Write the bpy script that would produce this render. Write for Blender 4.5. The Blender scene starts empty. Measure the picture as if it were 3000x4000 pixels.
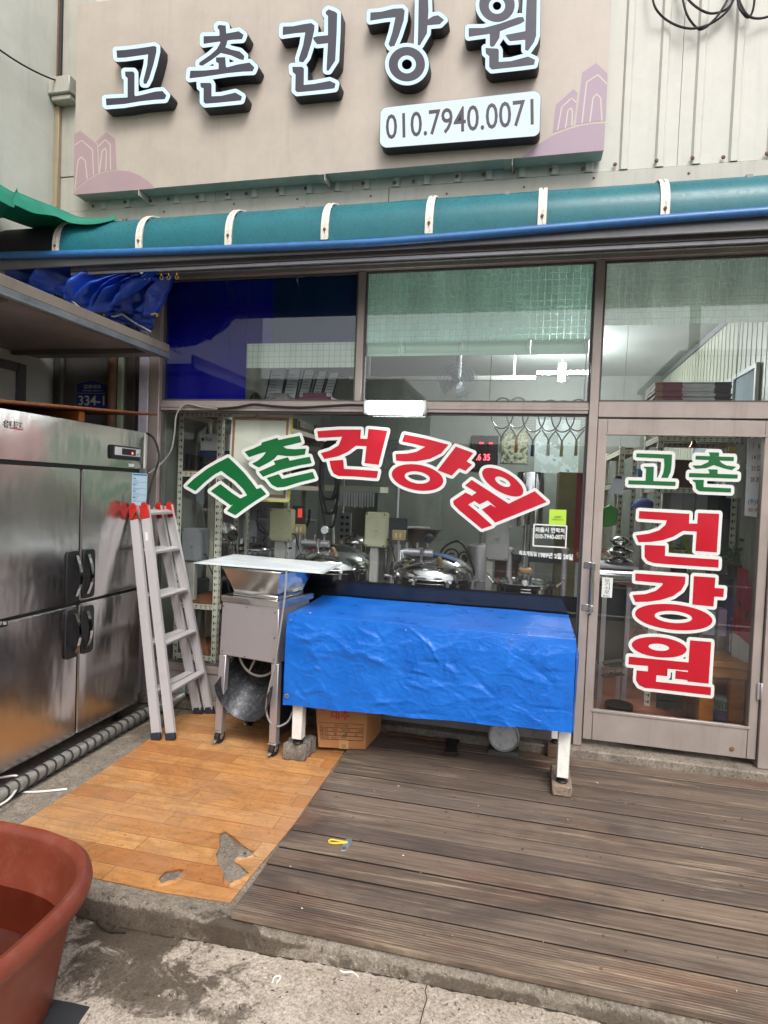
import bpy, bmesh, math, random
import numpy as np
from mathutils import Vector, Matrix, noise
random.seed(7)
SC = bpy.context.scene
COL = SC.collection

# ------------------------------------------------------------------ camera
# facade = plane y 0 (x to the right, z up, door sill z 0); photo 3000 x 4000 px
FPX, CX, CY = 2402.0, 1500.0, 2000.0
YAW, PITCH, ROLL = (math.radians(a) for a in (13.107, -1.932, 2.234))
CAM = Vector((0.0, -4.0, 1.5))
_fwd = Vector((-math.sin(YAW) * math.cos(PITCH), math.cos(YAW) * math.cos(PITCH), math.sin(PITCH)))
_rt = Vector((math.cos(YAW), math.sin(YAW), 0.0))
_up = _rt.cross(_fwd)
RT = math.cos(ROLL) * _rt + math.sin(ROLL) * _up
UP = -math.sin(ROLL) * _rt + math.cos(ROLL) * _up
cam_data = bpy.data.cameras.new('camera')
cam = bpy.data.objects.new('camera', cam_data)
COL.objects.link(cam)
cam_data.sensor_fit = 'AUTO'
cam_data.sensor_width = 36.0
cam_data.lens = FPX / 4000.0 * 36.0
cam_data.clip_start = 0.05
cam_data.clip_end = 500.0
cam.matrix_world = Matrix(((RT.x, UP.x, -_fwd.x, CAM.x), (RT.y, UP.y, -_fwd.y, CAM.y), (RT.z, UP.z, -_fwd.z, CAM.z), (0, 0, 0, 1)))
SC.camera = cam
SC.render.resolution_x, SC.render.resolution_y = 768, 1024

# ------------------------------------------------------------------ light
SUN_EL, SUN_AZ = math.radians(52), math.radians(157)     # high hazy sun, soft, behind the camera
world = bpy.data.worlds.new('World')
SC.world = world
world.use_nodes = True
_n, _l = world.node_tree.nodes, world.node_tree.links
_n.clear()
_out = _n.new('ShaderNodeOutputWorld')
_bg = _n.new('ShaderNodeBackground')
_sky = _n.new('ShaderNodeTexSky')
_sky.sky_type = 'NISHITA'
_sky.sun_disc = False
_sky.sun_elevation = SUN_EL
_sky.sun_rotation = SUN_AZ
_sky.air_density, _sky.dust_density, _sky.ozone_density = 1.0, 4.0, 1.0
_hs = _n.new('ShaderNodeHueSaturation')
_hs.inputs['Saturation'].default_value = 0.22
_l.new(_sky.outputs[0], _hs.inputs['Color'])
_l.new(_hs.outputs[0], _bg.inputs['Color'])
_bg.inputs['Strength'].default_value = 0.15
_l.new(_bg.outputs[0], _out.inputs[0])
sun_d = bpy.data.lights.new('sun', 'SUN')
sun_d.energy = 1.0
sun_d.angle = math.radians(24)
sun_d.color = (1.0, 0.97, 0.93)
sun = bpy.data.objects.new('sun', sun_d)
COL.objects.link(sun)
_sd = Vector((math.sin(SUN_AZ) * math.cos(SUN_EL), math.cos(SUN_AZ) * math.cos(SUN_EL), math.sin(SUN_EL)))
sun.rotation_euler = _sd.to_track_quat('Z', 'Y').to_euler()
SC.view_settings.view_transform = 'Standard'
SC.view_settings.look = 'None'
SC.view_settings.exposure = 0.9
SC.view_settings.gamma = 1.0
SC.view_settings.use_curve_mapping = False
SC.cycles.max_bounces = 7
SC.cycles.transparent_max_bounces = 18
SC.cycles.caustics_reflective = False
SC.cycles.caustics_refractive = False
SC.cycles.sample_clamp_indirect = 6.0

# ------------------------------------------------------------------ pixel -> place (distance always from a surface the thing touches)
def ray(x, y):
    return _fwd + RT * ((x - CX) / FPX) - UP * ((y - CY) / FPX)
def fp(x, y, Y=0.0):
    d = ray(x, y); return CAM + d * ((Y - CAM.y) / d.y)
def gp(x, y, Z=0.0):
    d = ray(x, y); return CAM + d * ((Z - CAM.z) / d.z)
def xp(x, y, X=0.0):
    d = ray(x, y); return CAM + d * ((X - CAM.x) / d.x)

# ------------------------------------------------------------------ materials
def lin(h):
    h = h.lstrip('#')
    o = []
    for i in (0, 2, 4):
        c = int(h[i:i + 2], 16) / 255
        o.append(c / 12.92 if c <= 0.04045 else ((c + 0.055) / 1.055) ** 2.4)
    return tuple(o)
def rgba(c):
    if isinstance(c, str): c = lin(c)
    return (c[0], c[1], c[2], 1.0)
class NT:
    """small node-tree writer"""
    def __init__(s, name):
        s.m = bpy.data.materials.new(name); s.m.use_nodes = True
        s.t = s.m.node_tree; s.t.nodes.clear()
        s.out = s.n('ShaderNodeOutputMaterial')
        s.tc = None
    def n(s, typ, **kw):
        nd = s.t.nodes.new(typ)
        for k, v in kw.items(): setattr(nd, k, v)
        return nd
    def set(s, nd, **kw):
        for k, v in kw.items():
            k = k.replace('_', ' ')
            sock = nd.inputs[k]
            if isinstance(v, bpy.types.NodeSocket): s.t.links.new(v, sock)
            else: sock.default_value = v
        return nd
    def link(s, a, b): s.t.links.new(a, b)
    def obj(s, scale=(1, 1, 1), rot=(0, 0, 0), which='Object'):
        if s.tc is None: s.tc = s.n('ShaderNodeTexCoord')
        mp = s.n('ShaderNodeMapping')
        s.link(s.tc.outputs[which], mp.inputs['Vector'])
        mp.inputs['Scale'].default_value = scale
        mp.inputs['Rotation'].default_value = rot
        return mp.outputs[0]
    def wpos(s, scale=(1, 1, 1)):
        g_ = s.n('ShaderNodeNewGeometry'); mp = s.n('ShaderNodeMapping'); s.link(g_.outputs['Position'], mp.inputs['Vector']); mp.inputs['Scale'].default_value = scale
        return mp.outputs[0]
    def noise(s, vec, scale, detail=6, rough=0.6, dist=0.0):
        nd = s.n('ShaderNodeTexNoise')
        s.link(vec, nd.inputs['Vector'])
        s.set(nd, Scale=scale, Detail=detail, Roughness=rough, Distortion=dist)
        return nd.outputs['Fac']
    def ramp(s, fac, stops, interp='LINEAR'):
        nd = s.n('ShaderNodeValToRGB'); cr = nd.color_ramp; cr.interpolation = interp
        while len(cr.elements) < len(stops): cr.elements.new(0.5)
        for e, (p, c) in zip(cr.elements, stops):
            e.position = p; e.color = rgba(c) if not isinstance(c, (int, float)) else (c, c, c, 1)
        s.link(fac, nd.inputs[0]); return nd.outputs[0]
    def mix(s, fac, a, b, mode='MIX'):
        nd = s.n('ShaderNodeMix', data_type='RGBA', blend_type=mode)
        for k, v in ((0, fac), (6, a), (7, b)):
            if isinstance(v, bpy.types.NodeSocket): s.link(v, nd.inputs[k])
            elif k == 0: nd.inputs[k].default_value = v
            else: nd.inputs[k].default_value = rgba(v)
        return nd.outputs[2]
    def math(s, op, a, b=0.0, c=0.0):
        nd = s.n('ShaderNodeMath', operation=op)
        for k, v in enumerate((a, b, c)):
            if isinstance(v, bpy.types.NodeSocket): s.link(v, nd.inputs[k])
            else: nd.inputs[k].default_value = v
        return nd.outputs[0]
    def bump(s, h, strength=0.2, dist=0.01, normal=None):
        nd = s.n('ShaderNodeBump'); s.link(h, nd.inputs['Height'])
        s.set(nd, Strength=strength, Distance=dist)
        if normal is not None: s.link(normal, nd.inputs['Normal'])
        return nd.outputs[0]
    def done(s, shader):
        s.link(shader, s.out.inputs['Surface']); return s.m
    def principled(s, **kw):
        b = s.n('ShaderNodeBsdfPrincipled'); s.set(b, **kw); return b
MATS = {}
def mat(name, color, rough=0.5, metal=0.0, var=0.18, scale=6.0, bump=0.08, bscale=60.0, bdist=0.002, dirt=0.0, dirtcol='#2a241d', stretch=(1, 1, 1), spec=0.5, rvar=0.12, coat=0.0):
    """painted / plain surface: base colour with blotchy variation, dirt, fine relief"""
    if name in MATS: return MATS[name]
    t = NT(name)
    v = t.obj(stretch)
    c = Vector(rgba(color)[:3])
    n1 = t.noise(v, scale, 8, 0.62)
    col = t.ramp(n1, [(0.25, tuple(c * (1 - var))), (0.75, tuple(Vector([min(1, x) for x in c * (1 + var)])))])
    if dirt > 0:
        n2 = t.noise(v, scale * 2.3, 10, 0.72, 0.4)
        f = t.ramp(n2, [(0.5, 0.0), (0.72, dirt)])
        col = t.mix(f, col, dirtcol)
    n3 = t.noise(v, bscale, 6, 0.6)
    r = t.ramp(n1, [(0.2, max(0.02, rough - rvar)), (0.8, min(1, rough + rvar))])
    b = t.principled(Metallic=metal, Roughness=r, Base_Color=col, Normal=t.bump(n3, bump, bdist))
    b.inputs['Specular IOR Level'].default_value = spec
    b.inputs['Coat Weight'].default_value = coat
    MATS[name] = t.done(b.outputs[0]); return MATS[name]
def glow(name, color, strength):
    if name in MATS: return MATS[name]
    t = NT(name); e = t.n('ShaderNodeEmission'); t.set(e, Color=rgba(color), Strength=strength)
    MATS[name] = t.done(e.outputs[0]); return MATS[name]

# ------------------------------------------------------------------ mesh helpers
class MB:
    def __init__(s): s.v = []; s.f = []
    def add(s, vs, fs):
        o = len(s.v); s.v += [tuple(p) for p in vs]; s.f += [tuple(i + o for i in f) for f in fs]; return s
    def box(s, x0, y0, z0, x1, y1, z1):
        vs = [(x, y, z) for z in (z0, z1) for y in (y0, y1) for x in (x0, x1)]
        return s.add(vs, [(0, 2, 3, 1), (4, 5, 7, 6), (0, 1, 5, 4), (2, 6, 7, 3), (0, 4, 6, 2), (1, 3, 7, 5)])
    def hexa(s, p):   # 8 points: bottom 4 ring, top 4 ring
        return s.add(p, [(3, 2, 1, 0), (4, 5, 6, 7), (0, 1, 5, 4), (1, 2, 6, 5), (2, 3, 7, 6), (3, 0, 4, 7)])
    def bar(s, p, q, w, h, up=(0, 0, 1)):
        p, q = Vector(p), Vector(q); d = (q - p).normalized(); u = Vector(up)
        sd = d.cross(u)
        if sd.length < 1e-4: sd = d.cross(Vector((0, 1, 0)))
        sd.normalize(); u = sd.cross(d).normalized()
        a, b = sd * w / 2, u * h / 2
        return s.hexa([p - a - b, p + a - b, q + a - b, q - a - b, p - a + b, p + a + b, q + a + b, q - a + b])
    def tube(s, pts, r, n=8, closed=False, caps=True):
        pts = [Vector(p) for p in pts]; m = len(pts)
        rr = r if isinstance(r, (list, tuple)) else [r] * m
        t0 = (pts[1] - pts[0]).normalized()
        a = t0.orthogonal().normalized(); rings = []
        for i in range(m):
            if closed: t = (pts[(i + 1) % m] - pts[i - 1]).normalized()
            else: t = (pts[min(i + 1, m - 1)] - pts[max(i - 1, 0)]).normalized()
            a = (a - t * a.dot(t))
            if a.length < 1e-5: a = t.orthogonal()
            a.normalize(); b = t.cross(a)
            rings.append([pts[i] + (a * math.cos(2 * math.pi * k / n) + b * math.sin(2 * math.pi * k / n)) * rr[i] for k in range(n)])
        vs = [p for rg in rings for p in rg]; fs = []
        for i in range(m if closed else m - 1):
            j = (i + 1) % m
            for k in range(n):
                fs.append((i * n + k, i * n + (k + 1) % n, j * n + (k + 1) % n, j * n + k))
        if caps and not closed:
            fs.append(tuple(range(n))[::-1]); fs.append(tuple((m - 1) * n + k for k in range(n)))
        return s.add(vs, fs)
    def lathe(s, prof, o=(0, 0, 0), axis=(0, 0, 1), n=28, sx=1.0, sy=1.0):
        o = Vector(o); w = Vector(axis).normalized()
        a = w.orthogonal().normalized() if abs(w.z) < 0.99 else Vector((1, 0, 0)); b = w.cross(a)
        vs = []; fs = []
        for r, z in prof:
            for k in range(n):
                t = 2 * math.pi * k / n
                vs.append(o + w * z + a * (r * sx * math.cos(t)) + b * (r * sy * math.sin(t)))
        for i in range(len(prof) - 1):
            for k in range(n):
                fs.append((i * n + k, i * n + (k + 1) % n, (i + 1) * n + (k + 1) % n, (i + 1) * n + k))
        if prof[0][0] > 1e-6: fs.append(tuple(range(n))[::-1])
        if prof[-1][0] > 1e-6: fs.append(tuple((len(prof) - 1) * n + k for k in range(n)))
        return s.add(vs, fs)
    def prism(s, pts, off):
        n = len(pts); off = Vector(off); pts = [Vector(p) for p in pts]
        return s.add(pts + [p + off for p in pts], [tuple(range(n))[::-1], tuple(range(n, 2 * n))] + [(i, (i + 1) % n, n + (i + 1) % n, n + i) for i in range(n)])
    def grid(s, fn, nu, nv):
        vs = [fn(i / nu, j / nv) for j in range(nv + 1) for i in range(nu + 1)]
        fs = [(j * (nu + 1) + i, j * (nu + 1) + i + 1, (j + 1) * (nu + 1) + i + 1, (j + 1) * (nu + 1) + i) for j in range(nv) for i in range(nu)]
        return s.add(vs, fs)
    def mesh(s, name, bev=0.0, smooth=True, angle=40, seg=1, thick=0.0, merge=0.0):
        me = bpy.data.meshes.new(name)
        bm = bmesh.new()
        vv = [bm.verts.new(p) for p in s.v]
        for f in s.f:
            try: bm.faces.new([vv[i] for i in f])
            except ValueError: pass
        if merge: bmesh.ops.remove_doubles(bm, verts=bm.verts, dist=merge)
        bmesh.ops.recalc_face_normals(bm, faces=bm.faces)
        if thick: bmesh.ops.solidify(bm, geom=bm.faces[:], thickness=thick)
        if bev:
            ed = [e for e in bm.edges if len(e.link_faces) == 2 and e.calc_face_angle(0) > 0.6]
            bmesh.ops.bevel(bm, geom=ed, offset=bev, segments=seg, affect='EDGES', clamp_overlap=True)
        bm.to_mesh(me); bm.free()
        if smooth and len(me.polygons):
            me.polygons.foreach_set('use_smooth', [True] * len(me.polygons))
            me.set_sharp_from_angle(angle=math.radians(angle))
        return me
    def build(s, name, m, parent=None, **kw):
        return link(name, s.mesh(name, **kw), m, parent)
def link(name, me, m, parent=None):
    if m is not None and not me.materials: me.materials.append(m)
    o = bpy.data.objects.new(name, me); COL.objects.link(o)
    if parent is not None: attach(o, parent)
    return o
def world_loc(o):
    p = o.location.copy()
    while o.parent is not None:
        p += o.matrix_parent_inverse.translation + o.parent.location; o = o.parent
    return p
def attach(o, parent):
    o.parent = parent
    o.matrix_parent_inverse = Matrix.Translation(-world_loc(parent)) if parent.type == 'EMPTY' else Matrix.Identity(4)
    return o
def thing(name, label, cat, loc=(0, 0, 0), group=None):
    o = bpy.data.objects.new(name, None); COL.objects.link(o)
    o.empty_display_size = 0.1; o.location = loc
    return tag(o, label, cat, group)
def tag(o, label, cat, group=None):
    o['label'] = label; o['category'] = cat
    if group: o['group'] = group
    return o
def structure(o):
    o['kind'] = 'structure'; return o

# ------------------------------------------------------------------ filled outlines, traced letters, small type
def fill2d(loops, thick=0.0):
    """closed 2-D loops (holes by even-odd) -> verts (x, y, z), faces"""
    cu = bpy.data.curves.new('outline', 'CURVE'); cu.dimensions = '2D'; cu.fill_mode = 'BOTH' if thick else 'FRONT'
    cu.extrude = thick / 2
    for lp in loops:
        sp = cu.splines.new('POLY'); sp.points.add(len(lp) - 1); sp.use_cyclic_u = True
        for p, q in zip(sp.points, lp): p.co = (q[0], q[1], 0, 1)
    ob = bpy.data.objects.new('outline', cu); COL.objects.link(ob)
    dg = bpy.context.evaluated_depsgraph_get(); dg.update()
    me = bpy.data.meshes.new_from_object(ob.evaluated_get(dg))
    vs = [tuple(v.co) for v in me.vertices]; fs = [tuple(p.vertices) for p in me.polygons]
    bpy.data.objects.remove(ob); bpy.data.curves.remove(cu); bpy.data.meshes.remove(me)
    return vs, fs
def ell(cx, cy, rx, ry, rot=0, n=40):
    c, s = math.cos(math.radians(rot)), math.sin(math.radians(rot))
    return [(cx + rx * math.cos(t) * c - ry * math.sin(t) * s, cy + rx * math.cos(t) * s + ry * math.sin(t) * c) for t in [2 * math.pi * k / n for k in range(n)]]
def _sd_poly(P, poly):
    q = np.array(poly, float); x, y = P[:, 0], P[:, 1]
    d = np.full(len(P), 1e18); ins = np.zeros(len(P), bool)
    for i in range(len(q)):
        a, b = q[i], q[(i + 1) % len(q)]; e = b - a
        L = max(e @ e, 1e-9)
        t = np.clip(((P - a) @ e) / L, 0, 1); w = P - (a + t[:, None] * e)
        d = np.minimum(d, (w * w).sum(1))
        c = (a[1] > y) != (b[1] > y)
        with np.errstate(divide='ignore', invalid='ignore'):
            xi = a[0] + (y - a[1]) * (b[0] - a[0]) / (b[1] - a[1] if b[1] != a[1] else 1e-12)
        ins ^= c & (x < xi)
    d = np.sqrt(d); return np.where(ins, -d, d)
def contours(strokes, level, step=2.0, holes=(), pad=None):
    """union of stroke outlines (a stroke may be (outer, inner)) -> loops at a distance `level` outside it"""
    pts = [p for st in strokes for p in (st[0] if isinstance(st, tuple) else st)]
    a = np.array(pts, float); pad = (pad or abs(level)) + 3 * step
    x0, y0 = a.min(0) - pad; x1, y1 = a.max(0) + pad
    xs = np.arange(x0, x1 + step, step); ys = np.arange(y0, y1 + step, step)
    gx, gy = np.meshgrid(xs, ys); P = np.stack([gx.ravel(), gy.ravel()], 1)
    D = np.full(len(P), 1e9)
    for st in strokes:
        if isinstance(st, tuple): d = np.maximum(_sd_poly(P, st[0]), -_sd_poly(P, st[1]))
        else: d = _sd_poly(P, st)
        D = np.minimum(D, d)
    D = D - level
    for h in holes: D = np.maximum(D, -_sd_poly(P, h))
    D = D.reshape(gx.shape); D[np.abs(D) < 1e-6] = 1e-6
    S = D < 0; ny, nx = D.shape; seg = {}
    def ip(i0, j0, i1, j1):
        t = D[j0, i0] / (D[j0, i0] - D[j1, i1]); return (xs[i0] + t * (xs[i1] - xs[i0]), ys[j0] + t * (ys[j1] - ys[j0]))
    code = S[:-1, :-1] * 1 + S[:-1, 1:] * 2 + S[1:, 1:] * 4 + S[1:, :-1] * 8
    E = {1: [(3, 0)], 2: [(0, 1)], 3: [(3, 1)], 4: [(1, 2)], 5: [(3, 2), (1, 0)], 6: [(0, 2)], 7: [(3, 2)], 8: [(2, 3)], 9: [(2, 0)], 10: [(0, 3), (2, 1)], 11: [(2, 1)], 12: [(1, 3)], 13: [(1, 0)], 14: [(0, 3)]}
    nxt = {}; pos = {}
    for j, i in zip(*np.nonzero((code > 0) & (code < 15))):
        keys = {0: ('h', i, j), 1: ('v', i + 1, j), 2: ('h', i, j + 1), 3: ('v', i, j)}
        for a_, b_ in E[int(code[j, i])]:
            for e in (a_, b_):
                k = keys[e]
                if k not in pos: pos[k] = ip(k[1], k[2], k[1] + 1, k[2]) if k[0] == 'h' else ip(k[1], k[2], k[1], k[2] + 1)
            nxt[keys[a_]] = keys[b_]
    loops = []
    while nxt:
        k = next(iter(nxt)); lp = []
        while k in nxt:
            lp.append(pos[k]); k = nxt.pop(k)
        if len(lp) > 6: loops.append(simplify(lp, 0.22 * step))
    return [l for l in loops if len(l) > 2]
def simplify(lp, tol):
    def dp(a, b):
        if b - a < 2: return []
        p, q = np.array(lp[a]), np.array(lp[b % len(lp)]); e = q - p; L = math.hypot(*e) or 1e-9
        best, bi = -1, a
        for i in range(a + 1, b):
            w = np.array(lp[i]) - p; d = abs(e[0] * w[1] - e[1] * w[0]) / L
            if d > best: best, bi = d, i
        return dp(a, bi) + [bi] + dp(bi, b) if best > tol else []
    h = len(lp) // 2
    idx = [0] + dp(0, h) + [h] + dp(h, len(lp))
    return [lp[i] for i in idx]
def shape_Y(name, loops_px, Y, thick, m, parent=None):
    """outlines traced in photo pixels, laid on the plane y = Y, standing `thick` proud of it towards the street"""
    L = [[(lambda w: (w.x, w.z))(fp(x, y, Y)) for x, y in lp] for lp in loops_px]
    vs, fs = fill2d(L, thick)
    mb = MB(); mb.add([(x, Y - z - thick / 2, y) for x, y, z in vs], fs)
    return mb.build(name, m, parent, smooth=False, merge=1e-5)
_FONT = {}
def type_mesh(s, bold=0.0):
    k = (s, bold)
    if k in _FONT: return _FONT[k]
    cu = bpy.data.curves.new('type', 'FONT'); cu.body = s; cu.size = 1.0; cu.offset = bold; cu.resolution_u = 3
    cu.fill_mode = 'FRONT'
    ob = bpy.data.objects.new('type', cu); COL.objects.link(ob)
    dg = bpy.context.evaluated_depsgraph_get(); dg.update()
    me = bpy.data.meshes.new_from_object(ob.evaluated_get(dg))
    vs = [Vector(v.co) for v in me.vertices]; fs = [tuple(p.vertices) for p in me.polygons]
    bpy.data.objects.remove(ob); bpy.data.curves.remove(cu); bpy.data.meshes.remove(me)
    x0 = min(v.x for v in vs); x1 = max(v.x for v in vs); y0 = min(v.y for v in vs); y1 = max(v.y for v in vs)
    _FONT[k] = ([((v.x - x0) / (x1 - x0), (v.y - y0) / (y1 - y0)) for v in vs], fs); return _FONT[k]
def lettering(name, s, bl, br, tl, m, parent=None, bold=0.012, lift=0.0015):
    """type fitted to the parallelogram with corners bl, br, tl (world)"""
    bl, br, tl = Vector(bl), Vector(br), Vector(tl); u, v = br - bl, tl - bl
    nrm = u.cross(v).normalized() * lift
    vs, fs = type_mesh(s, bold); mb = MB(); mb.add([bl + u * a + v * b + nrm for a, b in vs], fs)
    me = bpy.data.meshes.new(name); me.from_pydata(mb.v, [], mb.f)
    return link(name, me, m, parent)
def catenary(p, q, sag, n=14):
    p, q = Vector(p), Vector(q)
    return [p.lerp(q, i / n) - Vector((0, 0, sag * 4 * (i / n) * (1 - i / n))) for i in range(n + 1)]
def spline(pts, n=6, closed=False):
    P = [Vector(p) for p in pts]; out = []; m = len(P)
    for i in range(m if closed else m - 1):
        if closed: a, b, c, d = P[i - 1], P[i], P[(i + 1) % m], P[(i + 2) % m]
        else: a, b, c, d = P[max(i - 1, 0)], P[i], P[i + 1], P[min(i + 2, m - 1)]
        for k in range(n):
            t = k / n
            out.append(0.5 * ((2 * b) + (c - a) * t + (2 * a - 5 * b + 4 * c - d) * t * t + (3 * b - a - 3 * c + d) * t ** 3))
    if not closed: out.append(P[-1])
    return out
def pl(ox, oy, s, pts):   # crop pixels -> photo pixels
    return [(ox + x * s, oy + y * s) for x, y in pts]
# ------------------------------------------------------------------ named materials
def m_concrete(name, c, dark, wet_shade=False, scale=1.0):
    t = NT(name); v = t.obj()
    a = t.noise(v, 1.3 * scale, 10, 0.7, 0.5); b = t.noise(v, 11 * scale, 10, 0.75); g = t.noise(v, 95, 5, 0.75); pits = t.noise(v, 48, 3, 0.5); ag = t.noise(v, 210, 2, 0.5)
    col = t.ramp(a, [(0.34, dark), (0.6, c)])
    col = t.mix(0.5, col, t.ramp(b, [(0.36, dark), (0.62, c)]))
    col = t.mix(t.ramp(g, [(0.38, 0.6), (0.6, 0.0)]), col, '#4a4138')
    col = t.mix(t.ramp(pits, [(0.62, 0.0), (0.68, 0.8)]), col, '#453d34')
    col = t.mix(t.ramp(ag, [(0.66, 0.0), (0.72, 0.6)]), col, '#dcd4c8')
    st = t.noise(v, 2.6 * scale, 8, 0.72, 1.2)
    col = t.mix(t.ramp(st, [(0.56, 0.0), (0.7, 0.5)]), col, '#6b5c4b')
    rough = t.ramp(a, [(0.3, 0.8), (0.7, 0.95)])
    if wet_shade:   # ragged patches: water spilled by tub and kerb, painted shade on the kerb face
        rag = t.noise(v, 7, 10, 0.75, 0.8); w = None
        for (px_, py_), rx_, ry_, k_ in wet_shade:
            p = t.n('ShaderNodeVectorMath', operation='SUBTRACT'); t.link(t.obj(), p.inputs[0]); p.inputs[1].default_value = (px_, py_, 0)
            s2 = t.n('ShaderNodeVectorMath', operation='MULTIPLY'); t.link(p.outputs[0], s2.inputs[0]); s2.inputs[1].default_value = (1 / rx_, 1 / ry_, 0)
            ln = t.n('ShaderNodeVectorMath', operation='LENGTH'); t.link(s2.outputs[0], ln.inputs[0])
            d = t.math('ADD', ln.outputs['Value'], t.math('MULTIPLY', t.math('SUBTRACT', rag, 0.5), 4.2))
            f = t.ramp(d, [(0.6, k_), (0.95, 0.0)])
            w = f if w is None else t.math('MAXIMUM', w, f)
        col = t.mix(w, col, '#3a2f24')
        rough = t.mix(w, rough, (0.42, 0.42, 0.42))
    h = t.math('ADD', t.math('MULTIPLY', b, 0.6), t.math('MULTIPLY', g, 0.4))
    bs = t.principled(Base_Color=col, Roughness=rough, Normal=t.bump(h, 0.7, 0.008))
    bs.inputs['Specular IOR Level'].default_value = 0.3
    MATS[name] = t.done(bs.outputs[0]); return MATS[name]
def m_deck(name, groove=0.0):
    t = NT(name); oi = t.n('ShaderNodeObjectInfo')
    off = t.n('ShaderNodeVectorMath', operation='ADD'); t.link(t.wpos((1.7, 46, 20)), off.inputs[0])
    sc = t.n('ShaderNodeVectorMath', operation='SCALE'); sc.inputs[0].default_value = (37, 11, 5); t.link(oi.outputs['Random'], sc.inputs['Scale']); t.link(sc.outputs[0], off.inputs[1]); v = off.outputs[0]
    base = t.ramp(oi.outputs['Random'], [(0.0, '#5c4f46'), (0.3, '#756456'), (0.55, '#655950'), (0.8, '#7a6858'), (1.0, '#52453d')])
    g1 = t.noise(v, 1.0, 10, 0.72, 0.6); g2 = t.noise(t.wpos((5, 190, 20)), 1.0, 5, 0.65)
    col = t.mix(t.ramp(g1, [(0.34, 0.6), (0.54, 0.0)]), base, '#372c24')
    col = t.mix(t.ramp(g1, [(0.58, 0.0), (0.78, 0.35)]), col, '#a08b72')
    col = t.mix(t.ramp(g2, [(0.36, 0.35), (0.5, 0.0)]), col, '#2a221c')
    damp = t.noise(t.wpos((0.8, 1.7, 1)), 1.25, 9, 0.68, 0.7)
    col = t.mix(t.ramp(damp, [(0.46, 0.0), (0.62, 0.62)]), col, '#332c29')
    red = t.noise(t.wpos((0.9, 2.0, 1)), 1.1, 7, 0.62, 0.4)
    col = t.mix(t.ramp(red, [(0.54, 0.0), (0.7, 0.4)]), col, '#7d5138')
    pale = t.noise(t.wpos((1.0, 26, 1)), 1.6, 8, 0.75)
    pm = t.noise(t.wpos((0.9, 1.3, 1)), 1.7, 4, 0.5)
    col = t.mix(t.math('MULTIPLY', t.ramp(pale, [(0.54, 0.0), (0.68, 0.8)]), t.ramp(pm, [(0.42, 0.0), (0.6, 1.0)])), col, '#b09c80')
    knot = t.noise(t.wpos((9, 22, 1)), 1.6, 3, 0.5)
    col = t.mix(t.ramp(knot, [(0.74, 0.0), (0.79, 0.8)]), col, '#1d1612')
    nrm = t.bump(t.math('ADD', g1, t.math('MULTIPLY', g2, 0.5)), 0.6, 0.006)
    if groove:
        wv = t.n('ShaderNodeTexWave', wave_type='BANDS', bands_direction='Y'); t.link(t.wpos(), wv.inputs['Vector'])
        t.set(wv, Scale=groove, Distortion=0.0); nrm = t.bump(wv.outputs['Fac'], 0.5, 0.003, nrm)
    bs = t.principled(Base_Color=col, Roughness=t.ramp(damp, [(0.4, 0.85), (0.65, 0.6)]), Normal=nrm); bs.inputs['Specular IOR Level'].default_value = 0.35
    MATS[name] = t.done(bs.outputs[0]); return MATS[name]
def m_wood(name, light, dark, grain=(1, 22, 22), rough=0.7, rand=0.25, wear=0.0, bump=0.35, groove=0.0, weather=None):
    t = NT(name); oi = t.n('ShaderNodeObjectInfo')
    v0 = t.obj(grain)
    off = t.n('ShaderNodeVectorMath', operation='ADD'); t.link(v0, off.inputs[0])
    sc = t.n('ShaderNodeVectorMath', operation='SCALE'); sc.inputs[0].default_value = (37, 11, 5); t.link(oi.outputs['Random'], sc.inputs['Scale'])
    t.link(sc.outputs[0], off.inputs[1]); v = off.outputs[0]
    a = t.noise(v, 1.6, 9, 0.66, 1.2); b = t.noise(v, 6, 6, 0.6)
    col = t.ramp(a, [(0.28, dark), (0.5, tuple((Vector(lin(light)) + Vector(lin(dark))) / 2)), (0.72, light)])
    col = t.mix(0.3, col, t.ramp(b, [(0.3, dark), (0.7, light)]))
    rv = t.math('MULTIPLY_ADD', oi.outputs['Random'], rand * 2, 1 - rand)
    comb = t.n('ShaderNodeCombineColor')
    for k in range(3): t.link(rv, comb.inputs[k])
    col = t.mix(1.0, col, comb.outputs[0], 'MULTIPLY')
    if weather:   # dark rot and grey traffic patches that run across the boards
        w = t.noise(t.obj((0.75, 1.5, 1)), 1.35, 6, 0.6, 0.5)
        col = t.mix(t.ramp(w, [(0.42, 0.0), (0.64, 0.55)]), col, weather)
        w2 = t.noise(t.obj((1.2, 3.5, 1)), 2.6, 8, 0.7, 1.0)
        col = t.mix(t.ramp(w2, [(0.58, 0.0), (0.72, 0.6)]), col, '#1d1713')
        w3 = t.noise(t.obj((1.4, 22, 1)), 3.0, 7, 0.7)
        col = t.mix(t.ramp(w3, [(0.6, 0.0), (0.76, 0.45)]), col, '#a08d74')
    if wear:
        f = t.ramp(t.noise(t.obj(), 7, 8, 0.7), [(0.5, 0.0), (0.75, wear)])
        col = t.mix(f, col, '#8f8579')
    h = t.math('ADD', a, t.math('MULTIPLY', b, 0.5)); nrm = t.bump(h, bump, 0.004)
    if groove:
        wv = t.n('ShaderNodeTexWave', wave_type='BANDS', bands_direction='Y'); t.link(t.obj(), wv.inputs['Vector'])
        t.set(wv, Scale=groove, Distortion=0.0); nrm = t.bump(wv.outputs['Fac'], 0.45, 0.003, nrm)
    bs = t.principled(Base_Color=col, Roughness=rough, Normal=nrm)
    bs.inputs['Specular IOR Level'].default_value = 0.35
    MATS[name] = t.done(bs.outputs[0]); return MATS[name]
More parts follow.
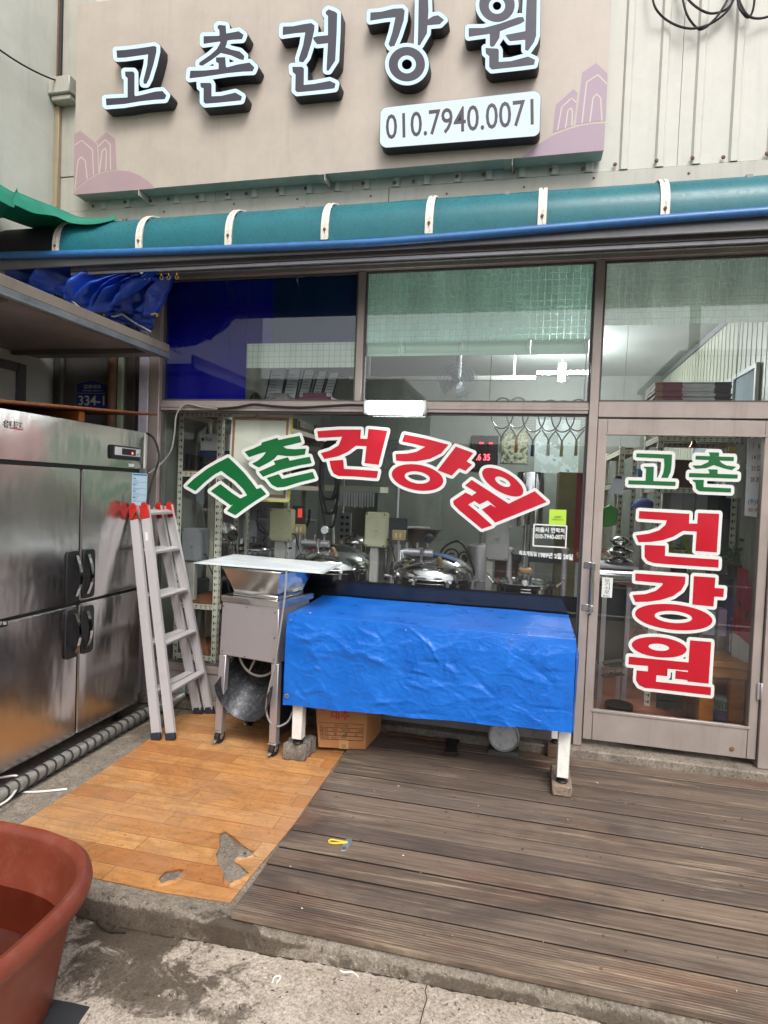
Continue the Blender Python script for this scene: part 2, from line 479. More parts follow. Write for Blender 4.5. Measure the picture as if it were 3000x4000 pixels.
def m_steel(name, c='#b9b7b6', rough=0.24, wave=0.25, wscale=2.2, brush=(1.5, 160, 160), dirt=0.15, bstr=0.05, metal=1.0):
    t = NT(name); v = t.obj()
    br = t.noise(t.obj(brush), 3.0, 5, 0.6); lo = t.noise(t.obj((1, 2.2, .8)), wscale, 3, 0.5); sm = t.noise(v, 9, 9, 0.75)
    col = t.mix(t.ramp(sm, [(0.55, 0.0), (0.8, dirt)]), c, '#6b6258')
    r = t.math('ADD', t.math('MULTIPLY', br, 0.16), t.math('MULTIPLY_ADD', sm, 0.12, rough - 0.12))
    n1 = t.bump(lo, wave, 0.02); n2 = t.bump(br, bstr, 0.001, n1)
    bs = t.principled(Base_Color=col, Metallic=metal, Roughness=r, Normal=n2)
    MATS[name] = t.done(bs.outputs[0]); return MATS[name]
def m_glass(name='window glass', tint=(0.95, 0.965, 0.965), dirt=0.014, refl=0.62):
    t = NT(name); tr = t.n('ShaderNodeBsdfTransparent'); gl = t.n('ShaderNodeBsdfGlossy'); t.set(gl, Roughness=0.0, Color=(1, 1, 1, 1))
    lo = t.noise(t.obj(), 1.3, 2, 0.5); t.set(gl, Normal=t.bump(lo, 0.008, 0.01))
    tr.inputs[0].default_value = (*tint, 1)
    lw = t.n('ShaderNodeLayerWeight'); lw.inputs['Blend'].default_value = 0.5
    f = t.math('POWER', lw.outputs['Facing'], 5.0); f = t.math('MULTIPLY_ADD', f, 0.9, 0.042 * refl)
    mx = t.n('ShaderNodeMixShader'); t.link(f, mx.inputs[0]); t.link(tr.outputs[0], mx.inputs[1]); t.link(gl.outputs[0], mx.inputs[2])
    df = t.n('ShaderNodeBsdfDiffuse'); t.set(df, Color=(0.55, 0.56, 0.56, 1))
    st = t.noise(t.obj((9, 9, 1.2)), 1.0, 8, 0.7); sp = t.noise(t.obj(), 90, 3, 0.6)
    dd = t.math('ADD', t.ramp(st, [(0.42, 0.0), (0.8, dirt)]), t.ramp(sp, [(0.68, 0.0), (0.75, dirt * 0.8)]))
    m2 = t.n('ShaderNodeMixShader'); t.link(dd, m2.inputs[0]); t.link(mx.outputs[0], m2.inputs[1]); t.link(df.outputs[0], m2.inputs[2])
    MATS[name] = t.done(m2.outputs[0]); return MATS[name]
def m_film(name, color, clear, grid=None, through=0.5, line_clear=0.85):
    """frosted or tinted self-adhesive film on glass; grid = pitch of the clear printed lines"""
    t = NT(name); df = t.n('ShaderNodeBsdfDiffuse'); tl = t.n('ShaderNodeBsdfTranslucent'); tr = t.n('ShaderNodeBsdfTransparent')
    st = t.noise(t.obj((2, 2, 0.7)), 3, 6, 0.6)
    c = Vector(rgba(color)[:3]); col = t.ramp(st, [(0.3, tuple(c * 0.85)), (0.7, tuple(c * 1.1))])
    t.set(df, Color=col); t.set(tl, Color=col)
    tr.inputs[0].default_value = (min(1, c.x * 0.6 + .4), min(1, c.y * 0.6 + .4), min(1, c.z * 0.6 + .4), 1) if grid else (*c, 1)
    a = t.n('ShaderNodeMixShader'); a.inputs[0].default_value = through; t.link(df.outputs[0], a.inputs[1]); t.link(tl.outputs[0], a.inputs[2])
    b = t.n('ShaderNodeMixShader'); t.link(a.outputs[0], b.inputs[1]); t.link(tr.outputs[0], b.inputs[2])
    if grid:
        sx = t.n('ShaderNodeSeparateXYZ'); t.link(t.obj(), sx.inputs[0])
        def ln(s, w):
            f = t.math('FRACT', t.math('MULTIPLY', s, 1 / grid)); return t.math('LESS_THAN', f, w)
        wob = t.math('GREATER_THAN', t.noise(t.obj((3, 1, 3)), 1.5, 2, 0.5), 0.2)
        L = t.math('MAXIMUM', ln(sx.outputs['X'], 0.10), ln(sx.outputs['Z'], 0.085))
        f = t.math('MULTIPLY_ADD', t.math('MULTIPLY', L, wob), line_clear - clear, clear); t.link(f, b.inputs[0])
    else: b.inputs[0].default_value = clear
    MATS[name] = t.done(b.outputs[0]); return MATS[name]
def m_plate(name, color, rough=0.4, streak=0.25, streakcol='#4c4a45', metal=0.0, bump=0.05):
    """painted sheet metal or aluminium extrusion with rain streaks"""
    t = NT(name); v = t.obj()
    s1 = t.noise(t.obj((14, 14, 0.9)), 1.0, 8, 0.7); b = t.noise(v, 5, 9, 0.7); sp = t.noise(v, 70, 4, 0.6)
    c = Vector(rgba(color)[:3])
    col = t.ramp(b, [(0.3, tuple(c * 0.88)), (0.7, tuple(c * 1.06))])
    col = t.mix(t.ramp(s1, [(0.52, 0.0), (0.78, streak)]), col, streakcol)
    col = t.mix(t.ramp(sp, [(0.7, 0.0), (0.78, streak * 0.9)]), col, '#3a3128')
    bs = t.principled(Base_Color=col, Metallic=metal, Roughness=t.ramp(b, [(0.2, rough - 0.1), (0.8, rough + 0.15)]), Normal=t.bump(b, bump, 0.01))
    MATS[name] = t.done(bs.outputs[0]); return MATS[name]
WET = (gp(520, 3840, -0.21).x, gp(520, 3800, -0.21).y)
CONC = m_concrete('ground concrete', '#c6baab', '#8f8272', wet_shade=(((WET[0], WET[1]), 0.40, 0.15, 0.82), ((WET[0] - .12, WET[1] + .15), 0.3, 0.13, 0.85), ((WET[0] + .08, WET[1] - .09), 0.4, 0.07, 0.7)))
CONC2 = m_concrete('platform concrete', '#9a9083', '#4f463c', scale=1.4, wet_shade=(((gp(930, 3570, -.11).x, -1.96), .13, .05, .85), ((-2.2, -.5), .35, .25, .35), ((-.3, -1.974), 3.0, .013, .7), ((-.6, -1.98), .4, .02, .6)))  # last two darken the kerb's front: damp along with shade put into the colour
DECKW = m_deck('weathered deck board')
DECKG = m_deck('grooved deck board', 26)
PINE = m_wood('varnished pine', '#b4702c', '#7d4215', grain=(2, 18, 18), rough=0.45, rand=0.12, bump=0.1)
OLDPLY = m_wood('old plywood', '#8a5330', '#4e2b17', grain=(2, 14, 14), rough=0.7, rand=0.1)
STEEL = m_steel('brushed stainless', '#c9c7c6', 0.19, wave=0.6, wscale=1.7)
STEELB = m_steel('polished stainless', '#c4c2c0', 0.1, wave=0.12, wscale=4, brush=(30, 30, 30), dirt=0.2)
STEELD = m_steel('dull stainless sheet', '#b9b4b8', 0.42, wave=0.08, wscale=5, brush=(40, 40, 6), dirt=0.3, metal=0.75)
ALU = m_steel('ladder aluminium', '#c3bfc0', 0.42, wave=0.0, brush=(60, 60, 3), dirt=0.2, metal=0.35)
FRAME = m_plate('anodised shopfront aluminium', '#a2968f', 0.4, 0.35, '#5d5249', metal=0.3)
GLASS = m_glass(refl=0.85)
SIDING = m_plate('cream wall sheet', '#bcbab1', 0.55, 0.22, '#7a776f')
SIDING2 = m_plate('flashing sheet', '#aaa79c', 0.5, 0.3, '#55524a')
NWALL = m_plate('grey-green neighbour wall', '#c0c1b8', 0.55, 0.22, '#77776c')
DARKP = m_plate('dark grey panel', '#5b5954', 0.6, 0.2, '#2c2a27')
RAIL = m_plate('dark rail metal', '#737375', 0.4, 0.3, '#26262a', metal=0.5)
BLACK = mat('black plastic', '#1a1a1c', 0.4, var=0.2)
RUBBER = mat('black rubber', '#161617', 0.7, var=0.3, scale=20, bump=0.2)
WHITEP = mat('white paint', '#dcdad3', 0.45, var=0.06, dirt=0.25, scale=9)
WHITEV = mat('white vinyl', '#cfd1cc', 0.35, var=0.03, bump=0.0)
GREENV = mat('green vinyl', '#0a5c2d', 0.35, var=0.05, bump=0.0)
REDV = mat('red vinyl', '#ae0d22', 0.35, var=0.05, bump=0.0)
DARKTXT = mat('dark print', '#2b2624', 0.6, var=0.05, bump=0)
REDTXT = mat('red print', '#b3362c', 0.6, var=0.05, bump=0)
GREENTXT = mat('green print', '#1c5c3a', 0.6, var=0.05, bump=0)
BLUETXT = mat('blue print', '#2b78b8', 0.6, var=0.05, bump=0)
PAPER = mat('white paper', '#dfe0e2', 0.7, var=0.05, bump=0.05)
BLUETARP = None
CORD = mat('grey cord', '#8a8a88', 0.5, var=0.15)
ROPE = mat('white rope', '#d8d6cf', 0.85, var=0.12, bscale=300, bump=0.6)
BEIGEBOX = mat('beige enclosure', '#b9b592', 0.5, var=0.07, dirt=0.25, scale=9)
GREYBOX = mat('grey enclosure', '#8d8f92', 0.5, var=0.06, dirt=0.1)
RACKM = mat('cream rack steel', '#d6d4c2', 0.5, var=0.07, dirt=0.2, scale=12)
SLOT = mat('slot shadow', '#1c1b19', 0.9, var=0.1, bump=0)
CARD = mat('brown cardboard', '#a97548', 0.8, var=0.09, scale=10, bump=0.15, bscale=120)
RUST = mat('rusty steel', '#6a4b38', 0.75, var=0.35, scale=25, dirt=0.5, bump=0.3)
# ================================================================== ground, platform, street
def gz(x): return -0.21 + 0.042 * max(0.0, min(1.0, (x + 1.4) / 1.3))     # the concrete rises gently to the right along the kerb
g = MB(); gxs = (-70, -1.4, -1.08, -.75, -.43, -.1, 70); gys = (-70, -4.6, -2.9, -1.5, 60)
gv_ = [(x, y, gz(x) if j in (2, 3) else -0.21) for j, y in enumerate(gys) for x in gxs]; nx_ = len(gxs)
g.add(gv_, [(j * nx_ + i, j * nx_ + i + 1, (j + 1) * nx_ + i + 1, (j + 1) * nx_ + i) for j in range(len(gys) - 1) for i in range(nx_ - 1)])
structure(g.build('ground', CONC, angle=30))
pf = MB()
prof = [(0.6, -0.58), (-1.965, -0.58), (-1.968, -0.135), (-1.955, -0.115), (-1.93, -0.108), (0.6, -0.108)]
def kerbx(x): return 0.012 * noise.noise((x * 3.1, 0.3, 0)) + 0.006 * noise.noise((x * 13, 1, 0))
NXS = 160; ring = len(prof)
vs = []
for i in range(NXS + 1):
    x = -3.6 + 8.0 * i / NXS; k = kerbx(x)
    for j, (y, z) in enumerate(prof):
        vs.append((x, y + (k if 1 <= j <= 4 else 0), z + (0.4 * kerbx(x + 9) if j in (2, 3) else 0)))
fs = [(i * ring + j, i * ring + (j + 1) % ring, (i + 1) * ring + (j + 1) % ring, (i + 1) * ring + j) for i in range(NXS) for j in range(ring)]
pf.add(vs, fs)
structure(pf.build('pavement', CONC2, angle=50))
# cracked seam filling between kerb and ground
seam = MB()
def seamf(u, v):
    x = -1.9 + 3.4 * u; w = max(0.002, 0.008 + 0.012 * noise.noise((x * 9, 2, 0)) + 0.012 * noise.noise((x * 31, 5, 0)) + .008 * noise.noise((x * 80, 5, 0)))
    return (x, -1.962 + kerbx(x) - v * w, gz(x) + .0045 - 0.003 * v)
seam.grid(seamf, 240, 1)
structure(seam.build('ground_crack', mat('crack dirt', '#2e2720', 0.95, var=0.4, scale=40)))
cr = MB()
cpts = [gp(x, y, gz(gp(x, y, -.18).x) + .0012) for x, y in ((1672, 3835), (1660, 3870), (1668, 3900), (1655, 3940), (1640, 4000), (1620, 4080))]
for a, b in zip(cpts, cpts[1:]):
    cr.add([a + Vector((-.0015, 0, 0)), a + Vector((.002, 0, 0)), b + Vector((.002, 0, 0)), b + Vector((-.0015, 0, 0))], [(0, 1, 2, 3)])
structure(cr.build('ground_crack', MATS['crack dirt']))

# ================================================================== wooden deck
deck = thing('wooden_deck', 'weathered brown wooden deck of long boards in front of the glass door', 'deck', (0.6, -1.0, -0.1))
ys = [-1.955, -1.772, -1.631, -1.504, -1.361, -1.24, -1.118, -0.952, -0.85, -0.74, -0.61, -0.48, -0.36, -0.235, -0.105]
pm = {}
for i in range(len(ys) - 1):
    w = round(ys[i + 1] - ys[i] - 0.009, 3)
    if (w, i == 0) not in pm:
        b = MB(); n = 1
        b.box(-1.6, 0, -0.024, 1.6, w, 0)
        pm[(w, i == 0)] = b.mesh('plank', bev=0.004)
        pm[(w, i == 0)].materials.append(DECKG if i == 0 else DECKW); pm[(w, i == 0)].materials.append(mat('dark board edge', '#1a1410', .95, var=.4, scale=30))
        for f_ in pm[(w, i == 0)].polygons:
            if f_.normal.z < .5 and not (i == 0 and f_.normal.y < -.5): f_.material_index = 1  # sides and ends of the boards darker than their tops
    o = bpy.data.objects.new('plank', pm[(w, i == 0)]); COL.objects.link(o)
    attach(o, deck)
    o.location = (0.6 + random.uniform(-0.004, 0.004), ys[i] + 0.0045, -0.0795 + random.uniform(-0.0025, 0.002))
    o.rotation_euler = (random.uniform(-0.012, 0.012), 0, random.uniform(-0.0008, 0.0008))
b = MB(); b.box(-.985, -1.94, -.1079, 2.18, -.112, -.1052); b.build('gap_shade', mat('dark deck gap shade', '#0f0c0a', .95), deck)  # dark sheet added to give the gaps between boards their shade
dsc = MB(); dsc.lathe([(0.005, -0.002), (0.0055, 0.0008), (0.0, 0.001)], (0, 0, 0), (0, 0, 1), 8); dsm = dsc.mesh('screw'); dsm.materials.append(RUST)
for i in range(len(ys) - 1):
    for x in (-0.9, -0.3, 0.32, 0.93):
        if random.random() < 0.25: continue
        o = bpy.data.objects.new('screw', dsm); COL.objects.link(o); attach(o, deck); o.location = (x + random.uniform(-.02, .02), (ys[i] + ys[i + 1]) / 2 + random.uniform(-.03, .03), -0.0785)
# ================================================================== vinyl floor sheet with two torn holes
vin_px = [(60, 3232), (372, 3432), (640, 3488), (900, 3528), (960, 3450), (1150, 3220), (1330, 2960), (1380, 2870), (1330, 2800), (1000, 2790), (700, 2790), (655, 2830), (560, 2905), (330, 3060)]
o_l = [(gp(x, y, -0.105).x, gp(x, y, -0.105).y) for x, y in vin_px]
def ragged(px, n=5, amp=0.006):
    P = [(gp(x, y, -0.105).x, gp(x, y, -0.105).y) for x, y in px]; out = []
    for i in range(len(P)):
        a, b = P[i], P[(i + 1) % len(P)]
        for k in range(n):
            t = k / n; x, y = a[0] + (b[0] - a[0]) * t, a[1] + (b[1] - a[1]) * t
            out.append((x + amp * noise.noise((x * 60, y * 60, 1)), y + amp * noise.noise((x * 60, y * 60, 7))))
    return out
h1 = ragged(pl(0, 3000, .9042, [(975, 280), (998, 300), (1060, 345), (1100, 370), (1090, 385), (1040, 395), (1015, 405), (1050, 435), (1075, 465), (1040, 490), (1000, 508), (970, 495), (965, 460), (935, 420), (930, 380), (950, 340), (948, 290)]))
h2 = ragged(pl(0, 3000, .9042, [(680, 485), (710, 455), (770, 445), (798, 450), (780, 475), (745, 495), (690, 510)]))
vs, fs = fill2d([o_l, h1, h2], 0.003)
def vinyl_mat():
    t = NT('printed vinyl floor'); v = t.obj()
    br = t.n('ShaderNodeTexBrick'); t.link(v, br.inputs['Vector'])
    br.offset, br.squash = 0.37, 1.0
    t.set(br, Scale=1.0, Mortar_Size=0.002, Mortar_Smooth=0.3, Bias=0.0, Brick_Width=0.8, Row_Height=0.112)
    br.inputs['Color1'].default_value = (0, 0, 0, 1); br.inputs['Color2'].default_value = (1, 1, 1, 1); br.inputs['Mortar'].default_value = (0.5, 0.5, 0.5, 1)
    pid = t.math('MULTIPLY', br.outputs['Color'], 31.0)
    cmb = t.n('ShaderNodeCombineXYZ'); t.link(pid, cmb.inputs[0]); t.link(pid, cmb.inputs[1])
    gv = t.n('ShaderNodeVectorMath', operation='ADD'); t.link(t.obj((1.6, 13, 1)), gv.inputs[0]); t.link(cmb.outputs[0], gv.inputs[1])
    g1 = t.noise(gv.outputs[0], 1.5, 9, 0.65, 1.6)
    base = t.ramp(br.outputs['Color'], [(0.0, '#a96e3c'), (0.5, '#ba824a'), (1.0, '#cb9a60')])
    col = t.mix(t.ramp(g1, [(0.4, 0.5), (0.6, 0.0)]), base, '#8f5a2c')
    col = t.mix(t.math('MULTIPLY', br.outputs['Fac'], 0.75), col, '#4a2a14')
    d = t.noise(v, 4, 10, 0.75, 0.6); sp = t.noise(v, 55, 4, 0.7); d2 = t.noise(v, 1.3, 5, 0.6)
    col = t.mix(t.ramp(d, [(0.47, 0.0), (0.72, 0.6)]), col, '#6a4526')
    col = t.mix(t.ramp(sp, [(0.58, 0.0), (0.68, 0.6)]), col, '#50331e')
    bl_ = t.noise(t.obj((1, 2.5, 1)), 2.2, 9, .72, 1.0); col = t.mix(t.ramp(bl_, [(.5, 0.0), (.66, .45)]), col, '#9a7a5c')
    col = t.mix(t.ramp(d2, [(0.45, 0.0), (0.7, 0.4)]), col, '#9a8672')
    yy_ = t.n('ShaderNodeSeparateXYZ'); t.link(v, yy_.inputs[0]); gr_ = t.noise(t.obj((1, 1.6, 1)), 3.1, 9, .7, .4)
    foot = t.math('ADD', t.math('MULTIPLY', yy_.outputs['Y'], 0.55), gr_)  # browner towards the shop front, broken up by noise
    col = t.mix(t.ramp(foot, [(0.16, 0.0), (0.5, 0.4)]), col, '#6a4526')
    b = t.principled(Base_Color=col, Roughness=t.ramp(d, [(0.3, 0.42), (0.7, 0.7)]), Normal=t.bump(t.math('ADD', d2, t.math('MULTIPLY', g1, 0.12)), 0.25, 0.012))
    return t.done(b.outputs[0])
mb = MB(); mb.add([(x, y, z - 0.104) for x, y, z in vs], fs)
vin = mb.build('vinyl_flooring', vinyl_mat(), smooth=False)
tag(vin, 'orange wood-print vinyl sheet with two torn holes beside the deck', 'flooring')

for hl in (h1, h2):   # curled torn edges
    te = MB(); m_ = len(hl); cx_ = sum(p[0] for p in hl) / m_; cy_ = sum(p[1] for p in hl) / m_; rows_ = []
    for k, (x, y) in enumerate(hl):
        dx, dy = x - cx_, y - cy_; L_ = math.hypot(dx, dy) or 1; dx /= L_; dy /= L_; lf_ = max(.0, .005 + .009 * noise.noise((x * 22, y * 22, 4)))
        rows_ += [(x - dx * .003, y - dy * .003, -.1022 + lf_), (x + dx * .004, y + dy * .004, -.1020 + lf_ * .8), (x + dx * .014, y + dy * .014, -.1021)]
    te.add(rows_, [(k * 3 + j, k * 3 + j + 1, ((k + 1) % m_) * 3 + j + 1, ((k + 1) % m_) * 3 + j) for k in range(m_) for j in range(2)])
    te.build('torn_edge', vin.data.materials[0], vin)
# ================================================================== neighbour wall on the left, wall above the shop
NX = -3.545
nb = thing('neighbour_building', 'pale grey sheet wall of the neighbouring building at the left edge', 'building', (NX - 0.3, -1.5, -0.2))
for i in range(4):
    b = MB(); y1 = -0.004 - i * 0.92
    b.box(NX - 0.06, y1 - 0.914, -0.2, NX, y1, 5.4)
    b.build('wall_panel', NWALL, nb, bev=0.004)
b = MB(); b.box(NX - 0.4, -3.7, -0.2, NX - 0.063, -0.0, 5.4); b.build('wall', DARKP, nb)
b = MB()
for y0, z0, y1, z1 in ((-1.75, 1.2, -1.68, 2.3), (-0.36, 1.2, -0.29, 2.3), (-1.675, 2.24, -0.365, 2.3)):
    b.box(NX + 0.001, y0, z0, NX + 0.03, y1, z1)
b.build('door_frame', RAIL, nb, bev=0.004)

shop = thing('shop_building', 'shop building with cream ribbed wall sheets above a tall aluminium-framed window front', 'building', (0, 0.1, -0.1))
# ribbed wall sheets
rb = MB(); prof = []
W = 1.0
xs = [0.0]
pts = [(0.0, 0.0)]
for k in range(5):
    c = 0.1 + 0.2 * k
    pts += [(c - 0.028, 0.0), (c - 0.016, -0.014), (c + 0.016, -0.014), (c + 0.028, 0.0)]
pts.append((W - 0.003, 0.0))
sh = MB()
zz = (3.49, 5.45)
n = len(pts)
vs = [(x, y, z) for z in zz for x, y in pts] + [(x, y + 0.012, z) for z in zz for x, y in pts]
fs = [(i, i + 1, n + i + 1, n + i) for i in range(n - 1)] + [(2 * n + i + 1, 2 * n + i, 3 * n + i, 3 * n + i + 1) for i in range(n - 1)] + [(i + 1, i, 2 * n + i, 2 * n + i + 1) for i in range(n - 1)]
fs += [(0, n, 3 * n, 2 * n), (n - 1, 2 * n - 1 + 0, 4 * n - 1, 3 * n - 1)]
sh.add(vs, fs)
sm = sh.mesh('wall_sheet', smooth=False); sm.materials.append(SIDING)
for i in range(7):
    o = bpy.data.objects.new('wall_sheet', sm); COL.objects.link(o); attach(o, shop); o.location = (-3.23 + i * 1.0, -0.012 - 0.0005 * (i % 2), 0)
b = MB(); b.box(-3.7, 0.0, 3.2, 3.8, 0.14, 5.45); b.build('wall', SIDING, shop)
b = MB(); b.box(-3.54, -0.02, 3.02, -0.98, -0.001, 3.487); b.box(-0.977, -0.02, 3.02, 3.8, -0.001, 3.486); b.build('flashing', SIDING2, shop, bev=0.003)
b = MB(); b.box(-3.54, -0.016, 3.75, -3.23, -0.001, 5.45); b.box(-3.54, -0.014, 3.489, -3.23, -0.001, 3.744); b.build('corner_panel', SIDING2, shop, bev=0.003)
b = MB(); b.box(-3.543, -0.12, 4.30, -3.36, -0.018, 4.42); b.box(-3.53, -0.1, 4.26, -3.37, -0.018, 4.297); b.build('bracket', SIDING2, shop, bev=0.006)
b = MB(); b.box(-3.544, -.05, 3.49, -3.505, -.0165, 4.255); b.build('corner_strip', m_plate('stained corner strip', '#9a8a70', .6, .5, '#5a4630'), shop, bev=.004)
b = MB(); b.box(-3.544, -.04, 4.43, -3.528, -.0165, 5.4); b.build('corner_strip', RUST, shop, bev=.002)
screw = MB(); screw.lathe([(0.011, 0), (0.012, 0.003), (0.008, 0.008), (0.0, 0.009)], (0, 0, 0), (0, -1, 0), 10)
scm = screw.mesh('screw'); scm.materials.append(RUST)
for k in range(26):
    for x, z in ((-3.18 + 0.2 * k + (0.03 if k % 3 else -.02), 3.515), ):
        if x > 1.9: continue
        o = bpy.data.objects.new('screw', scm); COL.objects.link(o); attach(o, shop); o.location = (x + random.uniform(-.02, .02), -0.0265 - 0.0005, z + random.uniform(-0.006, 0.01))
for k in range(9):
    o = bpy.data.objects.new('screw', scm); COL.objects.link(o); attach(o, shop); o.location = (-2.6 + 0.5 * k + random.uniform(-.1, .1), -0.0205, 3.44 + random.uniform(-.02, .02)); o.scale = (.6, .6, .6)
tr = MB()
tr.bar((-3.2, -0.03, 4.83), (-1.3, -0.03, 4.93), 0.04, 0.035)
tr.build('trim_rail', RUST, shop, bev=0.004)

# ================================================================== awning
AX = [-3.015 + 0.604 * k for k in range(9)]
AP = [(-0.600, 2.925), (-0.602, 2.97), (-0.600, 3.02), (-0.592, 3.06), (-0.575, 3.1), (-0.545, 3.138), (-0.505, 3.166), (-0.45, 3.186), (-0.35, 3.205), (-0.2, 3.225), (-0.022, 3.24)]
aw = thing('awning', 'teal translucent curved awning with white ribs over the shop front', 'awning', (-0.5, -0.3, 2.9))
def teal_mat(name, c, cd):
    t = NT(name); v = t.obj()
    a = t.noise(v, 2.2, 7, 0.65, 0.4); sp = t.noise(v, 60, 5, 0.7); st = t.noise(t.obj((9, 3, 3)), 1.2, 6, .7)
    col = t.ramp(a, [(0.3, cd), (0.7, c)])
    col = t.mix(t.ramp(sp, [(0.6, 0.0), (0.75, 0.35)]), col, '#7fa09c')
    col = t.mix(t.ramp(st, [(0.55, 0.0), (0.8, 0.3)]), col, '#123c3c')
    df = t.n('ShaderNodeBsdfPrincipled'); t.set(df, Base_Color=col, Roughness=t.ramp(sp, [(0.3, 0.22), (0.7, 0.4)]))
    tl = t.n('ShaderNodeBsdfTranslucent'); t.set(tl, Color=col)
    m = t.n('ShaderNodeMixShader'); m.inputs[0].default_value = 0.42
    t.link(df.outputs[0], m.inputs[1]); t.link(tl.outputs[0], m.inputs[2]); return t.done(m.outputs[0])
TEAL = teal_mat('teal polycarbonate', '#358a93', '#226c78')
pmesh = MB()
pmesh.grid(lambda u, v: (0.022 + u * 0.56, *[(lambda k, f: AP[k][a] + (AP[min(k + 1, 10)][a] - AP[k][a]) * f)(min(int(v * 10), 10), v * 10 - min(int(v * 10), 10)) for a in (0, 1)]), 6, 10)
pme = pmesh.mesh('awning_panel', thick=0.003, angle=60); pme.materials.append(TEAL)
for x in AX[:-1]:
    o = bpy.data.objects.new('awning_panel', pme); COL.objects.link(o); attach(o, aw); o.location = (x, 0, 0)
rbm = MB(); n = len(AP)
for s in (-0.013, 0.013):
    rr = []
    for y, z in AP: rr.append((y - 0.008, z + 0.006))
    vs = [(s + dx, y + dy, z + dy) for (y, z) in rr for dx, dy in ((-0.009, 0.012), (-0.009, -0.003), (0.009, -0.003), (0.009, 0.012))]
    fs = [(i * 4 + k, i * 4 + (k + 1) % 4, (i + 1) * 4 + (k + 1) % 4, (i + 1) * 4 + k) for i in range(n - 1) for k in range(4)] + [(3, 2, 1, 0), ((n - 1) * 4, (n - 1) * 4 + 1, (n - 1) * 4 + 2, (n - 1) * 4 + 3)]
    rbm.add(vs, fs)
vs = [(dx, y - 0.006 + dy, z + 0.004) for (y, z) in AP for dx, dy in ((-0.012, 0.006), (-0.012, 0), (0.012, 0), (0.012, 0.006))]
rbm.add(vs, [(i * 4 + k, i * 4 + (k + 1) % 4, (i + 1) * 4 + (k + 1) % 4, (i + 1) * 4 + k) for i in range(n - 1) for k in range(4)])
rme = rbm.mesh('awning_rib', angle=50); rme.materials.append(mat('aged white rib', '#cfc9bd', 0.5, var=0.12, dirt=0.5, scale=18))
bolt = MB(); bolt.lathe([(0.009, 0), (0.008, 0.005), (0.0, 0.007)], (0, 0, 0), (0, -1, 0), 8); bme = bolt.mesh('bolt'); bme.materials.append(RUST)
for x in AX:
    o = bpy.data.objects.new('awning_rib', rme); COL.objects.link(o); attach(o, aw); o.location = (x, 0, 0)
    o2 = bpy.data.objects.new('bolt', bme); COL.objects.link(o2); o2.parent = o; o2.location = (0, -0.614, 2.985)
b = MB(); b.tube(spline([(-3.5, -0.615, 2.945), (-2.4, -0.615, 2.915), (-1.2, -0.615, 2.895), (-0.6, -0.615, 2.898), (0.6, -0.615, 2.93), (1.9, -0.615, 2.95)], 8), 0.022, 12)
b.build('edge_roll', mat('blue edge roll', '#285f96', 0.4, var=0.15, dirt=0.35, scale=14), aw)
b = MB(); b.box(-3.52, -0.004 - 0.585, 2.86, 1.9, -0.575, 2.93); b.build('front_beam', RAIL, aw, bev=0.004)
dk = MB()
def dkf(u, v):
    k = min(int(v * 10), 9); f = v * 10 - k
    return (-3.53 + u * 0.5, AP[k][0] + (AP[k + 1][0] - AP[k][0]) * f + 0.02, AP[k][1] + (AP[k + 1][1] - AP[k][1]) * f)
dk.grid(dkf, 8, 10); dk.build('end_sheet', mat('black sheet', '#0e1114', 0.7, var=0.3), aw, thick=0.004)
# curtain rail under the awning
cr = thing('curtain_rail', 'dark metal curtain track running under the teal awning', 'rail', (-0.5, -0.5, 2.8))
b = MB(); b.box(-2.96, -0.54, 2.845, 1.85, -0.47, 2.90); b.build('track', RAIL, cr, bev=0.004)
b = MB(); b.box(-2.96, -0.535, 2.822, 1.85, -0.52, 2.842); b.box(-2.96, -0.49, 2.822, 1.85, -0.475, 2.842); b.build('lip', mat('worn rail lip', '#8b8c90', 0.35, metal=0.6, dirt=0.4), cr, bev=0.002)
for x in (-2.6, -1.4, -0.2, 1.0):
    b = MB(); b.box(x, -0.52, 2.903, x + 0.03, -0.49, 3.17); b.build('hanger', RAIL, cr)
# green tarp at the left end of the awning
gt = MB()
row0 = [fp(0, 722, -1.0), fp(70, 752, -0.88), fp(150, 785, -0.74), fp(230, 815, -0.6), fp(310, 848, -0.46), fp(370, 852, -0.44), fp(450, 853, -0.44)]
row1 = [fp(0, 785, -1.06), fp(60, 802, -0.95), fp(130, 832, -0.83), fp(215, 845, -0.70), fp(280, 872, -0.63), fp(370, 876, -0.60), fp(462, 856, -0.52)]
row_1 = [p + Vector((-0.35, 0.25, -0.02)) for p in row0]; row_2 = [Vector((-3.52, p.y - 0.2, 3.3)) for p in row0]
# outside the frame the sheet runs on along the neighbour wall
ext = lambda r, d: [r[0] + Vector((-0.12, -0.75, d))] + r
rows = [ext(row_2, .06), ext(row_1, .08), ext(row0, .1), ext([a.lerp(b, .5) + Vector((0, -0.02, 0.012 * (-1) ** i)) for i, (a, b) in enumerate(zip(row0, row1))], .1), ext(row1, .1)]
rows = [spline(r, 5) for r in rows]
n = len(rows[0])
gt.add([p for r in rows for p in r], [(j * n + i, j * n + i + 1, (j + 1) * n + i + 1, (j + 1) * n + i) for j in range(len(rows) - 1) for i in range(n - 1)])
t = NT('green tarpaulin'); c = t.ramp(t.noise(t.obj(), 5, 8, .65), [(.3, '#13705a'), (.7, '#1f8c72')]); p_ = t.principled(Base_Color=c, Roughness=0.5, Normal=t.bump(t.noise(t.obj(), 14, 5, .6), .5, .01))
tl = t.n('ShaderNodeBsdfTranslucent'); t.set(tl, Color=c); mx = t.n('ShaderNodeMixShader'); mx.inputs[0].default_value = .25; t.link(p_.outputs[0], mx.inputs[1]); t.link(tl.outputs[0], mx.inputs[2])
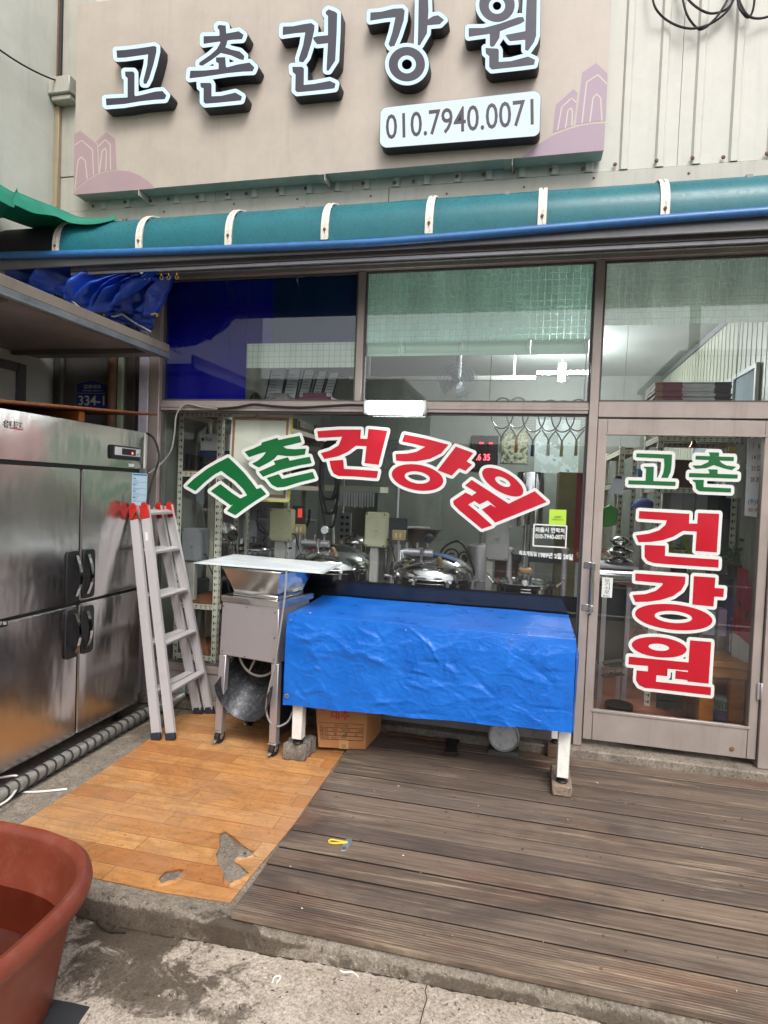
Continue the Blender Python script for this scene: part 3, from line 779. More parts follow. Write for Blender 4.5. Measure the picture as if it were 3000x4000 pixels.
tag(gt.build('green_tarp', t.done(mx.outputs[0]), thick=0.002, angle=70), 'green tarpaulin edge draped down onto the left end of the awning', 'tarp')

# loose grit, chips and dry bits on ground, platform and deck
gr = MB(); r3 = random.Random(21)
for k in range(420):
    z = r3.choice((-.209, -.209, -.209, -.0785, -.1055))
    x = r3.uniform(-1.3, 1.2); y = r3.uniform(-2.55, -1.99) if z < -.2 else r3.uniform(-1.9, -.2)
    if z == -.1055: x = r3.uniform(-2.3, -1.05)
    elif z == -.0785: x = r3.uniform(-.98, 1.4)
    e = r3.uniform(.0012, .0042); a = r3.uniform(0, 6.28); l = e * r3.uniform(1, 3.5)
    if z < -.2: z = gz(x) + .0008
    c_, s_ = math.cos(a), math.sin(a)
    gr.add([(x + l * c_, y + l * s_, z), (x - l * c_ - e * s_, y - l * s_ + e * c_, z), (x + e * s_, y - e * c_, z), (x, y, z + e)], [(0, 1, 3), (1, 2, 3), (2, 0, 3), (0, 2, 1)])
t = NT('grit'); wn = t.n('ShaderNodeTexWhiteNoise'); sn = t.n('ShaderNodeVectorMath', operation='SNAP'); t.link(t.obj(), sn.inputs[0]); sn.inputs[1].default_value = (.02, .02, .02); t.link(sn.outputs[0], wn.inputs['Vector'])
b_ = t.principled(Base_Color=t.ramp(wn.outputs['Value'], [(0, '#2a231c'), (.35, '#6b5b48'), (.6, '#c9bfb0'), (.85, '#3b3128')], 'CONSTANT'), Roughness=.9)
o = gr.build('grit', t.done(b_.outputs[0]), smooth=False); o['kind'] = 'stuff'; o['label'] = 'loose grit and dry bits scattered on concrete, vinyl and deck'; o['category'] = 'grit'
# ================================================================== window front
FB = lambda x0, z0, x1, z1, y0=-0.035, y1=0.045: (x0, y0, z0, x1, y1, z1)
front = thing('shop_window_front', 'aluminium window front with three upper panes and one wide lower display pane', 'window front', (-1.1, 0.0, -0.03))
def frame(name, rects, m=FRAME, parent=front, bev=0.003):
    b = MB()
    for r in rects: b.box(*FB(*r))
    return b.build(name, m, parent, bev=bev)
frame('post', [(-2.695, -0.03, -2.612, 3.02, -0.05, 0.05)])
frame('post', [(-1.160, 2.093, -1.112, 2.952, -0.03, 0.04)])
frame('post', [(0.340, -0.028, 0.392, 2.952, -0.045, 0.05)])
frame('post', [(1.372, -0.028, 1.46, 3.02, -0.05, 0.05)])
frame('head_rail', [(-2.61, 2.954, 1.37, 3.018, -0.05, 0.05)])
frame('transom', [(-2.61, 2.022, 0.338, 2.091, -0.03, 0.04)])
frame('transom', [(-2.61, 2.042, 0.338, 2.062, -0.036, -0.0305)])
frame('transom', [(0.394, 2.003, 1.37, 2.098, -0.035, 0.045)])
frame('sill_rail', [(-2.61, 0.145, 0.338, 0.197, -0.03, 0.04)])
frame('sill_panel', [(-2.61, -0.03, 0.338, 0.143, -0.018, 0.03)], mat('painted sill panel', '#8f8a86', .55, var=.1, dirt=.4))
b = MB()
for x0, z0, x1, z1 in ((-2.6115, 0.198, 0.339, 2.021), (-2.6115, 2.092, -1.161, 2.953), (-1.111, 2.092, 0.339, 2.953), (0.393, 2.099, 1.371, 2.953)):
    for r in ((x0, z0, x0 + 0.012, z1), (x1 - 0.012, z0, x1, z1), (x0 + 0.013, z0, x1 - 0.013, z0 + 0.012), (x0 + 0.013, z1 - 0.012, x1 - 0.013, z1)):
        b.box(r[0], -0.012, r[1], r[2], 0.022, r[3])
b.build('gasket', mat('grey glazing gasket', '#55524f', .6, dirt=.4), front)
def pane(x0, z0, x1, z1, name='pane', parent=front):
    b = MB(); b.box(x0, -0.003, z0, x1, 0.002, z1); return b.build(name, GLASS, parent, smooth=False)
p_low = pane(-2.602, 0.205, 0.330, 2.013)
p_l = pane(-2.602, 2.1, -1.17, 2.945)
p_m = pane(-1.103, 2.1, 0.33, 2.945)
p_r = pane(0.402, 2.106, 1.363, 2.945)
def film(name, x0, z0, x1, z1, m, parent, y=0.004):
    b = MB(); b.box(x0, y, z0, x1, y + 0.001, z1); return b.build(name, m, parent, smooth=False)
FROST = m_film('frosted grid film', '#d2ebe0', 0.0, grid=0.042, through=0.5, line_clear=0.5)
FROSTR = m_film('frosted grid film pale', '#dbe6dc', 0.02, grid=0.04, through=0.5, line_clear=0.5)
BLUEF = m_film('blue window film', '#1216a0', 0.10, through=0.45)
NAVYF = m_film('navy window film', '#123366', 0.12, through=0.35)
DARKF = m_film('dark lower film', '#0c0e1a', 0.25, through=0.2)
film('blue_film', -2.6, 2.102, -1.966, 2.944, BLUEF, p_l)
film('blue_film', -1.965, 2.497, -1.78, 2.944, BLUEF, p_l)
film('blue_film', -1.78, 2.496, -1.172, 2.943, NAVYF, p_l, 0.0055)
film('frosted_film', -1.963, 2.325, -1.172, 2.494, FROSTR, p_l)
film('frosted_film', -1.101, 2.485, 0.328, 2.943, FROST, p_m)
film('frosted_film', 0.404, 2.567, 1.362, 2.943, FROSTR, p_r)
film('dark_film', -2.1, 0.21, 0.328, 0.886, DARKF, p_low)
# boards leaning inside the middle upper pane, under the frosted film
bd = thing('inner_shutter_frame', 'pale green framed shutter panels hanging inside the middle upper pane', 'shutter', (-0.4, 0.1, 2.41))
PALEG = mat('pale green paint', '#a9c9b4', .5, var=.06)
for x0, x1 in ((-1.1, -0.87), (-0.865, -0.46), (-0.455, -0.03), (-0.025, 0.325)):
    b = MB(); b.box(x0, 0.05, 2.415, x1, 0.065, 2.50); o = b.build('panel', PALEG, bd, bev=0.002)
    b = MB(); b.box(x0, 0.04, 2.405, x1, 0.049, 2.425); b.box(x1 - 0.022, 0.04, 2.426, x1, 0.049, 2.50); b.box(x0, 0.04, 2.426, x0 + 0.022, 0.049, 2.50); b.build('rim', PALEG, o, bev=0.002)

# ---- window lettering (traced in the photograph, on the glass plane)
LG = (700, 1640, .36166); LE = (1200, 1640, .36166); LF = (1500, 1680, .42194)
def sticker(name, strokes, m, parent, off=12.0, holes=(), y=-0.004):
    o = shape_Y(name, contours(strokes, off, 2.0, holes), y, 0.001, WHITEV, parent)
    c = shape_Y('colour_layer', contours(strokes, 0.0, 1.6), y - 0.0012, 0.0008, m, parent)
    o.name = name
    return o, c
LET = 'lettering'
def win(crop, polys): return [pl(*crop, p) if not isinstance(p, tuple) else tuple(pl(*crop, q) for q in p) for p in polys]
GO = win(LG, [[(80, 715), (150, 645), (300, 530), (420, 460), (530, 405), (600, 470), (700, 570), (790, 680), (838, 750), (735, 815), (690, 745), (600, 655), (520, 600), (455, 550), (380, 590), (280, 670), (175, 768)],
     [(340, 770), (445, 693), (570, 790), (665, 852), (560, 925), (460, 855)],
     [(835, 750), (880, 732), (942, 802), (800, 890), (700, 960), (608, 1030), (515, 985), (570, 925), (660, 850), (738, 812)]])
CHON = win(LG, [[(705, 345), (800, 310), (890, 268), (890, 245), (1060, 195), (1075, 218), (1180, 195), (1300, 172), (1322, 240), (1200, 270), (1120, 288), (1160, 310), (1250, 318), (1370, 310), (1358, 375), (1250, 390), (1150, 390), (1065, 380), (1030, 420), (960, 465), (860, 515), (785, 475), (850, 440), (910, 390), (940, 345), (850, 370), (755, 403)],
     [(860, 560), (1040, 480), (1020, 445), (1175, 403), (1193, 440), (1410, 398), (1432, 468), (1300, 490), (1100, 540), (905, 615)],
     [(945, 628), (1075, 585), (1112, 638), (1250, 605), (1442, 562), (1470, 632), (1300, 675), (1140, 725), (1060, 732), (1000, 700)]])
GEON = win(LE, [[(108, 122), (350, 105), (582, 105), (575, 205), (520, 285), (440, 345), (330, 395), (185, 423), (147, 360), (250, 330), (340, 275), (378, 182), (120, 195)],
     [(560, 205), (665, 205), (650, 283), (520, 280)], [(662, 98), (865, 117), (815, 310), (772, 485), (620, 468), (640, 290)],
     [(240, 442), (390, 432), (398, 530), (560, 538), (768, 553), (752, 630), (500, 610), (340, 605), (285, 580), (260, 530)]])
GANG = win(LE, [[(1050, 157), (1290, 205), (1528, 268), (1450, 360), (1330, 420), (1180, 448), (1060, 448), (960, 440), (955, 370), (1080, 365), (1180, 345), (1275, 290), (1150, 258), (1025, 233)],
     (ell(1192, 622, 282, 138, 10), ell(1190, 622, 138, 65, 9))]) + win(LF, [[(665, 152), (828, 212), (765, 290), (815, 320), (755, 378), (695, 352), (628, 422), (497, 372)]])
WON = win(LF, [(ell(1100, 482, 215, 92, 30), ell(1100, 478, 78, 36, 28)),
     [(750, 512), (812, 460), (1160, 685), (1100, 745), (1055, 730), (960, 650), (885, 688), (835, 655), (815, 605), (858, 578)],
     [(1145, 685), (1395, 565), (1508, 665), (1260, 765), (1030, 857), (955, 780), (1050, 735)],
     [(905, 735), (985, 690), (1060, 730), (955, 782)],
     [(755, 578), (640, 655), (645, 690), (700, 745), (905, 915), (1003, 882), (850, 745), (780, 690), (840, 655), (810, 605)]])
for nm, st, m in (('green syllable at the left end of the arch', GO, GREENV), ('green tilted syllable', CHON, GREENV), ('red syllable at the top of the arch', GEON, REDV), ('red syllable with a ring', GANG, REDV), ('red syllable at the right end of the arch', WON, REDV)):
    o = shape_Y('letter_sticker', contours(st, 12.0, 2.0), -0.004, 0.001, WHITEV, p_low)
    o['label'] = nm
    shape_Y('letter_sticker', contours(st, 0.0, 1.6), -0.0055, 0.0008, m, p_low)['label'] = 'coloured face of the ' + nm

# small notices on the glass
LN = (1980, 1960, 320 / 1659)
def P(crop, x, y, Y=-0.0045): return fp(crop[0] + x * crop[2], crop[1] + y * crop[2], Y)
nt = MB()
for a, b_ in (((545, 455), (1215, 492)), ((1210, 492), (1190, 938)), ((1195, 930), (532, 890)), ((532, 895), (552, 455))):
    nt.bar(P(LN, *a), P(LN, *b_), 0.001, 0.0085)
nt.build('notice_border', WHITEV, p_low)
lettering('notice_lettering', '외출시 연락처', P(LN, 575, 612), P(LN, 1165, 640), P(LN, 575, 508), WHITEV, p_low, bold=0.03)
lettering('notice_lettering', '010-7940-0071', P(LN, 575, 742), P(LN, 1165, 768), P(LN, 575, 648), WHITEV, p_low, bold=0.03)
lettering('notice_lettering', '최초개점일', P(LN, 245, 1080), P(LN, 605, 1108), P(LN, 245, 985), WHITEV, p_low, bold=0.03)
lettering('notice_lettering', '1989년 2월 28일', P(LN, 640, 1128), P(LN, 1338, 1182), P(LN, 640, 1008), WHITEV, p_low, bold=0.04)
YG = mat('lime sticker', '#a6c93c', .5, var=.03, bump=0)
st = MB(); st.prism([P(LN, 862, 152), P(LN, 1208, 165), P(LN, 1195, 478), P(LN, 850, 462)], (0, -0.001, 0)); ys_ = st.build('lime_sticker', YG, p_low, smooth=False)
lettering('sticker_print', '김포페이', P(LN, 958, 325, -0.006), P(LN, 1098, 330, -0.006), P(LN, 958, 285, -0.006), DARKTXT, p_low)
lettering('sticker_print', '간편결제 됩니다', P(LN, 915, 375, -0.006), P(LN, 1140, 380, -0.006), P(LN, 915, 340, -0.006), DARKTXT, p_low, bold=0)

# ================================================================== door
door = thing('glass_door', 'aluminium glass door with large green and red syllables on the glass', 'door', (0.9, 0, 0))
def dframe(name, rects):
    b = MB()
    for r in rects: b.box(*r)
    return b.build(name, FRAME, door, bev=0.003)
dframe('stile', [(0.397, -0.03, 0.012, 0.452, 0.03, 1.992)])
dframe('stile', [(1.318, -0.03, 0.012, 1.368, 0.03, 1.992)])
dframe('top_rail', [(0.453, -0.03, 1.902, 1.317, 0.03, 1.992), (0.44, -0.034, 1.897, 1.33, -0.0305, 1.91)])
dframe('bottom_rail', [(0.453, -0.03, 0.012, 1.317, 0.03, 0.192), (0.44, -0.036, 0.187, 1.33, -0.0305, 0.205)])
b = MB(); b.box(0.448, -0.003, 0.19, 1.322, 0.002, 1.905); dp = b.build('pane', GLASS, door, smooth=False)
b = MB(); b.lathe([(0.014, 0), (0.012, 0.006), (0.006, 0.007)], (1.24, -0.03, 0.06), (0, -1, 0), 12); b.build('door_bolt', RUST, door)
# pull handle
H0 = fp(2318, 2205, -0.07); H1 = fp(2300, 2370, -0.07)
b = MB(); b.bar((H0.x, -0.075, H0.z), (H0.x, -0.075, H1.z - 0.02), 0.022, 0.022, (0, 1, 0)); b.box(H0.x - 0.055, -0.05, H0.z - 0.03, H0.x + 0.012, -0.0305, H0.z + 0.012); b.box(H0.x - 0.012, -0.09, H0.z - 0.03, H0.x + 0.012, -0.05, H0.z + 0.012)
b.box(H0.x - 0.055, -0.05, H1.z - 0.03, H0.x + 0.012, -0.0305, H1.z + 0.012); b.box(H0.x - 0.012, -0.09, H1.z - 0.03, H0.x + 0.012, -0.05, H1.z + 0.012)
b.build('pull_handle', STEEL, door, bev=0.003)
b = MB(); kp = fp(2300, 2392, -0.03); b.lathe([(0.017, 0), (0.017, 0.005), (0.009, 0.009), (0.006, 0.006), (0, 0.006)], kp, (0, -1, 0), 14); b.build('lock', STEELB, door)
for z in (0.42, 1.7):
    b = MB(); b.box(1.352, -0.042, z - 0.05, 1.41, -0.0305, z + 0.05); b.tube([(1.372, -0.045, z - 0.05), (1.372, -0.045, z + 0.05)], 0.007, 8); b.build('hinge', STEELD, door, bev=0.002)
DG = (2400, 1720, .33755); DH = (2400, 2220, .30139)
D_GO = win(DG, [[(255, 150), (668, 165), (662, 290), (650, 370), (620, 435), (540, 433), (565, 380), (578, 300), (575, 210), (252, 195)], [(340, 305), (458, 305), (452, 470), (360, 470), (368, 330), (342, 320)], [(163, 462), (710, 480), (705, 528), (160, 508)]])
D_CH = win(DG, [[(1088, 138), (1212, 140), (1210, 185), (1105, 182), (1100, 158)], [(940, 178), (1382, 193), (1380, 240), (937, 222)], [(1105, 222), (1212, 230), (1240, 262), (1300, 292), (1412, 305), (1360, 345), (1270, 325), (1150, 285), (1060, 322), (940, 328), (898, 290), (1000, 290), (1080, 255)], [(865, 378), (1428, 395), (1425, 443), (862, 425)], [(1078, 335), (1195, 338), (1195, 385), (1100, 385), (1095, 355)], [(905, 455), (1035, 458), (1032, 540), (1350, 555), (1348, 603), (1050, 592), (980, 588), (945, 560), (938, 490), (905, 470)]])
D_GE = win(DG, [[(288, 818), (870, 850), (862, 960), (790, 1050), (690, 1110), (560, 1155), (420, 1175), (280, 1178), (248, 1100), (400, 1080), (520, 1040), (590, 980), (608, 925), (282, 905)], [(855, 960), (970, 965), (955, 1055), (790, 1048)], [(968, 840), (1213, 850), (1185, 1297), (938, 1280)], [(350, 1210), (590, 1220), (585, 1338), (1208, 1380), (1203, 1473), (600, 1432), (460, 1420), (385, 1395), (350, 1350)]])
D_GA = win(DH, [[(272, 65), (922, 108), (915, 200), (870, 280), (760, 360), (600, 410), (430, 432), (270, 435), (235, 345), (400, 335), (540, 290), (620, 220), (630, 192), (270, 160)], [(1030, 100), (1310, 120), (1300, 255), (1420, 262), (1413, 372), (1293, 365), (1285, 495), (1010, 470)], (ell(770, 632, 505, 165, 6), ell(765, 630, 245, 78, 5))])
D_WO = win(DH, [(ell(580, 1022, 358, 130, 6), ell(577, 1022, 135, 46, 6)), [(187, 1143), (965, 1220), (955, 1325), (690, 1300), (685, 1398), (545, 1385), (540, 1470), (1253, 1540), (1248, 1645), (520, 1560), (400, 1550), (320, 1515), (280, 1450), (287, 1322), (435, 1335), (437, 1265), (182, 1243)], [(980, 932), (1255, 955), (1222, 1495), (945, 1465), (955, 1325)], [(793, 1325), (960, 1345), (945, 1448), (788, 1430)]])
for nm, st, m in (('small green syllable at the left', D_GO, GREENV), ('small green syllable at the right', D_CH, GREENV), ('upper large red syllable', D_GE, REDV), ('middle large red syllable with a ring', D_GA, REDV), ('lowest large red syllable', D_WO, REDV)):
    shape_Y('letter_sticker', contours(st, 13.0, 2.0), -0.004, 0.001, WHITEV, dp)['label'] = nm
    shape_Y('letter_sticker', contours(st, 0.0, 1.6), -0.0055, 0.0008, m, dp)['label'] = 'coloured face of the ' + nm
pu = MB(); a = fp(2353, 2255, -0.0045); c = fp(2390, 2335, -0.0045); pu.box(a.x, -0.0055, c.z, c.x, -0.0045, a.z); pu.build('pull_label', WHITEV, dp, smooth=False)
for i, ch in enumerate('당기시오'):
    z1 = a.z - 0.006 - i * 0.0235; lettering('label_print', ch, (a.x + 0.016, -0.0058, z1 - 0.02), (c.x - 0.016, -0.0058, z1 - 0.02), (a.x + 0.016, -0.0058, z1), DARKTXT, dp, bold=0)
lettering('label_print', 'PULL', (a.x + 0.01, -0.0058, c.z + 0.004), (c.x - 0.01, -0.0058, c.z + 0.004), (a.x + 0.01, -0.0058, c.z + 0.015), DARKTXT, dp, bold=0)

# ================================================================== lower left wall beside the window (behind the freezer)
lw = thing('alcove_wall', 'dark panelled wall strip with pipes between neighbour wall and window', 'wall', (-3.1, 0, -0.1))
b = MB(); b.box(-3.7, 0.0, -0.1, -2.93, 0.06, 3.02); b.build('panel', DARKP, lw)
b = MB(); b.box(-2.926, 0.02, -0.1, -2.785, 0.06, 3.02); b.build('panel', mat('brown panel', '#4a4340', .6), lw)
b = MB(); b.box(-2.865, 0.008, -0.1, -2.855, 0.0195, 3.02); b.build('seam', DARKP, lw)
b = MB(); b.box(-2.78, -0.05, -0.1, -2.70, 0.06, 3.02); b.build('column', mat('lilac white column', '#b9b6c2', .5, dirt=.3), lw, bev=0.006)
b = MB(); b.tube([(-3.0, -0.05, -0.1), (-3.0, -0.05, 3.0)], 0.032, 14); b.build('pipe', RUST, lw)
b = MB(); b.box(-2.972, -0.03, -0.1, -2.93, -0.001, 3.02); b.build('strip', mat('pale green strip', '#9aa489', .6), lw, bev=0.004)
b = MB(); b.tube([(-3.44, -0.04, -0.1), (-3.44, -0.04, 3.0)], 0.02, 10); b.build('pipe', DARKP, lw)
# address plate
ap = thing('address_plate', 'dark blue house-shaped address plate with road name and number 334-1', 'address plate', (-3.2, -0.01, 2.0))
AL = (0, 1080, .40989)
pp = [P(AL, x, y, -0.004) for x, y in ((725, 1020), (880, 980), (1030, 1025), (1025, 1270), (725, 1265))]
b = MB(); b.prism(pp, (0, -0.006, 0)); b.build('rim', mat('plate rim', '#6f6a58', .5), ap, smooth=False)
pp = [P(AL, x, y, -0.011) for x, y in ((735, 1026), (880, 990), (1018, 1031), (1015, 1260), (735, 1256))]
b = MB(); b.prism(pp, (0, -0.003, 0)); b.build('plate', mat('plate blue', '#1c2f7a', .4, var=.05), ap, smooth=False)
lettering('plate_lettering', '김포대로', P(AL, 798, 1068, -.0155), P(AL, 965, 1070, -.0155), P(AL, 798, 1030, -.0155), WHITEV, ap)
lettering('plate_lettering', 'Gimpo-daero', P(AL, 790, 1098, -.0155), P(AL, 970, 1100, -.0155), P(AL, 790, 1078, -.0155), WHITEV, ap, bold=0)
b = MB(); b.bar(P(AL, 735, 1112, -.0155), P(AL, 1016, 1114, -.0155), 0.001, 0.002); b.build('line', WHITEV, ap)
lettering('plate_lettering', '334-1', P(AL, 748, 1228, -.0155), P(AL, 997, 1230, -.0155), P(AL, 748, 1134, -.0155), WHITEV, ap, bold=0.02)

# ================================================================== lamp over the window
lp = thing('tube_lamp', 'lit white weatherproof tube lamp fixed on the transom above the window', 'lamp', (-0.87, -0.05, 2.0))
b = MB(); b.box(-1.06, -0.05, 2.006, -0.675, -0.0365, 2.088); b.build('back_plate', WHITEP, lp, bev=0.004)
b = MB()
def lampf(u, v):
    a = math.pi * v; return (-1.045 + 0.355 * u, -0.051 - 0.062 * math.sin(a) ** 0.6, 2.047 + 0.044 * math.cos(a))
b.grid(lampf, 4, 18); b.add([lampf(0, v / 18) for v in range(19)], [tuple(range(19))]); b.add([lampf(1, v / 18) for v in range(19)], [tuple(range(19))])
b.build('cover', glow('lamp glow', (0.93, 1.0, 0.98), 9.0), lp, merge=1e-4)
for x in (-1.075, -0.686):
    b = MB(); b.box(x, -0.1, 2.0, x + 0.026, -0.0505, 2.092); b.build('end_cap', mat('clear end cap', '#b8c4be', .3), lp, bev=0.008)
b = MB(); pts = [fp(x, y, -0.036) for x, y in ((1432, 1583), (1370, 1582), (1290, 1586), (1180, 1592), (1080, 1588), (1000, 1580), (960, 1585), (920, 1592), (850, 1597))]
for p in pts: p.y = -0.042
b.tube(spline(pts, 5), 0.008, 8); b.build('cable', RUBBER, lp)
b = MB(); pts = [fp(850, 1597, -0.045), fp(790, 1590, -0.045), fp(725, 1579, -0.05), fp(690, 1620, -0.06), fp(682, 1690, -0.06), fp(668, 1760, -0.06), fp(630, 1810, -0.07), fp(580, 1850, -0.2)]
b.tube(spline(pts, 6), 0.006, 8); b.build('cable', CORD, lp)

# ================================================================== sign
SY = -0.15
sign = thing('shop_sign', 'large beige wall sign with glowing white-edged syllables and a telephone plate', 'sign', (-1.46, -0.08, 3.54))
SIGNM = m_plate('sign face vinyl', '#aba094', 0.45, 0.3, '#857a6e')
b = MB(); b.box(-3.277, SY, 3.543, 0.34, SY + 0.006, 4.87); sf = b.build('face', SIGNM, sign, smooth=False)
b = MB(); b.box(-3.275, SY + 0.0065, 3.545, 0.338, -0.03, 4.868); b.build('box', mat('sign box grey', '#8f9a92', .5, dirt=.2), sign, bev=0.003)
PINKM = mat('sign pink print', '#9c8487', .45, var=.04, bump=0); PINKR = mat('sign mauve print', '#94808d', .45, var=.04, bump=0); CREAML = mat('sign cream print', '#b9aea2', .45, var=.03, bump=0)
CP1 = (270, 480, .21097); CP2 = (2020, 220, .22906)
hillL = [(75, 1333), (110, 1270), (200, 1180), (350, 1060), (550, 950), (750, 895), (930, 880), (1100, 895), (1300, 970), (1480, 1090), (1600, 1213)]
for pg in (hillL, [(100, 215), (205, 145), (400, 300), (515, 400), (530, 700), (535, 925), (350, 1030), (200, 1150), (110, 1225), (88, 1260), (90, 700)], [(500, 340), (690, 175), (850, 300), (880, 855), (720, 875), (580, 915), (555, 700), (540, 400)]):
    shape_Y('printed_motif', [pl(*CP1, pg)], SY, 0.001, PINKM, sf)
for pg in ([(70, 1730), (300, 1545), (590, 1360), (830, 1260), (1100, 1180), (1300, 1150), (1500, 1140), (1478, 1602)], [(605, 1305), (660, 830), (960, 560), (1028, 620), (1000, 900), (955, 1180), (830, 1225)], [(1000, 1165), (1060, 700), (1110, 280), (1350, 115), (1545, 300), (1510, 1100), (1300, 1115), (1150, 1140)]):
    shape_Y('printed_motif', [pl(*CP2, pg)], SY, 0.001, PINKR, sf)
def pline(crop, pts, w):
    b = MB(); q = [P(crop, x, y, SY - 0.0012) for x, y in pts]
    for a, c in zip(q, q[1:]): b.bar(a, c, 0.0006, w)
    b.build('printed_line', CREAML, sf)
for pts in ([(100, 412), (235, 325), (435, 500), (450, 975)], [(105, 1225), (165, 700), (220, 630), (300, 700), (335, 1040)], [(545, 430), (670, 310), (760, 400), (770, 870)], [(560, 930), (610, 520), (665, 470), (690, 520), (678, 890)]): pline(CP1, pts, 0.007)
for pts in ([(690, 1260), (760, 870), (930, 710), (1010, 790)], [(825, 1225), (865, 930), (920, 880), (945, 930), (930, 1190)], [(1105, 1145), (1185, 440), (1380, 315), (1530, 470)], [(1240, 1125), (1295, 710), (1355, 640), (1425, 710), (1445, 1105)]): pline(CP2, pts, 0.007)
LETW = glow('letter edge light', (0.70, 0.88, 1.0), 0.66)
LETD = mat('letter side charcoal', '#1c1e28', .5, var=.12); LETI = mat('letter face charcoal', '#2c2936', .5, var=.05, bump=0)
CA = (380, 50, .42194); CB = (1060, 0, .42194); CC = (1700, 0, .42194)
S_GO = win(CA, [[(178, 350), (260, 345), (400, 328), (530, 308), (548, 318), (548, 360), (520, 480), (480, 610), (455, 658), (430, 658), (428, 630), (465, 480), (472, 385), (400, 395), (260, 415), (185, 418)], [(258, 545), (335, 545), (345, 560), (345, 760), (355, 775), (355, 795), (282, 795), (282, 605), (262, 590)], [(80, 795), (280, 785), (400, 765), (540, 730), (605, 725), (640, 765), (625, 800), (540, 805), (400, 820), (250, 845), (85, 858)]])
S_CH = win(CA, [[(1115, 125), (1130, 113), (1190, 120), (1195, 200), (1205, 260), (1195, 300), (1185, 320), (1140, 290), (1130, 160), (1115, 145)], [(985, 218), (1120, 215), (1200, 192), (1310, 172), (1355, 205), (1340, 245), (1250, 250), (1180, 260), (985, 288)], [(1140, 280), (1185, 320), (1140, 375), (1060, 435), (975, 490), (945, 485), (945, 462), (1050, 390), (1110, 335)], [(1185, 320), (1240, 342), (1320, 360), (1362, 400), (1355, 438), (1320, 432), (1240, 395), (1140, 372)], [(1100, 415), (1185, 412), (1190, 490), (1200, 510), (1200, 540), (1125, 540), (1125, 470), (1100, 455)], [(862, 538), (1000, 535), (1150, 520), (1300, 480), (1410, 462), (1455, 505), (1440, 542), (1350, 545), (1200, 560), (1000, 590), (855, 608)], [(955, 650), (1050, 650), (1058, 665), (1058, 775), (1150, 770), (1280, 740), (1340, 775), (1330, 812), (1250, 820), (1100, 835), (1000, 842), (985, 825), (985, 700), (958, 690)]])
S_GE = win(CB, [[(108, 248), (200, 245), (300, 225), (370, 215), (400, 235), (398, 280), (370, 400), (330, 530), (295, 578), (258, 572), (255, 545), (295, 420), (315, 300), (220, 308), (105, 325)], [(385, 350), (420, 338), (525, 328), (525, 400), (425, 412), (395, 375)], [(505, 110), (530, 88), (590, 110), (610, 125), (605, 300), (592, 560), (530, 655), (512, 655), (512, 630), (525, 400), (525, 150), (505, 130)], [(195, 620), (285, 620), (302, 635), (300, 788), (400, 778), (540, 750), (595, 775), (585, 818), (480, 832), (350, 845), (240, 855), (222, 840), (225, 690), (198, 668)]])
S_GA = win(CB, [[(918, 118), (1020, 110), (1130, 82), (1215, 78), (1235, 100), (1225, 190), (1180, 330), (1140, 425), (1100, 435), (1085, 410), (1120, 300), (1150, 160), (1050, 170), (915, 192)], [(1345, -110), (1372, -130), (1435, -110), (1450, -60), (1455, 100), (1440, 310), (1375, 420), (1355, 418), (1360, 250), (1365, -60)], [(1445, 185), (1500, 150), (1545, 143), (1600, 185), (1560, 225), (1445, 235)], (ell(1255, 595, 168, 160), ell(1255, 597, 84, 84))])
S_WO = win(CC, [(ell(572, 45, 165, 160), ell(572, 55, 76, 76)), [(310, 262), (450, 260), (600, 220), (770, 160), (815, 160), (828, 195), (790, 220), (690, 255), (600, 290), (500, 315), (310, 342)], [(505, 310), (600, 285), (595, 350), (545, 430), (520, 435), (505, 420)], [(830, -150), (855, -175), (920, -155), (942, -100), (935, 330), (915, 390), (860, 470), (832, 465), (835, 240), (850, -80)], [(650, 325), (835, 290), (835, 368), (690, 382), (665, 350)], [(465, 445), (580, 452), (590, 470), (588, 575), (700, 568), (860, 525), (925, 555), (915, 600), (800, 615), (650, 632), (525, 645), (500, 620), (500, 520), (468, 495)]])
LY = SY - 0.085
for nm, st in (('first raised syllable', S_GO), ('second raised syllable', S_CH), ('third raised syllable', S_GE), ('fourth raised syllable with ring', S_GA), ('fifth raised syllable cut by the top of the picture', S_WO)):
    # body outline follows the face seen from the street; its depth runs straight back to the sign
    Lw = contours(st, 16.5, 2.0); bodyL = [[(lambda w: (w.x, w.z))(fp(x, y, LY)) for x, y in lp] for lp in Lw]
    vs, fs = fill2d(bodyL, 0.084)
    mb = MB(); mb.add([(x, LY + 0.0425 - z, y) for x, y, z in vs], fs); body = mb.build('raised_letter', LETD, sign, angle=35, merge=1e-5)
    body['label'] = nm
    shape_Y('lit_face', contours(st, 15.0, 2.0), LY - 0.001, 0.002, LETW, body)
    shape_Y('letter_face', contours(st, 0.0, 1.6), LY - 0.0035, 0.002, LETI, body)
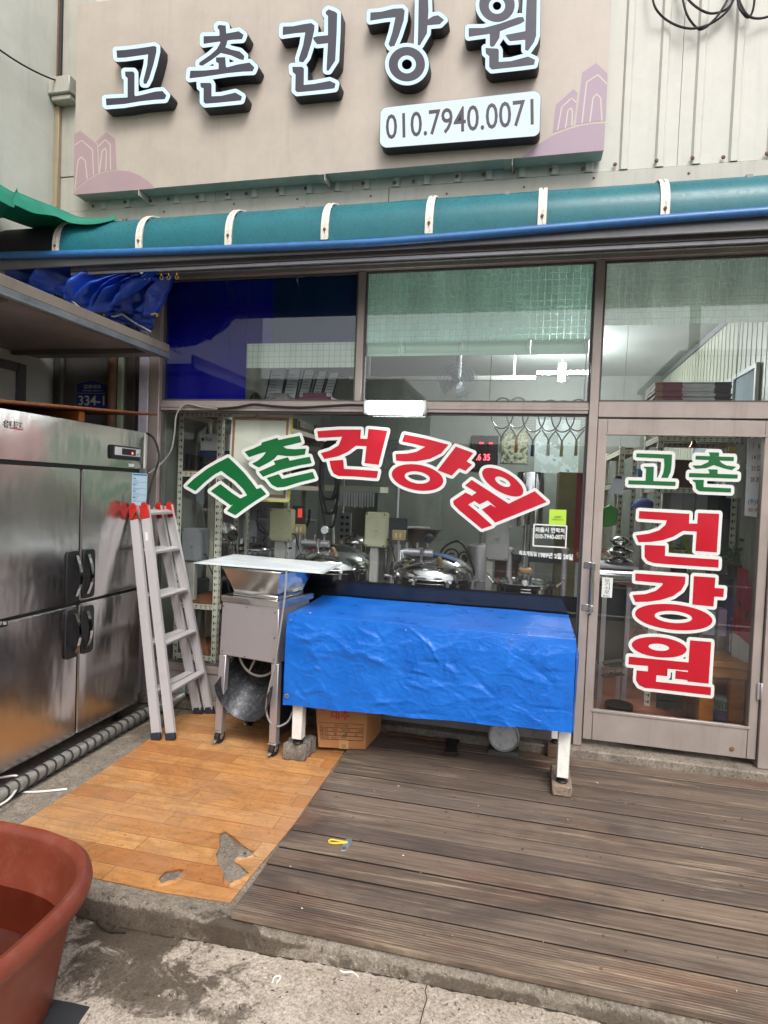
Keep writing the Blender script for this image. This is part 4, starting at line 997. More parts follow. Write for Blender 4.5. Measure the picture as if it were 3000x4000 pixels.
# telephone plate
CN = (1450, 340, .42194)
q = pl(*CN, [(150, 255), (1505, 105), (1495, 390), (145, 495)])
Lw = contours([q], 29.5, 2.0); bodyL = [[(lambda w: (w.x, w.z))(fp(x, y, LY)) for x, y in lp] for lp in Lw]
vs, fs = fill2d(bodyL, 0.084); mb = MB(); mb.add([(x, LY + 0.0425 - z, y) for x, y, z in vs], fs); tp = mb.build('telephone_plate', LETD, sign, angle=35, merge=1e-5)
shape_Y('lit_face', contours([q], 27.5, 2.0), LY - 0.001, 0.002, glow('plate light', (0.84, 0.95, 1.0), 0.56), tp)
lettering('plate_digits', '010.7940.0071', P(CN, 138, 490, LY - .0045), P(CN, 1505, 352, LY - .0045), P(CN, 134, 258, LY - .0045), mat('digit mauve', '#332d37', .5, var=.05, bump=0), tp, bold=0.008)
for x, y in ((545, 750), (1270, 695), (2000, 640)):
    b = MB(); p = fp(x, y, SY + 0.01); b.box(p.x, SY - 0.004, 3.50, p.x + 0.004, -0.0275, 3.541); b.box(p.x - 0.05, SY - 0.004, 3.5385, p.x - 0.001, -0.0275, 3.5425); b.build('bracket', SIDING2, sign)
# ================================================================== upright freezer
FX = -2.52
def XP(crop, x, y, X=FX): return xp(crop[0] + x * crop[2], crop[1] + y * crop[2], X)
fr = thing('upright_freezer', 'tall four-door stainless steel upright refrigerator against the left wall', 'refrigerator', (-2.9, -0.95, -0.1))
y0, ym, y1 = -1.56, -0.925, -0.335
b = MB(); b.box(-3.35, y0, 0.0, FX - 0.03, y1, 1.83); b.build('body', STEELD, fr, bev=0.006)
b = MB(); b.box(FX - 0.03, y0, 1.585, FX, y1 - 0.004, 1.832); b.build('header_panel', STEEL, fr, bev=0.006, seg=2)
b = MB(); b.box(FX - 0.03, y1 - 0.003, 1.59, FX - 0.001, y1 + 0.012, 1.828); b.build('edge_strip', mat('cream strip', '#d9d6c2', .5), fr)
b = MB(); b.box(FX - 0.05, y0 + .01, 0.02, FX - 0.028, y1 - .01, 1.59); b.build('gap', BLACK, fr)
for i, (a, c, z0, z1) in enumerate(((y0, ym - 0.006, 0.79, 1.56), (ym + 0.006, y1, 0.79, 1.56), (y0, ym - 0.006, 0.0, 0.772), (ym + 0.006, y1, 0.0, 0.772))):
    b = MB(); b.box(FX - 0.027, a, z0, FX, c, z1); d = b.build('door', STEEL, fr, bev=0.008, seg=2)
    left = i % 2 == 0
    hy0, hy1 = (c - 0.112, c - 0.006) if left else (a + 0.006, a + 0.112)
    hz0, hz1 = (0.80, 1.09) if z0 > 0.5 else (0.47, 0.755)
    # handle surround: rounded black recess plate with bowed chrome grip
    pts = []
    for k in range(28):
        t_ = 2 * math.pi * k / 28; cx_, cz_ = (hy0 + hy1) / 2, (hz0 + hz1) / 2
        ex = lambda v, n_: math.copysign(abs(v) ** (2 / n_), v)
        pts.append((FX + 0.0005, cx_ + (hy1 - hy0) / 2 * ex(math.cos(t_), 5), cz_ + (hz1 - hz0) / 2 * ex(math.sin(t_), 9)))
    b = MB(); b.prism(pts, (0.012, 0, 0)); h = b.build('handle', BLACK, d, bev=0.003)
    gy = (hy0 + hy1) / 2 + (0.018 if left else -0.018)
    b = MB()
    for s in range(10):
        za, zb = hz0 + 0.03 + (hz1 - hz0 - 0.06) * s / 10, hz0 + 0.03 + (hz1 - hz0 - 0.06) * (s + 1) / 10
        fa, fb = 0.03 * math.sin(math.pi * s / 10), 0.03 * math.sin(math.pi * (s + 1) / 10)
        b.bar((FX + 0.018 + fa, gy, za), (FX + 0.018 + fb, gy, zb), 0.022, 0.009, (1, 0, 0))
    b.build('grip', STEELB, h, merge=1e-4)
for yy in (y0 + 0.08, y1 - 0.08):
    for xx in (-3.28, FX - 0.1):
        b = MB(); b.lathe([(0.03, -0.106), (0.03, -0.09), (0.015, -0.085), (0.015, 0.0)], (xx, yy, 0), (0, 0, 1), 12); b.build('foot', BLACK, fr)
CF = (0, 1500, .48222)
# controller
q = [XP(CF, x, y, FX + .001) for x, y in ((883, 607), (1122, 625), (1122, 512), (883, 488))]
ya, yb, za, zb = q[0].y, q[1].y, q[1].z, q[3].z
b = MB(); b.box(FX + .0005, ya, za, FX + 0.018, yb, zb); ct = b.build('controller', BLACK, fr, bev=0.006, seg=2)
w, h_ = yb - ya, zb - za
b = MB(); b.box(FX + .0185, ya + .1 * w, za + .3 * h_, FX + .0195, yb - .03 * w, zb - .12 * h_); b.build('face', mat('controller silver', '#b9bdc0', .4), ct)
b = MB(); b.box(FX + .020, ya + .33 * w, za + .36 * h_, FX + .021, ya + .8 * w, zb - .18 * h_); b.build('display', BLACK, ct)
b = MB(); b.box(FX + .0215, ya + .66 * w, za + .45 * h_, FX + .022, ya + .7 * w, za + .6 * h_); b.build('indicator', glow('red led', (1, .12, .08), 3.0), ct)
b = MB(); b.lathe([(.014, 0), (.012, .008), (0, .008)], (FX + .0195, ya + .89 * w, za + .58 * h_), (1, 0, 0), 14); b.build('knob', mat('silver knob', '#c9ccce', .3, metal=.5), ct)
b = MB(); q = [XP(CF, x, y, FX + .001) for x, y in ((1043, 668), (1086, 672), (1086, 648))]; b.box(FX + .0004, q[0].y, q[1].z, FX + .0012, q[1].y, q[2].z); b.build('label', PAPER, fr)
# instruction sheet
q = [XP(CF, x, y, FX + .001) for x, y in ((1066, 980), (1190, 985), (1190, 728))]; ya, yb, za, zb = q[0].y, q[1].y, q[1].z, q[2].z
b = MB(); b.box(FX + .0006, ya, za, FX + .0014, yb - .004, zb); sh_ = b.build('instruction_sheet', mat('pale blue paper', '#b9d3e2', .6, var=.03), fr)
b = MB(); rr = random.Random(3)
b.box(FX + .0016, ya + .006, zb - .014, FX + .002, yb - .01, zb - .004)
for k in range(4):
    zc = zb - .03 - k * .042; b.box(FX + .0016, ya + .008, zc - .006, FX + .002, ya + .035, zc); b.box(FX + .0016, ya + .008, zc - .03, FX + .002, yb - .012, zc - .028)
b.build('print', BLUETXT, sh_)
b = MB()
for k in range(16):
    zc = zb - .04 - k * .0095; b.box(FX + .0016, ya + .01, zc, FX + .0019, ya + .03 + rr.random() * .06, zc + .002)
b.build('print', mat('grey print', '#6b7f8c', .6, bump=0), sh_)
# maker's name and compartment label
lettering('name_plate', '유니크', XP(CF, 30, 352, FX + .002), XP(CF, 185, 366, FX + .002), XP(CF, 30, 290, FX + .002), BLACK, fr, bold=.025)
lettering('name_plate', '유니크', XP(CF, 34, 350, FX + .004), XP(CF, 181, 363, FX + .004), XP(CF, 34, 294, FX + .004), WHITEV, fr, bold=.0)
b = MB(); b.bar(XP(CF, 85, 355, FX + .003), XP(CF, 190, 372, FX + .003), .001, .006); b.build('name_plate', REDTXT, fr)
q = [XP(CF, x, y, FX + .001) for x, y in ((-80, 1968), (62, 1960), (62, 1910))]
b = MB(); b.box(FX + .0004, q[0].y, q[1].z, FX + .0014, q[1].y, q[2].z); b.build('label', BLACK, fr)
lettering('label_print', '냉장실', XP(CF, -60, 1955, FX + .002), XP(CF, 50, 1948, FX + .002), XP(CF, -60, 1925, FX + .002), WHITEV, fr)

# plywood board and battens lying on the freezer
pb = thing('plywood_board', 'warped reddish plywood board tilted on a batten on top of the refrigerator', 'board', (-2.9, -0.9, 1.84))
b = MB()
def zply(y): return 1.862 + (y + 1.6) * 0.078
b.hexa([(-3.3, -1.75, zply(-1.75) - .015), (-2.462, -1.75, zply(-1.75) - .015), (-2.45, -0.30, zply(-0.3) - .012), (-3.25, -0.22, zply(-.22) - .012), (-3.3, -1.75, zply(-1.75)), (-2.462, -1.75, zply(-1.75)), (-2.45, -0.30, zply(-.3)), (-3.25, -0.22, zply(-.22))])
b.build('board', OLDPLY, pb, bev=0.003)
b = MB(); b.box(-3.3, -0.955, 1.8335, -2.525, -0.905, 1.892); b.build('batten', PINE, pb, bev=0.004)
b = MB(); b.box(-2.9, -1.62, 1.8335, -2.86, -0.96, 1.852); b.build('batten', PINE, pb, bev=0.003)

# steel canopy shelf over the freezer
cs = thing('steel_canopy_shelf', 'grey steel shelf projecting high above the refrigerator on the left', 'shelf', (-2.9, -1.3, 2.36))
b = MB(); b.box(-3.54, -3.4, 2.375, -2.49, -0.16, 2.395); b.build('deck_sheet', mat('shelf underside', '#8d8983', .6, dirt=.3), cs)
b = MB(); b.box(-2.488, -3.4, 2.40, -2.468, -0.158, 2.458); b.build('fascia', m_plate('brown grey fascia', '#7d746b', .5, .4, '#3f3a34'), cs, bev=0.003)
b = MB(); b.box(-2.49, -3.4, 2.352, -2.462, -0.165, 2.398); b.box(-2.4615, -3.4, 2.356, -2.452, -0.165, 2.364); b.build('edge_channel', mat('galvanised channel', '#8f959b', .35, metal=.6, dirt=.3), cs, bev=0.002)
for y in (-2.6, -1.5, -0.4):
    b = MB(); b.bar((-3.53, y, 2.36), (-2.5, y, 2.36), .03, .025); b.build('brace', DARKP, cs)

# blue curtain tarp bunched on hooks
bt = thing('blue_curtain_tarp', 'bunched blue tarpaulin curtain hanging from hooks above the steel shelf', 'tarp', (-2.9, -0.47, 2.55))
def tarpm(name, c, cd, fine=300):
    t = NT(name); v = t.obj()
    a = t.noise(v, 6, 7, 0.65); rn = t.n('ShaderNodeTexNoise', noise_type='RIDGED_MULTIFRACTAL'); t.link(v, rn.inputs['Vector']); t.set(rn, Scale=5.5, Detail=5.0, Roughness=.55, Distortion=.6); cr_ = rn.outputs['Fac']; wv = t.n('ShaderNodeTexWave'); t.link(v, wv.inputs[0]); t.set(wv, Scale=60, Distortion=.5)
    col = t.ramp(a, [(.3, cd), (.7, c)])
    sp = t.noise(v, 35, 5, .7); col = t.mix(t.ramp(sp, [(.62, 0.0), (.8, .25)]), col, '#6fa6dc')
    hh_ = None
    for sc_, am_, wd_ in ((7.0, .5, .04), (17.0, .3, .06)):
        dv = t.n('ShaderNodeVectorMath', operation='ADD'); t.link(t.obj((1, 1, 1.3), (.3, .5, .2)), dv.inputs[0]); nz = t.n('ShaderNodeTexNoise'); t.link(v, nz.inputs['Vector']); t.set(nz, Scale=2.5, Detail=3.0); sv = t.n('ShaderNodeVectorMath', operation='SCALE'); t.link(nz.outputs['Color'], sv.inputs[0]); sv.inputs['Scale'].default_value = .35; t.link(sv.outputs[0], dv.inputs[1])
        vo = t.n('ShaderNodeTexVoronoi', feature='DISTANCE_TO_EDGE'); t.link(dv.outputs[0], vo.inputs['Vector']); t.set(vo, Scale=sc_)
        e_ = t.math('MULTIPLY', t.ramp(vo.outputs['Distance'], [(0.0, 1.0), (wd_, .25), (.4, 0.0)]), am_); hh_ = e_ if hh_ is None else t.math('ADD', hh_, e_)
    cr_ = t.math('ADD', hh_, t.math('MULTIPLY', cr_, .25))
    p_ = t.principled(Base_Color=col, Roughness=t.ramp(a, [(.3, .24), (.7, .4)]), Normal=t.bump(wv.outputs['Fac'], .06, .001, t.bump(cr_, .32, .004)))
    tl = t.n('ShaderNodeBsdfTranslucent'); t.set(tl, Color=col); mx = t.n('ShaderNodeMixShader'); mx.inputs[0].default_value = .12; t.link(p_.outputs[0], mx.inputs[1]); t.link(tl.outputs[0], mx.inputs[2])
    return t.done(mx.outputs[0])
TARP = tarpm('blue tarpaulin', '#146ccc', '#0f5cb8'); TARPD = tarpm('curtain tarpaulin', '#1747b0', '#0e2f86')
def fold(name, top, bot, nf, amp, yb, belly=0.0, ph=0.0, m=TARPD, sk=0.0):
    top, bot = spline(top, 8), spline(bot, 8); b = MB()
    def f(u, v):
        def at(L, q):
            k = q * (len(L) - 1); i = min(int(k), len(L) - 2); return L[i].lerp(L[i + 1], k - i)
        p = at(top, u).lerp(at(bot, min(1, max(0, u + sk * v * (1 - v)))), v)
        w = amp * (0.35 + 0.9 * math.sin(math.pi * min(1, v * 1.1)) ** .8 + .25 * v)
        p += Vector((0.5 * w * math.sin(nf * 6.28 * u + 1.3 + ph + 2 * v), -w * math.sin(nf * 6.28 * u + ph + 1.5 * v) - belly * math.sin(math.pi * v), -0.3 * w * abs(math.sin(nf * 6.28 * u + ph))))
        p += Vector((0, .02 * noise.noise((u * 9, v * 5, ph)), .012 * noise.noise((u * 7, v * 7, 3 + ph))))
        return p
    b.grid(f, 130, 34); return b.build(name, m, bt, angle=80)
Yc = -0.46
fold('upper_fold', [fp(20, 1020, -.40), fp(190, 1012, -.42), fp(330, 1030, -.44), fp(470, 1052, Yc), fp(580, 1055, Yc), fp(690, 1052, Yc)], [fp(-20, 1120, -.42), fp(120, 1130, -.44), fp(250, 1160, Yc), fp(330, 1212, -.5), fp(420, 1200, Yc), fp(520, 1110, Yc)], 4.5, .055, 0, .06, .4, sk=.1)
fold('middle_fold', [fp(430, 1058, -.45), fp(535, 1056, -.47), fp(610, 1054, -.47), fp(690, 1056, -.45)], [fp(205, 1120, -.52), fp(320, 1180, -.5), fp(365, 1215, -.5), fp(445, 1190, -.5), fp(480, 1110, -.48)], 3.5, .05, 0, .05, 2.1)
fold('right_fold', [fp(470, 1068, -.38), fp(560, 1062, -.38), fp(690, 1050, -.4)], [fp(400, 1195, -.33), fp(500, 1215, -.33), fp(612, 1225, -.35)], 2.6, .03, 0, .02, .9)
fold('lower_sheet', [fp(380, 1205, -.3), fp(480, 1190, -.3), fp(610, 1225, -.3)], [fp(440, 1255, -.26), fp(520, 1275, -.24), fp(592, 1298, -.22)], 1.5, .012, 0, 0, .3)
HOOK = mat('brass hook', '#b5913e', .4, metal=.8); ZINC = mat('zinc', '#a8a8a6', .4, metal=.7)
for x in (470, 535, 580, 632, 660, 692):
    p = fp(x, 1036, -.505); p.z = 2.822; b = MB()
    b.tube([p + Vector((0, 0, 0)), p + Vector((0, 0, -.018))], .006, 8); b.tube([p + Vector((.011 * math.sin(a), 0, -.03 + .013 * math.cos(a))) for a in [i * .55 for i in range(11)]], .0028, 6)
    b.build('hook', HOOK, bt)
b = MB(); b.tube(spline([fp(535, 1050, -.5), fp(545, 1062, -.52), fp(560, 1072, -.53), fp(566, 1088, -.53), fp(552, 1075, -.53)], 4), .007, 7); b.build('knot', ROPE, bt)
b = MB(); b.tube(spline([fp(275, 1168, -.49), fp(310, 1200, -.5), fp(340, 1228, -.51), fp(360, 1243, -.52)], 5), .006, 7); b.build('rope', ROPE, bt)
b = MB(); b.tube(spline([fp(405, 1230, -.27), fp(445, 1236, -.27), fp(478, 1228, -.27), fp(510, 1250, -.26), fp(590, 1296, -.23)], 5), .006, 7); b.build('rope', ROPE, bt)
b = MB(); b.tube(spline([fp(590, 1228, -.33), fp(603, 1226, -.33), fp(616, 1228, -.33), fp(612, 1236, -.33)], 4), .005, 6); b.build('tie', mat('yellow cord', '#c9a82a', .6), bt)

# taped insulated pipe along the freezer foot
ip = thing('insulated_pipe', 'foil-wrapped pipe spirally bound with black tape along the refrigerator foot', 'pipe', (-2.46, -0.9, -0.1))
pp = [Vector((-2.44, -2.1, -.06)), Vector((-2.448, -1.5, -.06)), Vector((-2.45, -1.0, -.058)), Vector((-2.455, -.6, -.06)), Vector((-2.45, -.35, -.06)), Vector((-2.40, -.16, -.055)), Vector((-2.34, -.06, -.02))]
sp_ = spline(pp, 12); b = MB(); b.tube(sp_, [.035 + .003 * noise.noise((i * .9, 0, 0)) for i in range(len(sp_))], 16); b.build('foil', mat('dull foil', '#a7a49c', .35, metal=.7, scale=30, bump=.5, bscale=40, bdist=.006, dirt=.4), ip)
b = MB()
for k in range(30):
    y = -1.9 + k * .062
    if y > -.28: break
    pth = [Vector((-2.449 + (.0375) * math.cos(a), y + .022 * math.sin(a + .5), -.06 + .0375 * math.sin(a))) for a in [i * 6.283 / 20 for i in range(20)]]
    b.tube(pth, .0055, 6, closed=True)
b.build('tape', RUBBER, ip)
b = MB()
for k in range(14):
    a = k * 2.4; b.bar((-2.34, -.06, -.02), (-2.33 + .05 * math.cos(a), -.05 + .03 * math.sin(a * 1.3), .03 + .03 * math.sin(a)), .018, .004)
b.build('foil_end', mat('crumpled foil', '#9fb2b4', .35, metal=.5), ip)

# ================================================================== ladder
ld = thing('step_ladder', 'folded aluminium step ladder with red top plates leaning on the refrigerator', 'ladder', (-2.15, -.36, -.1))
GF = dict(F=((-2.105, -.60), (-2.105, -.115), (-2.418, -.475), (-2.418, -.185), 1.345), B=((-2.19, -.625), (-2.175, -.15), (-2.492, -.485), (-2.492, -.20), 1.335))
REDP = mat('red plate', '#b3221d', .45, var=.1, dirt=.3, scale=20)
for key, (a0, a1, t0, t1, zt) in GF.items():
    for (bx, by), (tx, ty) in ((a0, t0), (a1, t1)):
        p, q = Vector((bx, by, -.07)), Vector((tx, ty, zt)); d = (q - p).normalized()
        b = MB(); b.bar(p, q, .06, .004, (0, 1, 0))
        s = d.cross(Vector((0, 1, 0))).normalized()
        for sg in (-1, 1): b.bar(p + s * sg * .028 + Vector((0, .011 if by < -.4 else -.011, 0)), q + s * sg * .028 + Vector((0, .011 if by < -.4 else -.011, 0)), .004, .02, (0, 1, 0))
        b.build('rail', ALU, ld)
        b = MB(); b.bar(p - d * .032, p + d * .012, .064, .03, (0, 1, 0)); b.build('foot', mat('navy rubber foot', '#20222e', .7), ld, bev=.004)
        b = MB(); b.bar(q - d * .085, q + d * .006, .066, .01, (0, 1, 0)); b.build('top_plate', REDP, ld, bev=.004)
        b = MB(); b.lathe([(.017, -.008), (.017, .008)], q + d * .008, (0, 1, 0), 14); b.build('hinge', REDP, ld)
    for z in (1.30, 1.05, .765, .475, .185):
        f = (z + .07) / (zt + .07)
        p = Vector((a0[0], a0[1] + .006, -.07)).lerp(Vector((t0[0], t0[1] + .006, zt)), f); q = Vector((a1[0], a1[1] - .006, -.07)).lerp(Vector((t1[0], t1[1] - .006, zt)), f)
        b = MB(); b.bar(p, q, .05, .022, (.2, 0, 1)); b.build('rung', ALU, ld, bev=.004)
for y in (-.50, -.165):
    b = MB(); b.bar((-2.485, y, 1.25), (-2.455, y, 1.31), .004, .016, (0, 1, 0)); b.bar((-2.42, y, 1.25), (-2.455, y, 1.31), .004, .016, (0, 1, 0)); b.build('hinge_arm', RUST, ld, bev=.001)
q0 = Vector((-2.105, -.60, -.07)).lerp(Vector((-2.418, -.475, 1.345)), .86)
b = MB(); b.bar(q0 + Vector((0, -.0035, -.03)), q0 + Vector((-.008, -.0035, .03)), .02, .001, (0, 1, 0)); b.build('sticker', PAPER, ld)

# ================================================================== stainless crushing machine
O = Vector((-1.795, -.565, 0)); U = Vector((.9853, -.1708, 0)); V = Vector((.1708, .9853, 0)); Z = Vector((0, 0, 1))
def MP(u, v, z): return O + U * u + V * v + Z * z
cm = thing('crushing_machine', 'stainless steel hopper machine on casters under a white board, beside the blue-covered table', 'machine', O + U * .2 + V * .18 - Z * .1)
def mbox(b, u0, v0, z0, u1, v1, z1, du=0.0): return b.hexa([MP(u0, v0, z0), MP(u1, v0, z0), MP(u1, v1, z0), MP(u0, v1, z0), MP(u0 + du, v0, z1), MP(u1 + du, v0, z1), MP(u1 + du, v1, z1), MP(u0 + du, v1, z1)])
b = MB(); b.hexa([MP(-.012, 0, .458), MP(.41, 0, .458), MP(.41, .36, .458), MP(-.012, .36, .458), MP(0, 0, .788), MP(.405, 0, .788), MP(.405, .36, .788), MP(0, .36, .788)]); b.build('housing', STEELD, cm, bev=.004)
b = MB(); mbox(b, -.008, -.008, .7885, .414, .40, .826); b.build('top_cap', STEELB, cm, bev=.005, seg=2)
b = MB(); mbox(b, .055, .03, .8265, .375, .33, .85); b.build('hopper_base', STEELB, cm, bev=.003)
b = MB()
bot = [(.06, .035), (.37, .035), (.37, .325), (.06, .325)]; top = [(.005, -.015), (.415, -.015), (.43, .36), (.0, .36)]
b.add([MP(u, v, .85) for u, v in bot] + [MP(u, v, 1.0) for u, v in top], [(0, 1, 5, 4), (1, 2, 6, 5), (2, 3, 7, 6), (3, 0, 4, 7)])
b.build('hopper', STEELB, cm, thick=.003, smooth=False)
b = MB()
for i in range(4): b.bar(MP(*top[i], .997), MP(*top[(i + 1) % 4], .997), .012, .012)
b.build('rim', STEELB, cm, bev=.002)
for u, v, du in ((-.012, 0, -.02), (.365, 0, .0), (-.012, .32, -.02), (.365, .32, 0)):
    b = MB(); b.hexa([MP(u + du, v, -.02), MP(u + du + .05, v, -.02), MP(u + du + .05, v + .04, -.02), MP(u + du, v + .04, -.02), MP(u, v, .457), MP(u + .05, v, .457), MP(u + .05, v + .04, .457), MP(u, v + .04, .457)])
    b.build('leg', STEELD, cm, bev=.003)
    c = MP(u + du + .025, v + .02, -.0615)
    b = MB(); b.lathe([(.012, -.014), (.036, -.014), (.0385, -.009), (.0385, .009), (.036, .014), (.012, .014)], c, U, 20); w_ = b.build('caster', RUBBER, cm)
    b = MB(); b.lathe([(.014, -.017), (.014, .017)], c, U, 14); b.bar(c - U * .02, c - U * .02 + Z * .04, .03, .003, U); b.bar(c + U * .02, c + U * .02 + Z * .04, .03, .003, U)
    b.hexa([c + U * x_ + V * y_ + Z * z_ for z_ in (.033, .041) for x_, y_ in ((-.028, -.028), (.028, -.028), (.028, .028), (-.028, .028))]); b.bar(c - V * .02 - Z * .01, c - V * .06 - Z * .015, .02, .006); b.build('fork', ZINC, w_, bev=.001)
b = MB()
def chute(u, v):
    a = math.pi * (1.04 * u - .02); r = .178 + .012 * v
    zc, vv = .44 - .17 * v, .26 - .30 * v + .05 * math.sin(math.pi * u)
    return MP(.193 - r * math.cos(a), vv - .02 * v * abs(math.cos(a)), zc - r * .92 * math.sin(a) - .02 * v * math.sin(a) + .06 * (1 - v))
b.grid(chute, 26, 10); b.build('chute', mat('worn dark sheet', '#35363a', .38, metal=.5, dirt=.5, dirtcol='#8a8a88', scale=18), cm, thick=.003)
b = MB(); b.tube([MP(.205 + .145 * math.cos(a), .10, .475 + .145 * math.sin(a)) for a in [i * 6.283 / 32 for i in range(32)]], .008, 8, closed=True); b.lathe([(.03, -.02), (.03, .02)], MP(.205, .10, .475), V, 16)
for a in (0.6, 2.7, 4.25): b.tube([MP(.205, .10, .475), MP(.205 + .145 * math.cos(a), .10, .475 + .145 * math.sin(a))], .007, 8)
b.build('pulley', mat('pulley grey', '#9b9a93', .4, metal=.5), cm)
b = MB(); mbox(b, .378, .045, .0, .398, .315, .455); b.hexa([MP(.02, .33, .02), MP(.38, .33, .02), MP(.38, .345, .02), MP(.02, .345, .02), MP(.02, .33, .455), MP(.38, .33, .455), MP(.38, .345, .455), MP(.02, .345, .455)]); b.build('side_plate', mat('dark side plate', '#26252a', .45, metal=.4), cm)
b = MB(); pts = [(868, 262, -.03), (862, 400, -.03), (850, 520, -.035), (803, 850, -.035), (770, 1050, -.03), (722, 1250, -.02), (705, 1400, 0), (740, 1500, .01), (800, 1530, .02), (880, 1490, .03), (918, 1410, .05)]
b.tube(spline([fp(700 + x * .4822, 2100 + y * .4822, -.64 + dv) for x, y, dv in pts], 6), .006, 8); b.build('cord', CORD, cm)
for u, z in ((.0, .76), (.395, .76), (.0, .48), (.395, .48), (.195, .77), (.19, .47), (.395, .61)):
    rv = MB(); rv.lathe([(.005, 0), (.003, .003), (0, .003)], MP(u + (.012 if u < .1 else -.012), -.0045, z), -V, 8); rv.build('rivet', RUST, cm)
# white board on the hopper
wb = thing('white_board_sheet', 'white sheet board lying across the hopper of the machine', 'board', O + U * .2 + V * .18 + Z * 1.003)
cz = 1.0065; q = [gp(x, y, cz + .006) for x, y in ((756, 2197), (1262, 2238), (1338, 2202), (914, 2164))]
q = [Vector((p.x, p.y, cz)) for p in q]; cen = sum(q, Vector()) / 4
b = MB(); b.prism(q, (0, 0, .005)); b.build('glass_sheet', mat('frosted pale edge', '#c9d2d0', .15, var=.04), wb)
b = MB(); b.prism([cen + (p - cen) * .93 + Vector((0, 0, .0055)) for p in q], (0, 0, .002)); b.build('white_face', mat('white laminate', '#dfe5e8', .2, var=.03), wb)

# ================================================================== table under a blue tarp
tb = thing('table', 'white-legged table hidden under a blue tarpaulin in front of the window', 'table', (-.52, -.36, -.1))
TX0, TX1, TY0, TY1, TZ = -1.325, .278, -.672, -.035, .762
b = MB(); b.box(TX0 + .01, TY0 + .012, TZ - .035, TX1 - .01, TY1 - .01, TZ - .006); b.build('table_top', WHITEP, tb, bev=.003)
b = MB(); b.box(TX0 + .05, TY0 + .05, TZ - .1, TX1 - .05, TY0 + .075, TZ - .036); b.box(TX0 + .05, TY1 - .08, TZ - .1, TX1 - .05, TY1 - .055, TZ - .036); b.build('apron', WHITEP, tb)
for x, y, zf in ((-1.252, -.62, .0), (.247, -.60, -.02), (-1.252, -.115, -.0), (.235, -.115, -.0)):
    b = MB(); b.box(x - .032, y - .03, zf + .03, x + .032, y + .03, TZ - .036); b.build('leg', WHITEP, tb, bev=.004)
    b = MB(); b.lathe([(.03, 0), (.032, .006), (.024, .014), (.01, .016), (.01, .03)], (x, y, zf), (0, 0, 1), 16); b.build('foot', BLACK, tb)
def wr(x, y, z, k=1.0):   # creases: flat facets between thin folded ridges
    p = Vector((x, y, z)); s = 0
    for f, a in ((1.6, .005), (4.3, .003), (9.5, .0015), (21, .001)):
        n1 = noise.noise(p * f + Vector((3, 1, 7))); s += a * max(0.0, 1 - 5 * abs(n1)) ** 1.2
        s += .22 * a * noise.noise(p * f * .7 + Vector((9, 4, 1)))
    return s * k
CRE = []; rc = random.Random(5)
for k in range(64):   # straight fold creases pressed into the sheet
    L_ = rc.uniform(.06, .42); an = rc.choice((rc.gauss(-.5, .35), rc.gauss(.7, .4), rc.gauss(.05, .2), rc.gauss(1.4, .3)))
    CRE.append((rc.uniform(-1.35, .3), rc.uniform(.22, .74), math.cos(an), math.sin(an), L_, rc.choice((-1, 1, 1)) * rc.uniform(.002, .0052), rc.uniform(.012, .035)))
def crease(x, z):
    s = 0.0
    for cx, cz, c, sn, L_, h, w in CRE:
        dx, dz = x - cx, z - cz; u = dx * c + dz * sn; v = -dx * sn + dz * c + .15 * u * u
        if abs(u) < L_ / 2 and abs(v) < w: s += h * (1 - abs(v) / w) * (1 - (2 * u / L_) ** 2)
    return s
tp_ = MB()
def sm(t_): return max(0, min(1, t_)) ** .5
def ttop(u, v):
    x, y = TX0 + (TX1 - TX0) * u, TY1 + (TY0 - TY1) * v
    e = min(1, 8 * min(u, 1 - u, 1 - v + .02)); return (x, y, TZ + .004 + .35 * e * abs(wr(x, y, 0)) + .5 * e * abs(crease(x, .7 + y)) + .012 * (1 - v) * (1 - v))
def hem(u): return .238 + .045 * u + .003 * math.sin(u * 23) + .004 * noise.noise((u * 14, 0, 0))
def tfront(u, v):
    x = TX0 + (TX1 - TX0) * u; z = TZ + .004 + (hem(u) - TZ) * v
    e = min(1, 6 * v) * min(1, 10 * u + .15, 10 * (1 - u) + .15)
    return (x + .004 * noise.noise((z * 8, 1, 0)), TY0 - .012 * min(1, 5 * v) - e * (crease(x, z) + wr(x * .9 + .5 * z, z * 1.5 - .3 * x, 1, 1.25) + .003 * math.sin(3.1 * x + 2.0 * z)) - .012 * v, z)
def tside(s):
    def f(u, v):
        y = TY0 + (TY1 - TY0) * u; x = TX1 if s > 0 else TX0; z0_ = hem(1.0 if s > 0 else 0.0)
        z = TZ + .004 + (z0_ + .01 * math.sin(u * 9) - TZ) * v; e = min(1, 6 * v) * min(1, 8 * u, 8 * (1 - u) + .2)
        yb = y - (.012 * min(1, 5 * v) + .012 * v) * (1 - u) if u < 1 else y
        return (x + s * e * (.014 + wr(y, z, 5, 1.2)) + s * .004 * min(1, 5 * v), yb, z)
    return f
tp_.grid(ttop, 130, 50); tp_.grid(tfront, 300, 110); tp_.grid(tside(1), 40, 50); tp_.grid(tside(-1), 40, 50)
bl = thing('blue_table_tarp', 'creased blue tarpaulin covering the table in front of the window', 'tarp', (-.5, -.36, TZ))
tpo = tp_.build('sheet', TARP, bl, angle=28, merge=.0025)
ey = MB(); 
for p_, ax in (((TX0 + .025, TY0 - .03, hem(0) + .062), (0, -1, 0)), ): ey.lathe([(.013, 0), (.013, .003), (.006, .004), (.006, 0)], p_, ax, 16)
ey.build('eyelet', ZINC, bl)
tk = MB()
for x_ in (TX0 + .03, -.62, -.05): tk.lathe([(.006, 0), (.004, .004), (0, .004)], (x_, TY0 - .022, TZ - .022), (0, -1, 0), 10)
